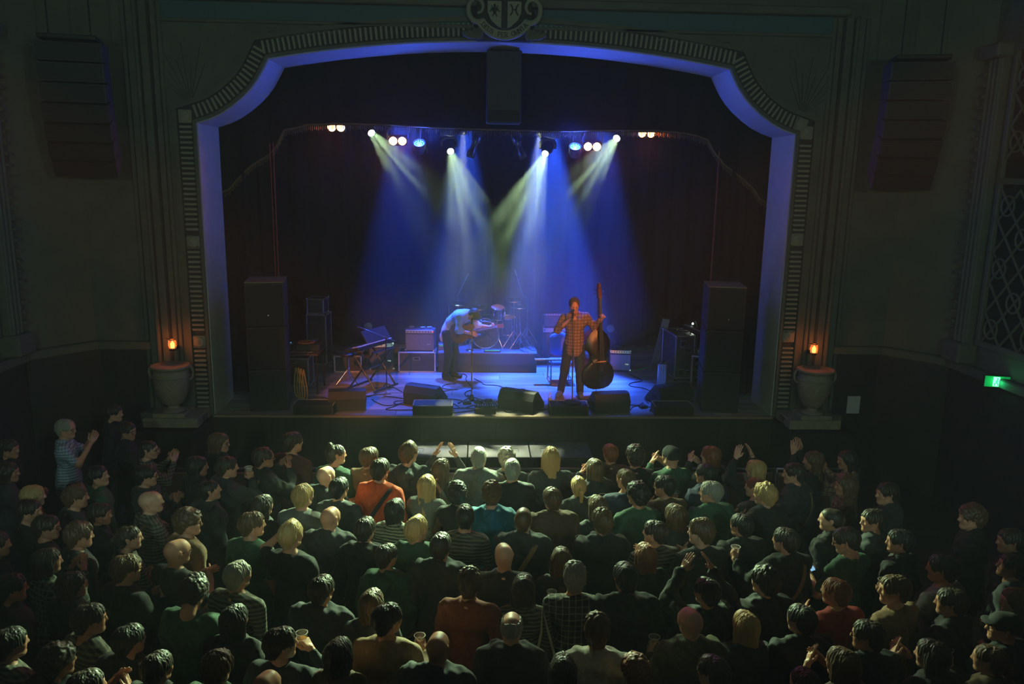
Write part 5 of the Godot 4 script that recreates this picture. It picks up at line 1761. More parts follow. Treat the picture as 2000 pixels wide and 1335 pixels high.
# left hand: wrist at the origin, fingers along -y, palm towards +x, thumb at -z
func make_hand(kind: String) -> Geo:
	if hand_geo.has(kind): return hand_geo[kind]
	var f := Field.new(Vector3(-0.07, -0.24, -0.12), Vector3(0.13, 0.09, 0.09), 0.0065)
	var curl: float = {"open": 0.1, "relaxed": 0.45, "grip": 0.95, "fist": 1.35}[kind]
	var spread: float = 0.3 if kind == "open" else 0.05
	f.bone(Vector3(0, 0.04, 0), Vector3(0, -0.02, 0), 0.026, 0.027, 0.02)
	for i in 4:
		var z: float = [-0.033, -0.011, 0.011, 0.032][i]
		f.bone(Vector3(0, -0.015, z * 0.55), Vector3(0, -0.085, z), 0.014, 0.013, 0.012)
		var p := Vector3(0, -0.085, z)
		var l: float = [0.042, 0.047, 0.043, 0.034][i]
		var w := 0.0
		for k in 3:
			w += curl * [0.9, 1.0, 0.7][k]
			var d := Vector3(sin(w), -cos(w), spread * z * 8.0).normalized()
			var q: Vector3 = p + d * l * [1.0, 0.65, 0.5][k]
			f.bone(p, q, 0.0095 - 0.0006 * k, 0.009 - 0.0008 * k, 0.006)
			p = q
	var tc := 0.5 if kind in ["grip", "fist"] else 0.0
	f.bone(Vector3(0.004, -0.02, -0.02), Vector3(0.018 + 0.01 * tc, -0.052, -0.052), 0.014, 0.012, 0.012)
	f.bone(Vector3(0.018 + 0.01 * tc, -0.052, -0.052), Vector3(0.024 + 0.06 * tc, -0.09, -0.062 + 0.035 * tc), 0.0115, 0.009, 0.006)
	hand_geo[kind] = f.geo()
	return hand_geo[kind]

# [left elbow, left wrist, left hand, left palm], the same for the right
const POSES := {
	"down": [Vector3(-0.26, 1.14, 0.03), Vector3(-0.25, 0.9, -0.05), "relaxed", Vector3(1, 0, 0.2), Vector3(0.26, 1.14, 0.03), Vector3(0.25, 0.9, -0.05), "relaxed", Vector3(-1, 0, 0.2)],
	"clap": [Vector3(-0.28, 1.17, -0.1), Vector3(-0.07, 1.28, -0.3), "open", Vector3(1, -0.1, 0.1), Vector3(0.28, 1.17, -0.1), Vector3(0.07, 1.26, -0.3), "open", Vector3(-1, 0.1, 0.1)],
	"high": [Vector3(-0.29, 1.25, -0.17), Vector3(-0.09, 1.47, -0.3), "open", Vector3(1, -0.1, 0.2), Vector3(0.29, 1.25, -0.17), Vector3(0.09, 1.45, -0.3), "open", Vector3(-1, 0.1, 0.2)],
	"cup_r": [Vector3(-0.26, 1.14, 0.03), Vector3(-0.25, 0.9, -0.05), "relaxed", Vector3(1, 0, 0.2), Vector3(0.28, 1.15, -0.05), Vector3(0.22, 1.24, -0.27), "grip", Vector3(-1, 0, -0.2)],
	"cup_l": [Vector3(-0.28, 1.15, -0.05), Vector3(-0.22, 1.24, -0.27), "grip", Vector3(1, 0, -0.2), Vector3(0.26, 1.14, 0.03), Vector3(0.25, 0.9, -0.05), "relaxed", Vector3(-1, 0, 0.2)],
	"cup_out": [Vector3(-0.33, 1.2, -0.12), Vector3(-0.34, 1.36, -0.3), "grip", Vector3(1, 0, -0.2), Vector3(0.26, 1.14, 0.0), Vector3(0.2, 1.12, -0.2), "relaxed", Vector3(-1, 0, 0.2)],
	"fold": [Vector3(-0.28, 1.13, -0.09), Vector3(0.04, 1.17, -0.2), "relaxed", Vector3(0, 0.2, 1), Vector3(0.28, 1.13, -0.09), Vector3(-0.04, 1.13, -0.24), "relaxed", Vector3(0, 0.2, 1)],
	"up": [Vector3(-0.27, 1.5, -0.2), Vector3(-0.14, 1.74, -0.24), "open", Vector3(1, 0, -0.3), Vector3(0.27, 1.5, -0.2), Vector3(0.14, 1.74, -0.24), "open", Vector3(-1, 0, -0.3)],
	"drink": [Vector3(-0.26, 1.14, 0.03), Vector3(-0.25, 0.9, -0.05), "relaxed", Vector3(1, 0, 0.2), Vector3(0.3, 1.29, -0.2), Vector3(0.13, 1.47, -0.25), "grip", Vector3(-1, 0, -0.2)],
	"touch": [Vector3(-0.34, 1.42, -0.1), Vector3(-0.16, 1.6, -0.12), "relaxed", Vector3(1, 0, 0.4), Vector3(0.26, 1.14, 0.03), Vector3(0.25, 0.9, -0.05), "relaxed", Vector3(-1, 0, 0.2)],
	"phone": [Vector3(-0.27, 1.14, -0.08), Vector3(-0.1, 1.18, -0.3), "grip", Vector3(0.6, 0.6, 0.5), Vector3(0.27, 1.14, -0.08), Vector3(0.12, 1.16, -0.28), "grip", Vector3(-0.6, 0.6, 0.5)],
}

func bones(f: Field, pose: Array, build: int, grow: float, arms: float, torso: bool, legs: bool) -> void:
	var fem := build == 1
	var sw := 0.165 if fem else 0.19
	var bulk: float = [1.0, 0.86, 1.22][build]
	var g := grow
	if torso:
		f.bone(Vector3(0, 0.95, 0.0), Vector3(0, 1.12, -0.005), (0.145 if not fem else 0.15) * minf(bulk, 1.1) + g, 0.125 * bulk + g, 0.06, Vector3(1, 1, 1.25))
		f.bone(Vector3(0, 1.12, -0.005), Vector3(0, 1.3, -0.005), 0.125 * bulk + g, 0.14 * bulk + g, 0.06, Vector3(1, 1, 1.25))
		f.bone(Vector3(-0.08, 1.33, 0.0), Vector3(0.08, 1.33, 0.0), 0.115 * bulk + g, 0.115 * bulk + g, 0.06, Vector3(1, 1, 1.1))
		if fem:
			for s in [-1.0, 1.0]: f.bone(Vector3(s * 0.07, 1.27, -0.085), Vector3(s * 0.07, 1.27, -0.09), 0.05 + g, 0.05 + g, 0.05)
		for s in [-1.0, 1.0]:
			f.bone(Vector3(s * 0.03, 1.445, 0.015), Vector3(s * (sw - 0.02), 1.405, 0.01), 0.062 + g, 0.062 + g, 0.06)
	for s in 2:
		var sx := -1.0 if s == 0 else 1.0
		var sh := Vector3(sx * sw, 1.4, 0.01)
		var el: Vector3 = pose[s * 4]
		var wr: Vector3 = pose[s * 4 + 1]
		if fem: el.x *= 0.92; wr.x *= 0.95
		var th := 0.9 if fem else 1.0
		if arms > 0.0: f.bone(sh, el.lerp(sh, 1.0 - minf(arms, 1.0)) if arms < 1.0 else el, 0.056 * th + g, 0.044 * th + g, 0.05)
		if arms > 1.0: f.bone(el, el.lerp(wr, minf(arms - 1.0, 1.0)), 0.043 * th + g, (0.03 + g * 0.7) * th, 0.03)
	if legs:
		for sx in [-1.0, 1.0]:
			f.bone(Vector3(sx * 0.085, 0.92, 0.01), Vector3(sx * 0.1, 0.5, -0.01), 0.09 * minf(bulk, 1.1) + g, 0.06 + g, 0.05)
			f.bone(Vector3(sx * 0.1, 0.5, -0.01), Vector3(sx * 0.11, 0.1, 0.02), 0.058 + g, 0.042 + g, 0.03)

func hand_at(g: Geo, kind: String, from: Vector3, wrist: Vector3, palm: Vector3, left: bool) -> void:
	var y := (from - wrist).normalized()
	var x := (palm - y * palm.dot(y)).normalized()
	var b := Basis(x, y, x.cross(y))
	if not left: b = b * Basis.from_scale(Vector3(1, 1, -1))
	g.add(make_hand(kind), Transform3D(b, wrist))

func head_xf(build: int, yaw: float, pitch: float) -> Transform3D:
	return Transform3D(Basis(Vector3.UP, deg_to_rad(yaw)) * Basis(Vector3.RIGHT, deg_to_rad(pitch)), Vector3(0, 1.635, -0.025 - 0.02 * sin(-deg_to_rad(pitch))))

func make_body(pose_name: String, build: int, yaw: int, pitch: int) -> ArrayMesh:
	var key := "%s %d %d %d" % [pose_name, build, yaw, pitch]
	if body_mesh.has(key): return body_mesh[key]
	var pose: Array = POSES[pose_name]
	var part_key := "%s %d" % [pose_name, build]
	if not body_mesh.has(part_key):
		var f := Field.new(Vector3(-0.58, -0.06, -0.55), Vector3(0.58, 2.0, 0.38), 0.022)
		bones(f, pose, build, 0.0, 2.0, true, true)
		f.bone(Vector3(0, 1.4, 0.02), Vector3(0, 1.53, 0.005), 0.066, 0.056, 0.05)
		for sx in [-1.0, 1.0]: f.bone(Vector3(sx * 0.11, 0.05, 0.03), Vector3(sx * 0.12, 0.03, -0.14), 0.045, 0.035, 0.03)
		var b := f.geo()
		for s in 2:
			var el: Vector3 = pose[s * 4]
			var wr: Vector3 = pose[s * 4 + 1]
			if build == 1: el.x *= 0.92; wr.x *= 0.95
			hand_at(b, pose[s * 4 + 2], el, wr, pose[s * 4 + 3], s == 0)
		body_mesh[part_key] = b
	var g := Geo.new()
	g.add(body_mesh[part_key])
	g.add(make_head(1 if build == 1 else 0), head_xf(build, yaw, pitch))
	body_mesh[key] = g.mesh()
	return body_mesh[key]

# style: "tee", "shirt" (long sleeves), "hood", "coat", "vest"
func make_top(pose_name: String, build: int, style: String) -> ArrayMesh:
	var key := "%s %d %s" % [pose_name, build, style]
	if cloth_mesh.has(key): return cloth_mesh[key]
	var f := Field.new(Vector3(-0.6, 0.5, -0.55), Vector3(0.6, 2.0, 0.42), 0.0165)
	var grow: float = {"tee": 0.014, "shirt": 0.016, "hood": 0.026, "coat": 0.034, "vest": 0.022}[style]
	bones(f, POSES[pose_name], build, grow, {"tee": 0.75, "vest": 0.0}.get(style, 1.88), true, false)
	# hem
	f.bone(Vector3(0, 0.99, 0), Vector3(0, 0.78 if style == "coat" else 0.87, 0.005), 0.175 * [1.0, 1.0, 1.12][build] + grow, 0.19 * [1.0, 1.0, 1.1][build] + grow, 0.05, Vector3(1, 1, 1.25))
	f.bone(Vector3(0, 0.5, 0), Vector3(0, 0.55, 0), 0.3, 0.22, 0.02, Vector3.ONE, true)
	# collar or hood round the neck
	if style == "hood":
		for i in 7:
			var a := PI * (0.0 + i / 6.0)
			var p := Vector3(cos(a) * 0.085, 1.47 + 0.01 * sin(a), 0.03 + sin(a) * 0.075)
			f.bone(p, p + Vector3(0, -0.03, 0.03 * sin(a)), 0.035, 0.04, 0.03)
		f.bone(Vector3(0, 1.42, 0.13), Vector3(0, 1.34, 0.14), 0.07, 0.05, 0.05)
	elif style != "vest":
		for i in 8:
			var a := TAU * i / 8.0
			var b := TAU * (i + 1) / 8.0
			var lift := 0.02 if style in ["shirt", "coat"] else 0.0
			f.bone(Vector3(cos(a) * 0.07, 1.475 + lift + 0.012 * sin(a), 0.018 + sin(a) * 0.068), Vector3(cos(b) * 0.07, 1.475 + lift + 0.012 * sin(b), 0.018 + sin(b) * 0.068), 0.014, 0.014, 0.02)
	var n := FastNoiseLite.new()
	n.seed = key.hash() % 1000
	n.frequency = 5.0
	n.fractal_octaves = 2
	var amp := 0.03 if style in ["coat", "hood"] else 0.02
	f.ripple(func(p: Vector3) -> float: return amp * n.get_noise_3d(p.x * 1.2 + p.y * 0.9, p.y * 0.55 - p.x * 0.6, p.z * 1.2))
	cloth_mesh[key] = f.geo().mesh()
	return cloth_mesh[key]

func make_trousers(build: int) -> ArrayMesh:
	var key := "trousers %d" % build
	if cloth_mesh.has(key): return cloth_mesh[key]
	var f := Field.new(Vector3(-0.4, -0.04, -0.34), Vector3(0.4, 1.28, 0.34), 0.022)
	bones(f, POSES["down"], build, 0.018, 0.0, false, true)
	f.bone(Vector3(0, 0.93, 0), Vector3(0, 1.02, 0), (0.145 if build < 2 else 0.17) + 0.014, 0.14 * [1.0, 0.92, 1.22][build] + 0.012, 0.05, Vector3(1, 1, 1.25))
	cloth_mesh[key] = f.geo().mesh()
	return cloth_mesh[key]

func make_shoes() -> ArrayMesh:
	if cloth_mesh.has("shoes"): return cloth_mesh["shoes"]
	var f := Field.new(Vector3(-0.12, -0.04, -0.26), Vector3(0.12, 0.16, 0.14), 0.016)
	f.bone(Vector3(-0.005, 0.06, 0.035), Vector3(0.005, 0.046, -0.15), 0.056, 0.044, 0.03)
	cloth_mesh["shoes"] = f.geo().mesh()
	return cloth_mesh["shoes"]

func make_hair(style: String) -> ArrayMesh:
	if hair_mesh.has(style): return hair_mesh[style]
	var long := style in ["long", "wavy"]
	var f := Field.new(Vector3(-0.19, -0.46 if long else -0.28, -0.2), Vector3(0.19, 0.24, 0.25), 0.0085)
	var n := FastNoiseLite.new()
	n.seed = style.hash() % 999
	n.frequency = 22.0
	n.fractal_octaves = 2
	var th: float = {"buzz": 0.003, "tight": 0.006, "pony": 0.007, "bun": 0.007, "curly": 0.026, "afro": 0.036, "messy": 0.02, "fringe": 0.007, "beanie": 0.014, "cap": 0.012}.get(style, 0.014)
	f.bone(Vector3(0, 0.034, 0.034), Vector3(0, 0.036, -0.016), 0.09 + th, 0.086 + th, 0.02, Vector3(1.13, 1, 1))
	if style in ["curly", "afro", "messy"]: f.bone(Vector3(0, 0.075, 0.01), Vector3(0, 0.07, -0.03), 0.075 + th * 0.7, 0.06 + th * 0.7, 0.03)
	if style == "swept": f.bone(Vector3(-0.03, 0.1, -0.05), Vector3(0.03, 0.11, 0.03), 0.04, 0.045, 0.04)
	# nape
	if not style in ["beanie", "cap", "fringe"]: f.bone(Vector3(0, -0.01, 0.05), Vector3(0, -0.055, 0.055), 0.07 + th * 0.6, 0.052 + th * 0.4, 0.03)
	# clear the face, ears and neck
	f.bone(Vector3(0, -0.02, -0.11), Vector3(0, -0.11, -0.085), 0.078, 0.095, 0.012, Vector3.ONE, true)
	if not long and style != "bob":
		for s in [-1.0, 1.0]: f.bone(Vector3(s * 0.09, -0.02, -0.03), Vector3(s * 0.09, -0.1, 0.02), 0.034, 0.05, 0.01, Vector3.ONE, true)
		f.bone(Vector3(0, -0.17, -0.06), Vector3(0, -0.17, 0.12), 0.09, 0.09, 0.01, Vector3.ONE, true)
	if style == "fringe": f.bone(Vector3(0, 0.14, -0.08), Vector3(0, 0.135, 0.03), 0.085, 0.08, 0.015, Vector3.ONE, true)
	if style == "thin": f.bone(Vector3(0, 0.03, -0.14), Vector3(0, 0.1, -0.125), 0.07, 0.06, 0.015, Vector3.ONE, true)
	if style in ["beanie", "cap"]: f.bone(Vector3(0, -0.1, -0.1), Vector3(0, -0.1, 0.14), 0.115, 0.1, 0.008, Vector3(0.8, 1, 1), true)
	if style == "cap": f.bone(Vector3(-0.03, 0.045, -0.11), Vector3(0.03, 0.045, -0.11), 0.05, 0.05, 0.01, Vector3(1, 4.5, 1))
	if long:
		f.bone(Vector3(0, 0.0, 0.06), Vector3(0, -0.31, 0.088), 0.092, 0.082, 0.05, Vector3(1, 1, 1.7))
		for s in [-1.0, 1.0]: f.bone(Vector3(s * 0.076, 0.02, 0.0), Vector3(s * 0.088, -0.24, 0.03), 0.03, 0.03, 0.03)
	if style == "bob":
		f.bone(Vector3(0, 0.0, 0.045), Vector3(0, -0.1, 0.05), 0.1, 0.088, 0.04)
		for s in [-1.0, 1.0]: f.bone(Vector3(s * 0.078, 0.02, -0.01), Vector3(s * 0.08, -0.09, -0.01), 0.032, 0.028, 0.03)
		f.bone(Vector3(0, -0.02, -0.13), Vector3(0, -0.14, -0.07), 0.07, 0.075, 0.012, Vector3.ONE, true)
	if style == "pony":
		f.bone(Vector3(0, 0.035, 0.125), Vector3(0, 0.0, 0.155), 0.02, 0.027, 0.01)
		f.bone(Vector3(0, 0.0, 0.155), Vector3(0.01, -0.15, 0.13), 0.027, 0.014, 0.015)
	if style == "bun": f.bone(Vector3(0, 0.13, 0.07), Vector3(0, 0.135, 0.075), 0.036, 0.036, 0.01)
	var amp: float = {"curly": 0.014, "afro": 0.013, "messy": 0.016, "wavy": 0.011, "buzz": 0.0, "beanie": 0.001, "cap": 0.0}.get(style, 0.005)
	var strands: float = 0.0 if style in ["curly", "afro", "buzz", "beanie", "cap"] else 0.0035
	f.ripple(func(p: Vector3) -> float: return amp * n.get_noise_3d(p.x, p.y * (0.4 if strands > 0.0 else 1.0), p.z) + strands * sin(26.0 * atan2(p.x, p.z + 0.001) + 5.0 * n.get_noise_3d(p.x, p.y * 0.3, p.z)))
	hair_mesh[style] = f.geo().mesh()
	return hair_mesh[style]

func palette() -> void:
	var k := 0
	for c in [Color(0.82, 0.6, 0.49), Color(0.72, 0.5, 0.4), Color(0.86, 0.66, 0.56), Color(0.5, 0.34, 0.26)]:
		var m := mat("skin_%d" % k, c, 0.5)
		m.subsurf_scatter_enabled = true
		m.subsurf_scatter_strength = 0.08
		k += 1
	for e in [["black", Color(0.13, 0.115, 0.1)], ["dark", Color(0.2, 0.155, 0.12)], ["brown", Color(0.36, 0.26, 0.17)], ["auburn", Color(0.5, 0.28, 0.17)], ["blond", Color(0.72, 0.58, 0.38)], ["grey", Color(0.58, 0.56, 0.52)]]:
		var m := mat("hair_" + e[0], e[1], 0.5)
		m.rim_enabled = true
		m.rim = 0.4
		m.rim_tint = 0.6
	for e in [["black", Color(0.15, 0.15, 0.155)], ["charcoal", Color(0.25, 0.26, 0.27)], ["grey", Color(0.46, 0.46, 0.45)], ["pale", Color(0.68, 0.66, 0.61)], ["navy", Color(0.18, 0.22, 0.32)], ["teal", Color(0.1, 0.4, 0.5)], ["green", Color(0.24, 0.38, 0.29)], ["olive", Color(0.36, 0.36, 0.24)], ["brown", Color(0.36, 0.27, 0.2)], ["tan", Color(0.58, 0.46, 0.34)], ["orange", Color(0.9, 0.36, 0.17)], ["red", Color(0.62, 0.2, 0.17)], ["maroon", Color(0.36, 0.16, 0.16)], ["rust", Color(0.58, 0.3, 0.22)], ["blue", Color(0.4, 0.48, 0.62)], ["denim", Color(0.2, 0.24, 0.34)]]:
		var m := mat("wear_" + e[0], e[1], 0.85)
		grain(m, 4.0, Vector3.ONE, 0.8, 0.0, 30)
		m.uv1_world_triplanar = false
		m.rim_enabled = true
		m.rim = 0.25
		m.rim_tint = 0.7
	# woven patterns: stripes and checks
	for e in [["stripe_pale", Color(0.62, 0.6, 0.54), Color(0.2, 0.2, 0.2), false], ["stripe_dark", Color(0.22, 0.22, 0.21), Color(0.46, 0.44, 0.38), false], ["check_dark", Color(0.15, 0.16, 0.15), Color(0.5, 0.5, 0.44), true], ["check_plaid", Color(0.62, 0.5, 0.42), Color(0.3, 0.22, 0.24), true], ["stripe_blue", Color(0.66, 0.7, 0.76), Color(0.4, 0.46, 0.58), false]]:
		var im := Image.create(64, 64, false, Image.FORMAT_RGB8)
		im.fill(e[1])
		for y in 64:
			for x in 64:
				var on: bool = (y % 32) < 14
				if e[3]: on = ((y % 32) < 6) or ((x % 32) < 6)
				if on: im.set_pixel(x, y, e[2] if not (e[3] and (y % 32) < 6 and (x % 32) < 6) else e[2].lightened(0.12))
		var m := mat("wear_" + e[0], Color.WHITE, 0.85)
		m.albedo_texture = ImageTexture.create_from_image(im)
		m.uv1_triplanar = true
		m.uv1_scale = Vector3.ONE * (9.0 if e[3] else 14.0)
	mat("lens_glass", Color(0.1, 0.1, 0.1), 0.15)
	mat("phone_black", Color(0.08, 0.08, 0.09), 0.25)
	glow("phone_screen", Color(0.55, 0.75, 0.9), 1.0)
	mat("canvas", Color(0.72, 0.68, 0.58), 0.85)
	var cup := mat("cup_plastic", Color(0.9, 0.9, 0.86, 0.28), 0.12)
	cup.transparency = BaseMaterial3D.TRANSPARENCY_ALPHA
	mat("beer", Color(0.72, 0.42, 0.12), 0.2)

func glasses_geo() -> Geo:
	var g := Geo.new()
	for s in [-1.0, 1.0]:
		var pts := []
		for i in 12: pts.append(Vector3(s * 0.033 + cos(TAU * i / 12) * 0.024, 0.006 + sin(TAU * i / 12) * 0.019, -0.112))
		g.tube(pts, 0.003, 5, true)
		g.tube([Vector3(s * 0.056, 0.01, -0.11), Vector3(s * 0.083, 0.012, 0.01)], 0.003, 5)
	g.tube([Vector3(-0.01, 0.01, -0.114), Vector3(0.01, 0.01, -0.114)], 0.003, 5)
	return g

func strap_geo() -> Geo:   # a shoulder strap across the back and chest
	var g := Geo.new()
	var rows := [[], []]
	for i in 21:
		var u := TAU * i / 20.0
		var y := 1.22 + 0.25 * cos(u)
		var x := 0.15 * cos(u) + 0.0
		var z := 0.2 * sin(u) + 0.01
		for k in 2: rows[k].append(Vector3(x * 1.05 + (k - 0.5) * 0.045, y + 0.012 - (k - 0.5) * 0.015, z))
	g.sheet(rows)
	return g

func cup_mesh(t: Node3D) -> void:
	var g := Geo.new()
	g.lathe([Vector2(0, 0.0), Vector2(0.031, 0.0), Vector2(0.044, 0.13)], 20)
	part(t, "cup_wall", g, M.cup_plastic)
	g = Geo.new()
	var pts := []
	for i in 20: pts.append(Vector3(cos(TAU * i / 20) * 0.0445, 0.131, sin(TAU * i / 20) * 0.0445))
	g.tube(pts, 0.0028, 6, true)
	part(t, "rim", g, M.plug_white)
	g = Geo.new()
	g.lathe([Vector2(0, 0.004), Vector2(0.029, 0.004), Vector2(0.037, 0.08), Vector2(0, 0.08)], 16)
	part(t, "drink", g, M.beer)

# [x, z, height, turn, build, pose, head yaw, head pitch, hair, hair colour, skin, style, cloth, extras, label]
func audience(rows: Array) -> void:
	var shared := {"glasses": glasses_geo().mesh(), "strap": strap_geo().mesh()}
	var cup0: Node3D
	var trousers := ["wear_black", "wear_denim", "wear_charcoal", "wear_navy"]
	var count := 0
	for r in rows:
		var t := thing("person", r[14], "person", Vector3(r[0], 0, r[1]), deg_to_rad(r[3]), "standing audience")
		var sc: float = r[2] / 1.76
		t.scale = Vector3.ONE * sc
		var xf := head_xf(r[4], r[6], r[7])
		part(t, "body", make_body(r[5], r[4], r[6], r[7]), M["skin_%d" % r[10]])
		part(t, "top_garment", make_top(r[5], r[4], r[11]), M["wear_" + r[12]])
		part(t, "trousers", make_trousers(r[4]), M[trousers[count % 4]])
		for s in [-1.0, 1.0]: part(t, "shoe", make_shoes(), M.black_paint).position.x = s * 0.115
		if r[8] != "bald":
			var hat: bool = r[8] in ["beanie", "cap"]
			var h := part(t, "hat" if hat else "hair", make_hair(r[8]), M["wear_black"] if hat else M["hair_" + r[9]])
			h.transform = xf
		for e in r[13]:
			if e == "glasses": part(t, "glasses", shared.glasses, M.lens_glass).transform = xf
			elif e == "strap": part(t, "bag_strap", shared.strap, M.wear_tan if r[12] != "orange" else M.wear_black)
			elif e.begins_with("cup") or e.begins_with("phone"):
				var pose: Array = POSES[r[5]]
				var left: bool = r[5] in ["cup_l", "cup_out", "phone"]
				var el: Vector3 = pose[0] if left else pose[4]
				var wr: Vector3 = pose[1] if left else pose[5]
				var palm: Vector3 = pose[3] if left else pose[7]
				if r[4] == 1: el.x *= 0.92; wr.x *= 0.95
				var p: Vector3 = wr + (wr - el).normalized() * 0.07 + palm.normalized() * 0.042
				var q := t.to_global(p)
				if e.begins_with("phone"):
					var ph := thing("smartphone", e.substr(6), "phone", q, deg_to_rad(r[3]))
					ph.rotation = Vector3(-0.7, deg_to_rad(r[3]), 0)
					part(ph, "case", slab(-0.035, 0.035, -0.02, 0.12, -0.008, 0.0, 0.003), M.phone_black)
					part(ph, "screen", slab(-0.031, 0.031, -0.012, 0.112, 0.0, 0.002), M.phone_screen, "lit screen")
				else:
					var c := thing("plastic_cup", e.substr(4), "cup", q - Vector3(0, 0.06, 0), 0.0, "plastic cups held by the audience")
					if cup0 == null:
						cup0 = c
						cup_mesh(c)
					else:
						for ch in cup0.get_children(): c.add_child(ch.duplicate(), true)
			elif e == "tote":
				var b := thing("tote_bag", "cream canvas tote bag hanging from the long-haired woman's shoulder", "bag", t.to_global(Vector3(0.2, 0.72, 0.1)), deg_to_rad(r[3]))
				var g := Geo.new()
				g.prism(PackedVector2Array([Vector2(-0.18, -0.2), Vector2(0.18, -0.22), Vector2(0.15, 0.2), Vector2(-0.13, 0.22)]), -0.035, 0.035, Transform3D(Basis(Vector3.UP, 0.25), Vector3(0.0, 0.05, 0.1)))
				part(b, "sack", g, M.canvas)
				g = Geo.new()
				g.tube([Vector3(-0.1, 0.25, 0.08), Vector3(-0.04, 0.55, 0.03), Vector3(-0.03, 0.74, -0.04), Vector3(0.02, 0.55, 0.02), Vector3(0.11, 0.23, 0.08)], 0.012, 6)
				part(b, "handle", g, M.canvas)
		count += 1

# ---------------------------------------------------------------- the two musicians
func limb(f: Field, p: Array, r: Array, k := 0.04) -> void:
	for i in p.size() - 1: f.bone(p[i], p[i + 1], r[i], r[i + 1], k)

func build_band() -> void:
	build_singer()
	build_guitarist()

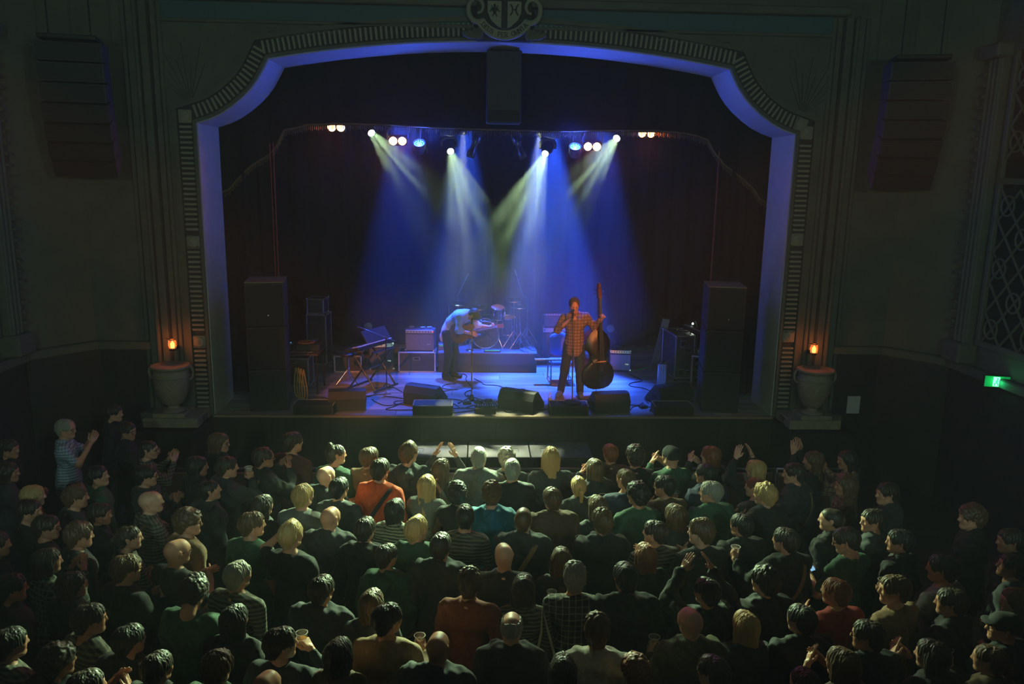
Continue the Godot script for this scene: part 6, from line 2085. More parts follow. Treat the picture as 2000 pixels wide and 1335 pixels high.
func build_singer() -> void:
	var t := thing("person", "man in plaid shirt and jeans singing into the microphone beside the double bass", "person", at(1.4, 0, -1.2), PI - 0.12, "musicians on stage")
	t.scale = Vector3.ONE * 1.03
	var sr := Vector3(0.19, 1.41, 0.0)
	var sl := Vector3(-0.19, 1.44, 0.0)
	var er := Vector3(0.3, 1.2, -0.12)
	var wr := Vector3(0.1, 1.42, -0.29)
	var el := Vector3(-0.34, 1.23, 0.08)
	var wl := Vector3(-0.455, 1.42, -0.07)
	var hips := [Vector3(0.09, 0.92, 0), Vector3(-0.09, 0.92, 0)]
	var knees := [Vector3(0.15, 0.5, -0.04), Vector3(-0.11, 0.5, -0.02)]
	var ankles := [Vector3(0.21, 0.09, 0.02), Vector3(-0.13, 0.09, 0.0)]
	var toes := [Vector3(0.26, 0.035, -0.15), Vector3(-0.15, 0.035, -0.18)]
	var hx := Transform3D(Basis(Vector3.UP, 0.12) * Basis(Vector3.RIGHT, -0.3), Vector3(0.02, 1.63, -0.06))
	for pass_ in 3:   # skin, shirt, jeans
		var f := Field.new(Vector3(-0.76, -0.06, -0.5), Vector3(0.6, 1.95, 0.35), 0.016 if pass_ == 0 else 0.013)
		var g: float = [0.0, 0.016, 0.016][pass_]
		if pass_ < 2:
			limb(f, [Vector3(0, 0.95, 0), Vector3(0, 1.12, 0), Vector3(0.0, 1.3, -0.01)], [0.14 + g, 0.125 + g, 0.138 + g], 0.06)
			f.bone(Vector3(-0.08, 1.34, 0), Vector3(0.08, 1.33, 0), 0.115 + g, 0.115 + g, 0.06)
			f.bone(Vector3(-0.03, 1.46, 0.01), sl * 0.98, 0.06 + g, 0.06 + g, 0.06)
			f.bone(Vector3(0.03, 1.46, 0.01), sr * 0.98, 0.06 + g, 0.06 + g, 0.06)
			limb(f, [sr, er, er.lerp(wr, 0.45 if pass_ == 1 else 1.0)], [0.056 + g, 0.045 + g, (0.036 if pass_ == 1 else 0.03) + g])
			limb(f, [sl, el, el.lerp(wl, 0.8 if pass_ == 1 else 1.0)], [0.056 + g, 0.045 + g, (0.034 if pass_ == 1 else 0.03) + g])
		if pass_ == 0: f.bone(Vector3(0, 1.42, 0.0), Vector3(0.01, 1.53, -0.02), 0.064, 0.056, 0.05)
		if pass_ == 1:   # loose hem and collar
			f.bone(Vector3(0, 0.97, 0), Vector3(0, 0.84, 0), 0.162, 0.175, 0.05, Vector3(1, 1, 1.2))
			f.bone(Vector3(0, 0.5, 0), Vector3(0, 0.53, 0), 0.3, 0.24, 0.02, Vector3.ONE, true)
			for i in 8:
				var a := TAU * i / 8.0
				var b := TAU * (i + 1) / 8.0
				f.bone(Vector3(cos(a) * 0.075, 1.495 + 0.018 * sin(a), sin(a) * 0.07), Vector3(cos(b) * 0.075, 1.495 + 0.018 * sin(b), sin(b) * 0.07), 0.013, 0.013, 0.02)
			var n := FastNoiseLite.new()
			n.seed = 5
			n.frequency = 6.0
			f.ripple(func(p: Vector3) -> float: return 0.014 * n.get_noise_3d(p.x * 1.2 + p.y, p.y * 0.6, p.z))
		if pass_ != 1:
			for k in 2:
				limb(f, [hips[k], knees[k], ankles[k]], [0.09 + g, 0.06 + g, 0.043 + g * 1.4])
				if pass_ == 0: f.bone(ankles[k] - Vector3(0, 0.04, -0.02), toes[k], 0.043, 0.034, 0.03)
		if pass_ == 2: f.bone(Vector3(0, 0.93, 0), Vector3(0, 1.0, 0), 0.15, 0.14, 0.05, Vector3(1, 1, 1.2))
		var m := f.geo()
		if pass_ == 0:
			m.add(make_head(2), hx)
			hand_at(m, "grip", er, wr, Vector3(-0.9, -0.2, -0.3), false)
			hand_at(m, "grip", el, wl, Vector3(0.2, 0.1, -1.0), true)
		part(t, ["body", "plaid_shirt", "jeans"][pass_], m, [M.skin_0, M.wear_check_plaid, M.wear_denim][pass_])
	for k in 2:
		var f := Field.new(Vector3(-0.34, -0.04, -0.34), Vector3(0.44, 0.24, 0.2), 0.012)
		f.bone(ankles[k] - Vector3(0, 0.035, -0.025), toes[k] + Vector3(0, 0.012, 0), 0.056, 0.044, 0.03)
		part(t, "trainer", f.geo(), M.wear_blue, "pale blue trainer")
	part(t, "hair", make_hair("thin"), M.hair_brown).transform = hx
	for s in [-1.0, 1.0]:
		var g := Geo.new()
		g.ball(Vector3(s * 0.031, 0.006, -0.0955), Vector3(0.009, 0.006, 0.006), Basis(), 5, 8)
		part(t, "eye", g, M.ebony).transform = hx
		g = Geo.new()
		g.tube([Vector3(s * 0.018, 0.026, -0.101), Vector3(s * 0.034, 0.031, -0.098), Vector3(s * 0.048, 0.024, -0.086)], 0.004, 5)
		part(t, "eyebrow", g, M.hair_brown).transform = hx

func build_guitarist() -> void:
	var t := thing("person", "man in pale shirt bending low over a reddish guitar by the drum riser", "person", at(-0.86, 0, -2.42), -2.15, "musicians on stage")
	var sr := Vector3(0.19, 1.3, -0.33)
	var sl := Vector3(-0.19, 1.3, -0.33)
	var er := Vector3(0.26, 1.05, -0.36)
	var wr := Vector3(0.12, 0.99, -0.53)
	var el := Vector3(-0.3, 1.06, -0.42)
	var wl := Vector3(-0.34, 1.06, -0.64)
	var hx := Transform3D(Basis(Vector3.RIGHT, -1.15), Vector3(0, 1.31, -0.53))
	for pass_ in 3:
		var f := Field.new(Vector3(-0.56, -0.06, -0.9), Vector3(0.56, 1.65, 0.4), 0.016 if pass_ == 0 else 0.013)
		var g: float = [0.0, 0.017, 0.016][pass_]
		if pass_ < 2:
			limb(f, [Vector3(0, 0.94, 0.02), Vector3(0, 1.12, -0.06), Vector3(0, 1.24, -0.2)], [0.14 + g, 0.128 + g, 0.135 + g], 0.06)
			f.bone(Vector3(-0.08, 1.26, -0.26), Vector3(0.08, 1.26, -0.26), 0.118 + g, 0.118 + g, 0.06)
			f.bone(Vector3(-0.03, 1.33, -0.36), sl, 0.062 + g, 0.062 + g, 0.06)
			f.bone(Vector3(0.03, 1.33, -0.36), sr, 0.062 + g, 0.062 + g, 0.06)
			limb(f, [sr, er, er.lerp(wr, 0.25 if pass_ == 1 else 1.0)], [0.056 + g, 0.045 + g, (0.04 if pass_ == 1 else 0.03) + g])
			limb(f, [sl, el, el.lerp(wl, 0.25 if pass_ == 1 else 1.0)], [0.056 + g, 0.045 + g, (0.04 if pass_ == 1 else 0.03) + g])
		if pass_ == 0: f.bone(Vector3(0, 1.3, -0.34), Vector3(0, 1.32, -0.48), 0.064, 0.056, 0.04)
		if pass_ == 1:
			f.bone(Vector3(0, 0.96, 0.03), Vector3(0, 0.84, 0.09), 0.162, 0.16, 0.05, Vector3(1, 1, 1.2))
			f.bone(Vector3(0, 0.52, 0.05), Vector3(0, 0.54, 0.05), 0.3, 0.25, 0.02, Vector3.ONE, true)
			for i in 8:
				var a := TAU * i / 8.0
				var b := TAU * (i + 1) / 8.0
				var q := func(w: float) -> Vector3: return Vector3(cos(w) * 0.07, 1.325 + 0.062 * sin(w), -0.42 + 0.02 * sin(w))
				f.bone(q.call(a), q.call(b), 0.013, 0.013, 0.02)
			var n := FastNoiseLite.new()
			n.seed = 9
			n.frequency = 6.0
			f.ripple(func(p: Vector3) -> float: return 0.014 * n.get_noise_3d(p.x * 1.2 + p.y, p.y * 0.6, p.z))
		if pass_ != 1:
			for k in [-1.0, 1.0]:
				limb(f, [Vector3(k * 0.09, 0.92, 0.02), Vector3(k * 0.11, 0.5, -0.02), Vector3(k * 0.12, 0.09, 0.05)], [0.092 + g, 0.062 + g, 0.045 + g * 1.5])
				if pass_ == 0: f.bone(Vector3(k * 0.12, 0.05, 0.06), Vector3(k * 0.14, 0.035, -0.12), 0.043, 0.034, 0.03)
		if pass_ == 2: f.bone(Vector3(0, 0.93, 0.02), Vector3(0, 1.0, 0), 0.152, 0.142, 0.05, Vector3(1, 1, 1.2))
		var m := f.geo()
		if pass_ == 0:
			m.add(make_head(2), hx)
			hand_at(m, "relaxed", er, wr, Vector3(0, 0, 1), false)
			hand_at(m, "grip", el, wl, Vector3(0.2, 1, 0.2), true)
		part(t, ["body", "shirt", "trousers"][pass_], m, [M.skin_0, M.wear_blue_pale, M.wear_black][pass_])
	for k in [-1.0, 1.0]:
		var f := Field.new(Vector3(-0.34, -0.04, -0.34), Vector3(0.34, 0.24, 0.24), 0.012)
		f.bone(Vector3(k * 0.12, 0.058, 0.065), Vector3(k * 0.14, 0.046, -0.13), 0.056, 0.044, 0.03)
		part(t, "shoe", f.geo(), M.black_paint)
	part(t, "hair", make_hair("short"), M.hair_dark).transform = hx
	# his guitar, slung across the belly
	var gc := Vector3(0.08, 0.97, -0.33)
	var ax := (wl + Vector3(0.0, -0.02, -0.06) - gc).normalized()
	var az := Vector3(-0.25, 0.35, -1.0)
	az = (az - ax * az.dot(ax)).normalized()
	var gt := thing("acoustic_guitar", "reddish brown acoustic guitar slung from the bending guitarist", "guitar", t.to_global(gc))
	gt.basis = t.basis * Basis(ax, az.cross(ax), az)
	var half := [[0.0, -0.24], [0.1, -0.235], [0.17, -0.19], [0.195, -0.11], [0.185, -0.03], [0.14, 0.04], [0.12, 0.085], [0.135, 0.15], [0.14, 0.19], [0.11, 0.235], [0.05, 0.25], [0.0, 0.25]]
	var o := PackedVector2Array()
	for q in half: o.append(Vector2(q[1], q[0]))
	for i in range(half.size() - 2, 0, -1): o.append(Vector2(half[i][1], -half[i][0]))
	var g := Geo.new()
	g.prism(o, -0.05, 0.05)
	part(gt, "body", g, M.guitar_red)
	g = Geo.new()
	var o2 := PackedVector2Array()
	for q in o: o2.append(q * 0.985)
	g.prism(o2, 0.05, 0.054)
	part(gt, "top_plate", g, M.guitar_top)
	g = Geo.new()
	g.lathe([Vector2(0.05, 0), Vector2(0.05, 0.002), Vector2(0, 0.002)], 20, Transform3D(Basis(Vector3.RIGHT, PI / 2), Vector3(0.07, 0, 0.055)))
	part(gt, "sound_hole", g, M.ebony)
	g = Geo.new()
	g.box(Vector3(0.45, 0, 0.045), Vector3(0.46, 0.048, 0.024), Basis(), 0.006)
	part(gt, "neck", g, M.bass_side)
	g = Geo.new()
	g.box(Vector3(0.38, 0, 0.06), Vector3(0.56, 0.046, 0.006))
	part(gt, "fingerboard", g, M.ebony)
	g = Geo.new()
	g.box(Vector3(0.74, 0, 0.038), Vector3(0.16, 0.075, 0.016), Basis(Vector3.UP, 0.15), 0.004)
	part(gt, "headstock", g, M.bass_side)
	g = Geo.new()
	g.box(Vector3(-0.12, 0, 0.06), Vector3(0.03, 0.15, 0.012), Basis(), 0.003)
	part(gt, "bridge", g, M.ebony)
	for k in 6:
		g = Geo.new()
		g.tube([Vector3(-0.12, -0.025 + k * 0.01, 0.068), Vector3(0.68, -0.018 + k * 0.007, 0.066)], 0.0012, 4)
		part(gt, "string", g, M.steel)

# [x, z, height, turn, build, pose, head yaw, head pitch, hair, hair colour, skin, style, cloth, extras, label]
func build_audience() -> void:
	audience([
		[-5.73, 2.60, 1.80, -71, 0, "high", -24, 0, "thin", "grey", 0, "tee", "stripe_blue", ["glasses"], "grey-haired man in pale blue striped shirt clapping at far left"],
		[-5.49, 1.77, 1.76, -73, 0, "down", -12, 0, "short", "dark", 0, "coat", "black", [], "dim dark figure standing farthest back at the left, nearest the wall"],
		[-5.01, 2.46, 1.72, -68, 0, "clap", -36, 0, "short", "dark", 1, "coat", "black", ["glasses"], "dark-coated man with red-lit glasses and profile below the left urn"],
		[-4.46, 3.15, 1.70, -58, 1, "high", -24, 0, "tight", "dark", 0, "shirt", "stripe_dark", ["glasses"], "woman in striped sleeves clapping with raised hands left of the barrier"],
		[-4.09, 4.13, 1.74, -49, 0, "clap", -24, 0, "short", "black", 0, "shirt", "charcoal", ["glasses"], "man with glasses and red-lit cheek behind the clapping bald man"],
		[-3.73, 4.90, 1.76, -49, 0, "clap", -24, 5, "bald", "", 2, "shirt", "stripe_dark", ["strap"], "bald man clapping with orange-lit scalp at the left"],
		[-6.14, 3.17, 1.72, -71, 0, "down", -24, 0, "short", "dark", 1, "coat", "black", [], "dim dark-haired man at the left edge, farthest back"],
		[-5.76, 3.87, 1.68, -56, 1, "clap", -24, 0, "bob", "dark", 1, "shirt", "charcoal", [], "dim woman clapping at the left edge"],
		[-5.13, 4.52, 1.66, -56, 1, "down", -12, 0, "long", "blond", 2, "coat", "brown", [], "woman with long fair hair and hairband near the left edge"],
		[-4.88, 5.05, 1.72, -52, 0, "down", -36, 0, "short", "dark", 0, "shirt", "black", [], "man in black with lit face beside the fair long-haired woman at left"],
		[-4.57, 4.74, 1.74, -42, 0, "down", -24, 0, "swept", "brown", 0, "shirt", "charcoal", [], "man with swept brown hair in the left crowd"],
		[-4.21, 5.00, 1.66, -48, 1, "down", -36, 0, "short", "dark", 1, "coat", "black", [], "short-haired woman in profile beside the swept-haired man at left"],
		[-4.62, 4.14, 1.74, -49, 0, "down", -36, 10, "short", "black", 0, "coat", "green", [], "man in dark green looking up in the left crowd"],
		[-4.51, 5.43, 1.72, -46, 0, "drink", -36, 0, "short", "dark", 1, "shirt", "black", ["glasses"], "man lifting a hand to his face at the left"],
		[-4.11, 5.62, 1.72, -40, 0, "down", -24, 0, "messy", "brown", 0, "shirt", "charcoal", [], "messy-haired man in charcoal at left, above the wavy-haired woman"],
		[-3.68, 5.55, 1.66, -45, 1, "fold", -24, 0, "pony", "dark", 0, "shirt", "stripe_dark", [], "woman with dark ponytail and dark striped top at left"],
		[-4.80, 5.76, 1.70, -44, 0, "down", -24, 0, "short", "dark", 1, "shirt", "black", [], "half-seen man at the left edge below the fair woman"],
		[-4.18, 6.06, 1.68, -36, 1, "high", -24, 0, "bob", "dark", 1, "shirt", "check_dark", [], "woman in dark checked top raising a forearm at left"],
		[-3.77, 6.46, 1.66, -36, 1, "down", -24, 0, "wavy", "dark", 1, "coat", "black", [], "woman with wavy dark hair in lit profile at left"],
		[-3.34, 6.39, 1.78, -32, 0, "clap", -24, 0, "short", "brown", 0, "shirt", "black", ["glasses"], "man with glasses and thick brown hair clapping at left"],
		[-3.03, 6.07, 1.78, -32, 0, "clap", -12, 0, "bald", "", 0, "tee", "charcoal", ["glasses"], "bald man with glasses in charcoal clapping left of centre"],
		[-3.31, 7.12, 1.74, -37, 0, "fold", -24, 0, "short", "dark", 1, "shirt", "stripe_dark", [], "man with folded arms in striped sleeves at lower left"],
		[-3.74, 7.41, 1.72, -30, 0, "down", -12, 0, "short", "black", 1, "shirt", "stripe_dark", [], "man with striped sleeve at the lower left edge"],
		[-3.30, 7.61, 1.70, -28, 0, "down", -12, 0, "curly", "dark", 1, "coat", "black", [], "curly-haired man at the bottom left"],
		[-2.96, 7.90, 1.70, -22, 0, "high", -24, 0, "short", "dark", 1, "shirt", "charcoal", [], "cropped man with raised hand at the bottom left"],
		[-4.17, 6.64, 1.74, -44, 0, "down", -12, 0, "short", "black", 1, "coat", "black", [], "dark broad figure at the left edge below the checked woman"],
		[-2.91, 7.35, 1.70, -16, 0, "down", -24, 0, "short", "black", 1, "coat", "black", [], "dark figure between the folded-arms man and the bending man"],
		[-3.62, 3.03, 1.76, -56, 0, "down", -36, 0, "bob", "brown", 0, "coat", "black", ["glasses"], "brown-haired man with glasses near the stage front at left"],
		[-3.64, 3.78, 1.72, -47, 1, "down", -24, 0, "long", "black", 1, "coat", "black", [], "woman with long black hair and lit profile left of the drinker"],
		[-3.24, 3.96, 1.78, -43, 0, "drink", -24, 0, "short", "dark", 0, "coat", "charcoal", ["cup plastic cup at the lips of the drinking man at left"], "man in dark jacket drinking in the row nearest the stage"],
		[-2.89, 3.69, 1.80, -44, 0, "high", -24, 0, "thin", "dark", 1, "coat", "black", ["glasses", "strap"], "man with red-lit forehead lifting a camera hand near the stage"],
		[-2.63, 3.30, 1.86, -27, 0, "down", -24, 0, "short", "dark", 0, "shirt", "maroon", [], "tall man in maroon jacket standing apart nearest the stage"],
		[-2.06, 3.53, 1.78, -27, 0, "down", -36, 0, "bun", "dark", 0, "tee", "green", [], "man with a dark top-knot in green, face turned right"],
		[-3.27, 4.47, 1.70, -40, 1, "down", -24, 8, "tight", "black", 0, "coat", "charcoal", [], "woman with cropped hair and earring, chin raised, in charcoal"],
		[-2.08, 4.08, 1.72, -25, 0, "down", -12, 5, "bald", "", 2, "coat", "charcoal", [], "bald man with warm-lit scalp nearest the orange jacket"],
		[-1.85, 4.51, 1.74, -15, 0, "clap", -12, 0, "short", "black", 0, "shirt", "charcoal", [], "black-haired man in charcoal behind the warm-lit bald man"],
		[-2.17, 4.85, 1.80, -18, 0, "down", -12, 0, "thin", "blond", 0, "tee", "grey", [], "man with thin fair hair in a grey t-shirt"],
		[-2.61, 4.80, 1.66, -30, 1, "down", -12, 0, "long", "dark", 1, "coat", "black", [], "woman with long dark hair left of the grey t-shirt man"],
		[-3.15, 5.46, 1.78, -42, 0, "down", -36, 0, "curly", "brown", 0, "shirt", "tan", ["glasses"], "bearded-looking curly man in tan shirt turned right at left centre"],
		[-2.52, 5.51, 1.78, -26, 0, "down", -36, 0, "short", "brown", 0, "tee", "green", [], "man in pale green polo shirt turned to the right"],
		[-1.80, 5.32, 1.76, -12, 0, "down", -12, 0, "bald", "", 0, "coat", "charcoal", [], "bald man with glossy scalp in dark jacket left of the bob-haired woman"],
		[-2.07, 5.83, 1.82, -19, 0, "touch", -12, 0, "swept", "blond", 0, "tee", "black", [], "fair-haired man in black t-shirt touching his head"],
		[-2.62, 6.85, 1.80, -18, 0, "phone", 12, -35, "curly", "dark", 0, "coat", "green", [], "curly-haired man in dark green bending over his hands"],
		[-2.37, 6.48, 1.76, -22, 0, "down", -12, 0, "thin", "grey", 0, "shirt", "stripe_dark", [], "grey-haired man with striped sleeve and red ear"],
		[-1.62, 6.70, 1.74, -14, 0, "down", -12, 0, "short", "dark", 0, "coat", "charcoal", [], "short dark-haired man in charcoal jacket at lower left centre"],
		[-1.77, 7.47, 1.74, -14, 0, "drink", -48, 0, "short", "dark", 0, "shirt", "charcoal", ["cup plastic cup raised by the profile man at lower left"], "man in profile drinking from a cup at lower left"],
		[-1.34, 7.52, 1.68, -13, 1, "down", -12, 0, "bob", "dark", 0, "coat", "brown", [], "woman with dark bobbed hair at the bottom, left of centre"],
		[-2.15, 7.72, 1.70, -15, 0, "down", 0, 0, "messy", "brown", 0, "coat", "green", [], "brown messy-haired head at the bottom below the bending man"],
		[-1.76, 7.92, 1.70, -12, 0, "down", -12, 0, "bald", "", 1, "shirt", "grey", [], "bald head cropped by the bottom edge at left"],
		[-2.58, 7.67, 1.68, -13, 0, "down", -12, 0, "short", "dark", 1, "coat", "black", [], "dark head at the bottom edge, left of the messy brown hair"],
		[-2.23, 7.05, 1.68, -15, 1, "down", -12, 0, "long", "black", 1, "coat", "black", [], "dark long-haired woman between the grey-haired and the bending man"],
		[-1.64, 3.63, 1.78, -17, 0, "down", -24, 0, "short", "brown", 0, "shirt", "tan", [], "short brown-haired man in tan shirt near the stage"],
		[-1.44, 4.19, 1.84, -14, 2, "down", -12, 0, "short", "dark", 0, "shirt", "orange", ["strap"], "broad man in bright orange jacket with black straps"],
		[-1.16, 3.69, 1.86, -11, 0, "cup_r", -24, 0, "swept", "brown", 0, "hood", "charcoal", ["glasses", "cup plastic cup held by the hooded man nearest the subwoofers"], "tall brown-haired man in a hooded charcoal top holding a cup"],
		[-0.76, 3.86, 1.72, -10, 1, "up", -12, 0, "wavy", "brown", 0, "shirt", "charcoal", [], "woman with long wavy brown hair raising her hands"],
		[-0.91, 4.27, 1.68, -16, 1, "high", 0, 0, "long", "blond", 2, "shirt", "grey", [], "woman with long straight blond hair clapping"],
		[-0.32, 3.89, 1.88, -4, 2, "down", 0, 0, "tight", "grey", 0, "coat", "grey", [], "broad grey-haired man in a grey jacket in front of the subwoofers"],
		[0.02, 3.62, 1.76, 1, 0, "down", 12, 0, "curly", "grey", 0, "shirt", "charcoal", [], "man with curly grey hair just in front of the subwoofers"],
		[0.07, 4.09, 1.80, 1, 0, "clap", 0, 0, "thin", "grey", 0, "shirt", "black", [], "grey-haired man in black right of the grey jacket"],
		[-0.56, 4.53, 1.68, -9, 1, "cup_l", 12, 0, "afro", "black", 3, "vest", "black", ["cup plastic cup held beside the curly black-haired woman"], "woman with curly black hair in a black sleeveless top"],
		[-0.18, 4.76, 1.78, -3, 0, "clap", 0, 0, "curly", "brown", 0, "hood", "teal", [], "curly brown-haired man in a teal blue jacket"],
		[-1.20, 4.90, 1.66, -17, 1, "down", -12, 0, "bob", "black", 0, "shirt", "stripe_pale", [], "woman with black bobbed hair in pale striped top"],
		[-1.42, 5.55, 1.74, -11, 0, "down", -12, 0, "short", "dark", 0, "hood", "black", [], "dark-haired man in a black hooded coat below the glossy bald man"],
		[-0.92, 5.60, 1.76, -10, 0, "cup_r", -36, 0, "swept", "blond", 0, "coat", "green", ["glasses", "cup plastic cup held by the fair man with glasses at centre"], "fair-haired man with glasses in dark green jacket at centre"],
		[-0.46, 5.35, 1.78, -10, 0, "down", 12, 0, "short", "black", 1, "tee", "stripe_dark", [], "black-haired man in a broad striped t-shirt at centre"],
		[-0.67, 5.99, 1.78, -13, 0, "down", 0, 0, "short", "dark", 0, "coat", "charcoal", [], "dark-haired man in charcoal jacket in front of the striped t-shirt"],
		[-0.09, 6.14, 1.76, 1, 0, "down", 12, 0, "bald", "", 2, "shirt", "charcoal", ["glasses"], "bald man with glasses in charcoal at centre"],
		[-1.17, 5.96, 1.66, -6, 1, "down", -36, 0, "short", "dark", 0, "hood", "green", [], "dark-haired woman with green sleeve turned right"],
		[-0.40, 6.60, 1.74, -11, 0, "down", 0, 0, "messy", "brown", 0, "shirt", "rust", [], "brown-haired man in a rust red sweater at lower centre"],
		[-1.19, 6.82, 1.68, -7, 1, "down", -12, 0, "long", "brown", 0, "coat", "charcoal", [], "woman with long brown hair behind the tan-shirted drinker"],
		[-1.02, 7.22, 1.78, -11, 0, "cup_r", -36, 0, "short", "black", 1, "shirt", "tan", ["cup plastic cup held in front of the tan-shirted man"], "black-haired man in tan shirt turned right with a cup at lower centre"],
		[-0.62, 7.54, 1.74, -11, 0, "down", 0, 0, "bald", "", 1, "coat", "charcoal", [], "bald man in dark grey jacket at the bottom, glossy scalp"],
		[-0.07, 7.28, 1.74, -6, 2, "down", 0, 0, "fringe", "grey", 2, "hood", "black", [], "balding grey man in black padded hooded jacket at the bottom"],
		[0.55, 3.73, 1.82, 5, 0, "down", 0, 0, "wavy", "blond", 0, "shirt", "charcoal", [], "person with long curly fair hair in a pale-edged striped jacket"],
		[1.07, 3.85, 1.72, 12, 1, "high", 12, 0, "long", "brown", 0, "coat", "black", [], "woman with long brown hair clapping right of the subwoofers"],
		[1.59, 3.64, 1.80, 7, 0, "down", 12, 0, "curly", "dark", 1, "shirt", "black", [], "dark curly-haired man standing nearest the stage right of the subwoofers"],
		[2.03, 3.68, 1.82, 19, 0, "high", 12, 0, "beanie", "", 0, "shirt", "green", [], "person in a dark beanie clapping with green sleeves"],
		[1.35, 3.27, 1.70, 6, 0, "down", 12, 0, "short", "auburn", 0, "shirt", "brown", [], "dim auburn-haired head left of the dark curly man"],
		[0.81, 4.36, 1.70, 7, 1, "down", 0, 0, "pony", "blond", 2, "coat", "charcoal", [], "woman with a blond ponytail in a charcoal jacket"],
		[1.35, 4.34, 1.78, 7, 0, "cup_l", 24, 0, "tight", "brown", 0, "shirt", "navy", ["cup beer cup held up left of the man in the blue sweater"], "short-haired man in a dark blue sweater holding a cup"],
		[0.46, 4.90, 1.78, 5, 0, "down", 12, 0, "short", "brown", 0, "coat", "brown", [], "short brown-haired man in a brown jacket at centre"],
		[1.40, 4.78, 1.78, 14, 0, "down", 24, 0, "curly", "black", 1, "tee", "green", [], "dark curly-haired man in a green polo shirt"],
		[1.76, 4.50, 1.76, 13, 0, "clap", 48, 0, "short", "black", 1, "shirt", "brown", ["glasses"], "black-haired man with glasses in brown, face turned left"],
		[0.96, 4.82, 1.66, 12, 1, "down", 12, 0, "long", "brown", 0, "shirt", "charcoal", [], "woman with straight brown hair behind the messy-haired man"],
		[0.91, 5.43, 1.76, 2, 0, "cup_l", 12, 0, "messy", "brown", 0, "coat", "black", ["cup plastic cup beside the messy-haired man in black"], "messy brown-haired man in a black jacket with a cup"],
		[0.12, 5.42, 1.78, -7, 0, "down", 0, 0, "buzz", "brown", 2, "coat", "charcoal", ["strap"], "crop-haired man with prominent ears and a bag strap"],
		[1.41, 5.60, 1.72, 9, 0, "clap", 48, 0, "short", "dark", 0, "shirt", "stripe_dark", [], "dark-haired man in narrow stripes, face turned left"],
		[1.23, 6.00, 1.68, 1, 1, "down", 12, 0, "long", "auburn", 0, "coat", "black", [], "woman with long auburn hair right of centre"],
		[0.44, 6.04, 1.66, -3, 1, "down", 0, 0, "long", "brown", 0, "shirt", "charcoal", [], "woman with brown hair and sunglasses pushed up on her head"],
		[0.50, 6.55, 1.76, -1, 0, "cup_l", 0, 0, "messy", "grey", 0, "shirt", "check_dark", ["cup empty plastic cup at the shoulder of the plaid shirt"], "grey-brown haired man in a dark plaid shirt"],
		[0.06, 6.59, 1.68, 0, 1, "down", 0, 0, "long", "dark", 0, "shirt", "stripe_dark", ["tote"], "woman with long dark hair carrying a cream tote bag"],
		[0.57, 7.37, 1.76, -3, 0, "down", 0, 0, "messy", "brown", 0, "hood", "pale", [], "brown-haired man with prominent ears in a cream hooded top at the bottom"],
		[0.28, 7.71, 1.66, -6, 1, "down", 0, 0, "long", "dark", 0, "coat", "charcoal", [], "long dark-haired head at the bottom below the tote bag"],
		[0.80, 7.75, 1.66, 7, 0, "down", 12, 0, "curly", "auburn", 0, "shirt", "brown", [], "curly auburn head at the bottom right of the cream hooded top"],
		[0.91, 6.70, 1.84, 1, 0, "down", 12, 0, "short", "black", 1, "coat", "black", [], "tall dark figure in black between the plaid shirt and the auburn hair"],
		[2.59, 3.45, 1.74, 29, 1, "high", 24, 0, "long", "auburn", 2, "coat", "charcoal", [], "woman with long reddish hair raising a hand near the stage"],
		[2.33, 4.14, 1.76, 24, 0, "cup_l", 24, 0, "short", "black", 1, "coat", "navy", ["cup beer cup held left of the black-haired man in navy"], "black-haired man in a navy jacket holding a beer cup"],
		[3.01, 3.89, 1.72, 24, 1, "up", 24, 0, "long", "blond", 2, "coat", "black", [], "woman with long fair hair raising a hand in front of the pale barrier"],
		[3.35, 4.21, 1.80, 41, 0, "clap", 36, 0, "short", "dark", 0, "coat", "charcoal", ["strap"], "dark-haired man in profile with a red-lit strap"],
		[3.85, 3.58, 1.72, 50, 1, "up", 24, 0, "wavy", "brown", 0, "shirt", "black", [], "woman with wavy brown hair holding both hands high"],
		[4.32, 3.49, 1.70, 55, 1, "high", 36, 0, "long", "dark", 1, "shirt", "check_plaid", [], "woman in patterned sleeves with raised forearm at right"],
		[2.22, 4.72, 1.78, 17, 0, "down", 48, 0, "short", "grey", 0, "coat", "green", [], "grey-haired man in dark green, face turned left"],
		[2.81, 4.75, 1.76, 22, 0, "clap", 24, 0, "messy", "blond", 0, "coat", "black", [], "shaggy fair-haired person clapping in black"],
		[2.86, 4.31, 1.66, 25, 0, "cup_l", 24, 0, "tight", "auburn", 2, "shirt", "charcoal", ["cup plastic cup left of the shaggy fair hair"], "auburn head half hidden behind the shaggy fair hair"],
		[3.89, 4.38, 1.72, 50, 1, "down", 36, 0, "bob", "brown", 1, "shirt", "brown", [], "brown bobbed woman below the raised patterned forearm at right"],
		[1.82, 5.76, 1.80, 11, 0, "clap", 48, 0, "swept", "brown", 2, "shirt", "charcoal", [], "smiling man with swept brown hair turned left, clapping"],
		[3.27, 5.39, 1.76, 34, 0, "down", 24, 0, "buzz", "dark", 0, "coat", "black", [], "crop-haired man in black in front of the pale barrier at right"],
		[2.61, 5.86, 1.76, 19, 0, "cup_out", 24, 0, "short", "dark", 0, "coat", "black", ["strap", "cup stacked beer cup held out by the man in the black coat"], "dark-haired man in a black coat holding out a cup"],
		[3.19, 5.90, 1.78, 29, 0, "phone", 36, -15, "short", "dark", 0, "tee", "green", ["glasses", "phone smartphone with a lit screen held by the man with glasses"], "man with glasses in grey-green using his phone"],
		[4.20, 4.71, 1.76, 42, 0, "down", 48, 0, "short", "dark", 0, "coat", "charcoal", [], "dark man in profile right of the pale barrier"],
		[3.71, 5.37, 1.74, 43, 0, "clap", 48, 0, "short", "dark", 1, "coat", "charcoal", [], "short-haired man clapping in orange-lit profile at right"],
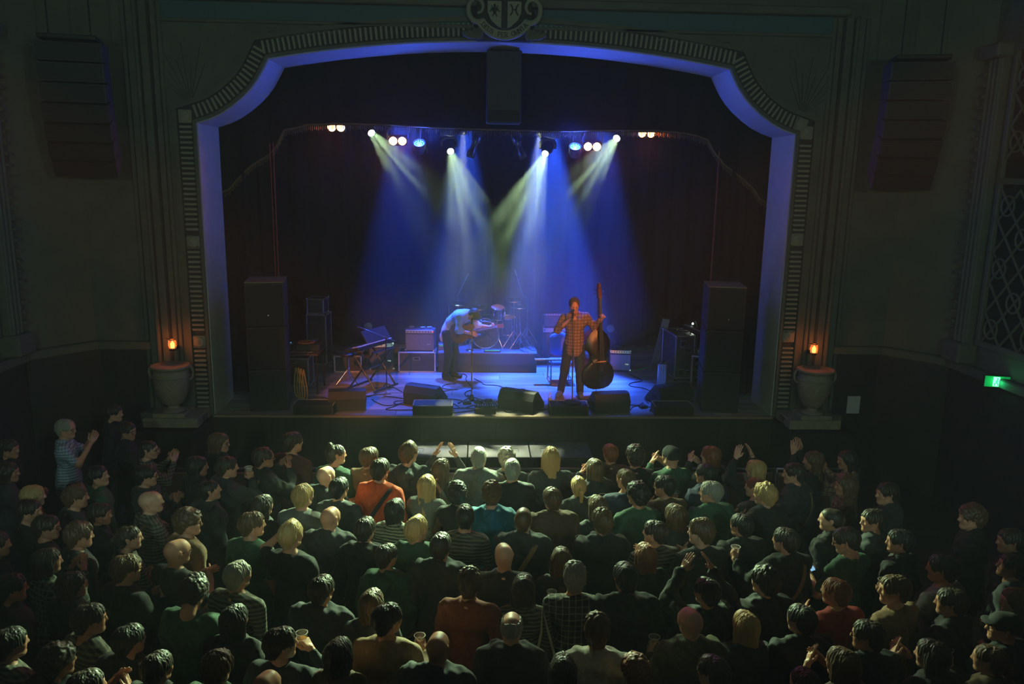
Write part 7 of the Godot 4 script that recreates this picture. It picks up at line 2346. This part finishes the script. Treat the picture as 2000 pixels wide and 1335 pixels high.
		[4.73, 5.39, 1.78, 44, 0, "down", 36, 0, "curly", "brown", 0, "coat", "black", [], "curly-haired man in profile alone at far right"],
		[4.84, 5.84, 1.74, 42, 0, "down", 36, 0, "short", "dark", 1, "coat", "black", [], "dark man in profile at the right edge, upper one"],
		[4.60, 6.21, 1.66, 34, 1, "down", 36, 12, "short", "dark", 1, "shirt", "charcoal", [], "woman looking up with raised chin at the right edge"],
		[2.13, 6.64, 1.76, 11, 0, "cup_l", 24, 0, "messy", "dark", 0, "coat", "black", ["cup plastic cup in front of the tufty-haired man"], "tufty dark-haired man in black at lower right"],
		[1.32, 7.26, 1.76, 7, 0, "cup_l", 12, 0, "bald", "", 2, "coat", "olive", ["cup empty plastic cup held by the bald man in olive"], "bald man in an olive jacket at lower right"],
		[1.79, 7.16, 1.66, 4, 1, "cup_l", 12, 0, "long", "blond", 2, "coat", "charcoal", ["cup plastic cup held low by the fair woman at lower right"], "woman with fair straight hair at lower right"],
		[2.67, 6.82, 1.76, 17, 0, "clap", 24, 0, "tight", "auburn", 0, "shirt", "red", [], "short-haired man in a red sweater clapping at right"],
		[1.34, 7.81, 1.70, 7, 0, "down", 36, 0, "short", "dark", 0, "coat", "charcoal", ["glasses"], "dark-haired head with glasses at the bottom right of centre"],
		[1.94, 7.96, 1.70, 5, 0, "down", 12, 0, "tight", "dark", 0, "coat", "black", [], "round dark head cropped by the bottom edge at right"],
		[2.31, 7.73, 1.70, 13, 1, "high", 24, 0, "bob", "brown", 1, "shirt", "brown", [], "woman with hand at her cheek at the bottom right"],
		[1.60, 6.74, 1.72, 8, 0, "up", 24, 0, "short", "black", 1, "coat", "black", [], "dark man lifting his hands below the smiling man"],
		[3.17, 6.82, 1.78, 30, 0, "cup_l", 48, 0, "short", "brown", 0, "shirt", "tan", ["cup plastic cup held by the man in the tan shirt at right"], "brown-haired man in a tan shirt turned left at right"],
		[3.77, 6.50, 1.80, 31, 0, "cup_out", 24, 0, "short", "black", 1, "shirt", "grey", ["cup pair of beer cups lifted at far right"], "dark-haired man in grey lifting a cup at far right"],
		[4.23, 6.82, 1.66, 37, 1, "down", 36, 0, "long", "brown", 0, "coat", "black", [], "woman with long hair in profile at the right edge, lower one"],
		[3.78, 7.33, 1.74, 33, 0, "cup_l", 36, 0, "cap", "", 1, "coat", "black", ["glasses", "cup plastic cup above the cap wearer at far right"], "person in a dark cap and glasses at lower right"],
		[3.47, 7.64, 1.66, 22, 1, "cup_l", 24, 0, "pony", "brown", 0, "coat", "brown", ["cup plastic cup held by the woman at the bottom right corner"], "woman with tied brown hair at the bottom right corner"],
		[2.64, 7.44, 1.74, 8, 0, "down", 48, 0, "short", "dark", 1, "coat", "black", ["glasses"], "dark man in profile left of the raised palms at the bottom right"],
		[3.03, 7.64, 1.70, 18, 1, "high", 24, 0, "long", "dark", 0, "coat", "black", [], "dark-haired woman with raised joined palms at the bottom right"],
		[3.60, 6.93, 1.72, 36, 0, "down", 24, 0, "short", "dark", 1, "coat", "black", [], "dark figure right of the man lifting a cup"],
		[2.23, 7.18, 1.72, 9, 0, "down", 24, 0, "short", "black", 1, "coat", "black", [], "dark broad figure left of the red sweater"],
		[3.76, 5.81, 1.72, 35, 0, "down", 36, 0, "short", "black", 1, "coat", "black", [], "dark figure between the clapping profile man and the lifted cup"],
		[1.71, 5.20, 1.72, 12, 1, "down", 24, 0, "bob", "brown", 0, "coat", "charcoal", [], "bobbed brown-haired woman behind the grey-haired man in green"],
		[2.32, 5.45, 1.72, 13, 0, "down", 24, 0, "short", "black", 1, "coat", "black", [], "black-clad man in front of the shaggy fair-haired person"],
	])

const BEAM := 430.00
const PATTERN := 260.00
const BLIND := 1.70
const LED := 1.90
const WASH := 540.00
const UNSEEN_FOH := 170.00  # strength of the unseen warm spots aimed at the stage
const ADDED_FILL := 9.50  # strength of the added fill lamps behind the camera

func make_materials() -> void:
	grain(mat("plaster", Color(0.4, 0.39, 0.34), 0.75), 0.35, Vector3.ONE, 0.86, 0.15, 1)
	grain(mat("plaster_light", Color(0.72, 0.71, 0.68), 0.6), 0.5, Vector3.ONE, 0.92, 0.05, 2)
	mat("plaster_dark", Color(0.36, 0.36, 0.33), 0.8)
	grain(mat("plaster_warm", Color(0.62, 0.56, 0.47), 0.7), 1.2, Vector3.ONE, 0.8, 0.1, 3)
	mat("plaster_ink_shade", Color(0.2, 0.2, 0.19), 0.8)  # dark for emblems and letters, and painted shade in the dentil trough
	mat("plaster_pale", Color(0.56, 0.54, 0.48), 0.75)
	mat("frieze", Color(0.25, 0.36, 0.38), 0.7)
	grain(mat("dado", Color(0.2, 0.18, 0.17), 0.6), 0.5, Vector3.ONE, 0.8, 0.0, 4)
	grain(mat("hall_floor", Color(0.24, 0.19, 0.15), 0.5), 0.4, Vector3(0.2, 1, 1), 0.7, 0.0, 5)
	grain(mat("stage_front", Color(0.19, 0.16, 0.13), 0.55), 0.6, Vector3(1, 0.2, 1), 0.75, 0.0, 6)
	mat("nosing", Color(0.55, 0.47, 0.36), 0.5)
	var k := 0
	for c in [Color(0.68, 0.65, 0.6), Color(0.63, 0.6, 0.56), Color(0.73, 0.69, 0.64)]:
		grain(mat("board_%d" % k, c, 0.42), 0.9, Vector3(0.12, 1, 1), 0.72, 0.06, 7 + k)
		k += 1
	var v := mat("velvet", Color(0.13, 0.13, 0.13), 0.95)
	v.metallic_specular = 0.2
	mat("cord", Color(0.62, 0.25, 0.2), 0.7)
	mat("fringe", Color(0.42, 0.34, 0.22), 0.7)
	mat("dark_metal", Color(0.16, 0.15, 0.14), 0.45, 0.7)
	mat("fixture", Color(0.1, 0.1, 0.1), 0.45)
	mat("fixture_shiny", Color(0.3, 0.3, 0.32), 0.28, 0.8)
	mat("black_paint", Color(0.11, 0.11, 0.11), 0.6)
	mat("grille", Color(0.08, 0.08, 0.08), 0.7)
	mat("lens_dark", Color(0.06, 0.06, 0.08), 0.1)
	glow("lens_white", Color(0.95, 1.0, 0.95), 25.0)
	glow("orange_lamp", Color(1.0, 0.75, 0.5), 9.0)
	glow("led_blue", Color(0.08, 0.16, 1.0), 1.2)
	glow("led_white", Color(0.35, 0.55, 1.0), 1.6)
	glow("candle", Color(1.0, 0.6, 0.3), 4.5)
	glow("exit_green", Color(0.02, 0.62, 0.32), 0.55)
	glow("exit_white", Color(0.75, 1.0, 0.9), 0.9)
	mat("barrier", Color(0.62, 0.54, 0.5), 0.6)
	glow("added_lamp_glow", Color(0.7, 1.0, 0.85), 1.5)  # bulb glow of the added fill lamps
	mat("paper", Color(0.7, 0.72, 0.72), 0.8)
	mat("case_panel", Color(0.2, 0.21, 0.23), 0.55)
	mat("aluminium", Color(0.72, 0.72, 0.74), 0.35, 0.75)
	mat("chrome", Color(0.82, 0.82, 0.84), 0.16, 1.0)
	mat("steel", Color(0.5, 0.5, 0.52), 0.35, 0.7)
	grain(mat("tolex", Color(0.34, 0.34, 0.36), 0.75), 6.0, Vector3.ONE, 0.7, 0.02, 12)
	grain(mat("cloth_grey", Color(0.5, 0.51, 0.54), 0.9), 8.0, Vector3.ONE, 0.75, 0.0, 13)
	grain(mat("cloth_dark", Color(0.4, 0.4, 0.43), 0.9), 8.0, Vector3.ONE, 0.75, 0.0, 14)
	grain(mat("cloth_pale", Color(0.66, 0.67, 0.7), 0.9), 8.0, Vector3.ONE, 0.75, 0.0, 15)
	mat("speaker_black", Color(0.17, 0.17, 0.165), 0.6)
	mat("ply", Color(0.55, 0.46, 0.34), 0.6)
	mat("tape", Color(0.62, 0.6, 0.5), 0.6)
	grain(mat("sub_lid", Color(0.45, 0.45, 0.47), 0.5), 0.8, Vector3.ONE, 0.85, 0.0, 16)
	mat("dark_wood", Color(0.3, 0.22, 0.17), 0.5)
	mat("record", Color(0.85, 0.42, 0.22), 0.4)  # orange light painted into the record colour
	mat("cable_black", Color(0.12, 0.12, 0.13), 0.5)
	mat("cable_warm", Color(0.62, 0.52, 0.45), 0.5)
	mat("cable_yellow", Color(0.72, 0.58, 0.28), 0.5)
	mat("vinyl", Color(0.12, 0.12, 0.12), 0.4)
	mat("key_white", Color(0.85, 0.85, 0.83), 0.35)
	mat("disc_frost", Color(0.6, 0.62, 0.66), 0.4)
	mat("shell_black", Color(0.14, 0.13, 0.13), 0.2)
	mat("drum_head", Color(0.8, 0.8, 0.78), 0.6)
	grain(mat("drum_front", Color(0.32, 0.3, 0.26), 0.4), 3.0, Vector3.ONE, 0.25, 0.0, 17)
	mat("brass", Color(0.75, 0.6, 0.32), 0.25, 1.0)
	grain(mat("riser_top", Color(0.4, 0.4, 0.42), 0.6), 0.9, Vector3(0.3, 1, 1), 0.75, 0.0, 18)
	mat("seat_blue", Color(0.36, 0.42, 0.6), 0.75)
	mat("chair_metal", Color(0.5, 0.45, 0.42), 0.35, 0.6)
	mat("sticker", Color(0.75, 0.15, 0.15), 0.5)
	mat("blue_paint", Color(0.2, 0.4, 0.7), 0.5)
	mat("plug_white", Color(0.85, 0.84, 0.8), 0.45)
	mat("grey_panel", Color(0.38, 0.39, 0.42), 0.6)
	mat("stick_green_light", Color(0.35, 0.7, 0.45), 0.5)  # green light on the stick put into its colour
	mat("stand_orange_lit", Color(0.8, 0.55, 0.32), 0.4, 0.4)  # orange light put into the colour of stand and microphone mesh
	mat("bass_side", Color(0.5, 0.2, 0.11), 0.3)
	grain(mat("bass_top", Color(0.13, 0.075, 0.05), 0.35), 2.0, Vector3(3, 0.2, 1), 0.6, 0.0, 19)
	mat("bass_scroll", Color(0.45, 0.24, 0.13), 0.3)
	mat("ebony", Color(0.09, 0.08, 0.08), 0.35)
	mat("bridge_wood", Color(0.78, 0.6, 0.36), 0.5)
	glow("led_amber", Color(1.0, 0.7, 0.2), 1.2)
	glow("led_cyan", Color(0.2, 0.7, 1.0), 1.2)
	glow("led_red", Color(1.0, 0.2, 0.12), 2.0)
	glow("led_green", Color(0.15, 0.9, 0.5), 0.35)
	glow("work_glow", Color(0.9, 1.0, 0.95), 2.5)
	var cp := mat("clear_plastic", Color(0.85, 0.92, 1.0, 0.2), 0.1)
	cp.transparency = BaseMaterial3D.TRANSPARENCY_ALPHA
	mat("guitar_red", Color(0.42, 0.14, 0.1), 0.3)
	mat("guitar_top", Color(0.36, 0.16, 0.12), 0.35)
	mat("wear_blue_pale", Color(0.72, 0.76, 0.82), 0.85)
	palette()
	var lg := mat("lamp_glass", Color(1.0, 0.85, 0.65, 0.25), 0.15)
	lg.transparency = BaseMaterial3D.TRANSPARENCY_ALPHA

func _ready() -> void:
	var cam := Camera3D.new()
	cam.name = "camera"
	cam.fov = 46.6
	cam.near = 0.1
	cam.far = 100.0
	cam.position = Vector3(-0.3458, 4.9881, 12.7474)
	cam.rotation_order = EULER_ORDER_YXZ
	cam.rotation_degrees = Vector3(-11.691, -2.56, 0.946)
	add_child(cam)
	cam.current = true
	var env := Environment.new()
	env.background_mode = Environment.BG_COLOR
	env.background_color = Color.BLACK
	env.tonemap_mode = Environment.TONE_MAPPER_LINEAR
	env.tonemap_exposure = 1.0
	env.volumetric_fog_enabled = true
	env.volumetric_fog_density = 0.0042
	env.volumetric_fog_albedo = Color(0.95, 0.95, 0.95)
	env.volumetric_fog_anisotropy = 0.0
	env.sdfgi_enabled = true
	env.ssao_enabled = true
	env.ssil_enabled = true
	var we := WorldEnvironment.new()
	we.name = "environment"
	we.environment = env
	add_child(we)
	make_materials()
	build_hall()
	build_crest()
	build_urns()
	build_rig()
	build_hung()
	build_stage_edge()
	build_left()
	build_drums()
	build_right()
	build_bass()
	build_band()
	build_barrier()
	build_audience()
	unseen_hall_lights()
	stage_haze()

func unseen_hall_lights() -> void:
	# added fill lamps lift the dark haze; unseen warm spots light the stage
	struct("floor_unseen_balcony", slab(-7.1, 7.1, 3.1, 3.4, 11.7, 15.9), M.stage_front)  # unseen balcony floor, built with the parapet to shade the crowd
	struct("wall_unseen_parapet", slab(-7.1, 7.1, 3.1, 4.12, 11.62, 11.78, 0.03), M.plaster_dark)  # unseen balcony front, height set to keep lamp light off the crowd
	for s in [-1.0, 1.0]:
		var t := thing("added_fill_lamp", "added fill lamp on a stand behind the camera, %s of centre" % ("left" if s < 0 else "right"), "lamp", Vector3(s * 2.2, 5.4, 14.6))
		var g := Geo.new()
		g.tube([Vector3(0, -0.07, 0), Vector3(0, -2.0, 0)], 0.02, 8)
		g.lathe([Vector2(0, -1.96), Vector2(0.16, -1.97), Vector2(0.16, -2.0), Vector2(0, -2.0)], 16)
		part(t, "stand", g, M.fixture)
		g = Geo.new()
		g.ball(Vector3(0, 0.0, 0), Vector3(0.09, 0.09, 0.09), Basis(), 8, 12)
		part(t, "lamp_bulb", g, M.added_lamp_glow)
		omni(t, Vector3.ZERO, Color(0.8, 1.0, 0.9), ADDED_FILL, 0.09)
	for e in [[-4.8, Vector3(-2.1, 1.7, -1.3), 0.8, "unseen left warm front-of-house spot placed to light the stage floor", 5.5], [4.8, Vector3(1.3, 2.4, -1.2), 1.0, "unseen right warm front-of-house spot placed to light the singer", 6.5]]:
		var t := thing("unseen_front_spot", e[3], "stage light", Vector3(e[0], 7.6, 12.3))
		var dir: Vector3 = (e[1] - t.position).normalized()
		var x := Transform3D(look(dir) * Basis(Vector3.RIGHT, -PI / 2), Vector3.ZERO)
		var g := Geo.new()
		g.lathe([Vector2(0, -0.4), Vector2(0.12, -0.38), Vector2(0.13, 0.0), Vector2(0.11, 0.0), Vector2(0.11, -0.06), Vector2(0, -0.06)], 18, x)
		g.tube([Vector3(0, 0.1, 0), Vector3(0, 2.89, 0)], 0.02, 8)
		part(t, "barrel", g, M.fixture)
		g = Geo.new()
		g.lathe([Vector2(0.1, -0.05), Vector2(0, -0.045)], 18, x)
		part(t, "lamp_lens", g, M.orange_lamp)
		spot(t, dir * 0.02, dir * 5.0, Color(1.0, 0.55, 0.28), UNSEEN_FOH * e[2], e[4], 0.6, 0.08)

func stage_haze() -> void:
	var f := FogVolume.new()
	f.name = "stage_haze"
	f.shape = RenderingServer.FOG_VOLUME_SHAPE_ELLIPSOID
	f.size = Vector3(9.6, 5.8, 5.6)
	f.position = Vector3(0.1, 4.15, -3.25)
	var m := FogMaterial.new()
	m.density = 0.026
	m.albedo = Color(0.95, 0.95, 0.95)
	f.material = m
	f.set_meta("kind", "stuff")
	tag(f, "thin stage haze hanging around the light beams", "haze")
	add_child(f)

func build_barrier() -> void:
	for k in 8:
		var t := thing("crowd_barrier", "pale panelled crowd barrier standing between the audience and the stage", "barrier", Vector3(-4.0 + k * 1.2, 0, 2.5), 0.0, "crowd barriers before the stage")
		part(t, "panel", slab(-0.56, 0.56, 0.14, 1.04, -0.012, 0.012, 0.003), M.barrier)
		var g := Geo.new()
		g.tube([Vector3(-0.58, 0.03, 0), Vector3(-0.58, 1.1, 0), Vector3(0.58, 1.1, 0), Vector3(0.58, 0.03, 0)], 0.02, 8)
		part(t, "frame", g, M.steel)
		for s in [-1.0, 1.0]:
			g = Geo.new()
			g.tube([Vector3(s * 0.45, 0.02, -0.4), Vector3(s * 0.45, 0.02, 0.3)], 0.02, 6)
			g.tube([Vector3(s * 0.45, 0.03, -0.38), Vector3(s * 0.45, 0.8, -0.02)], 0.016, 6)
			part(t, "foot", g, M.steel)
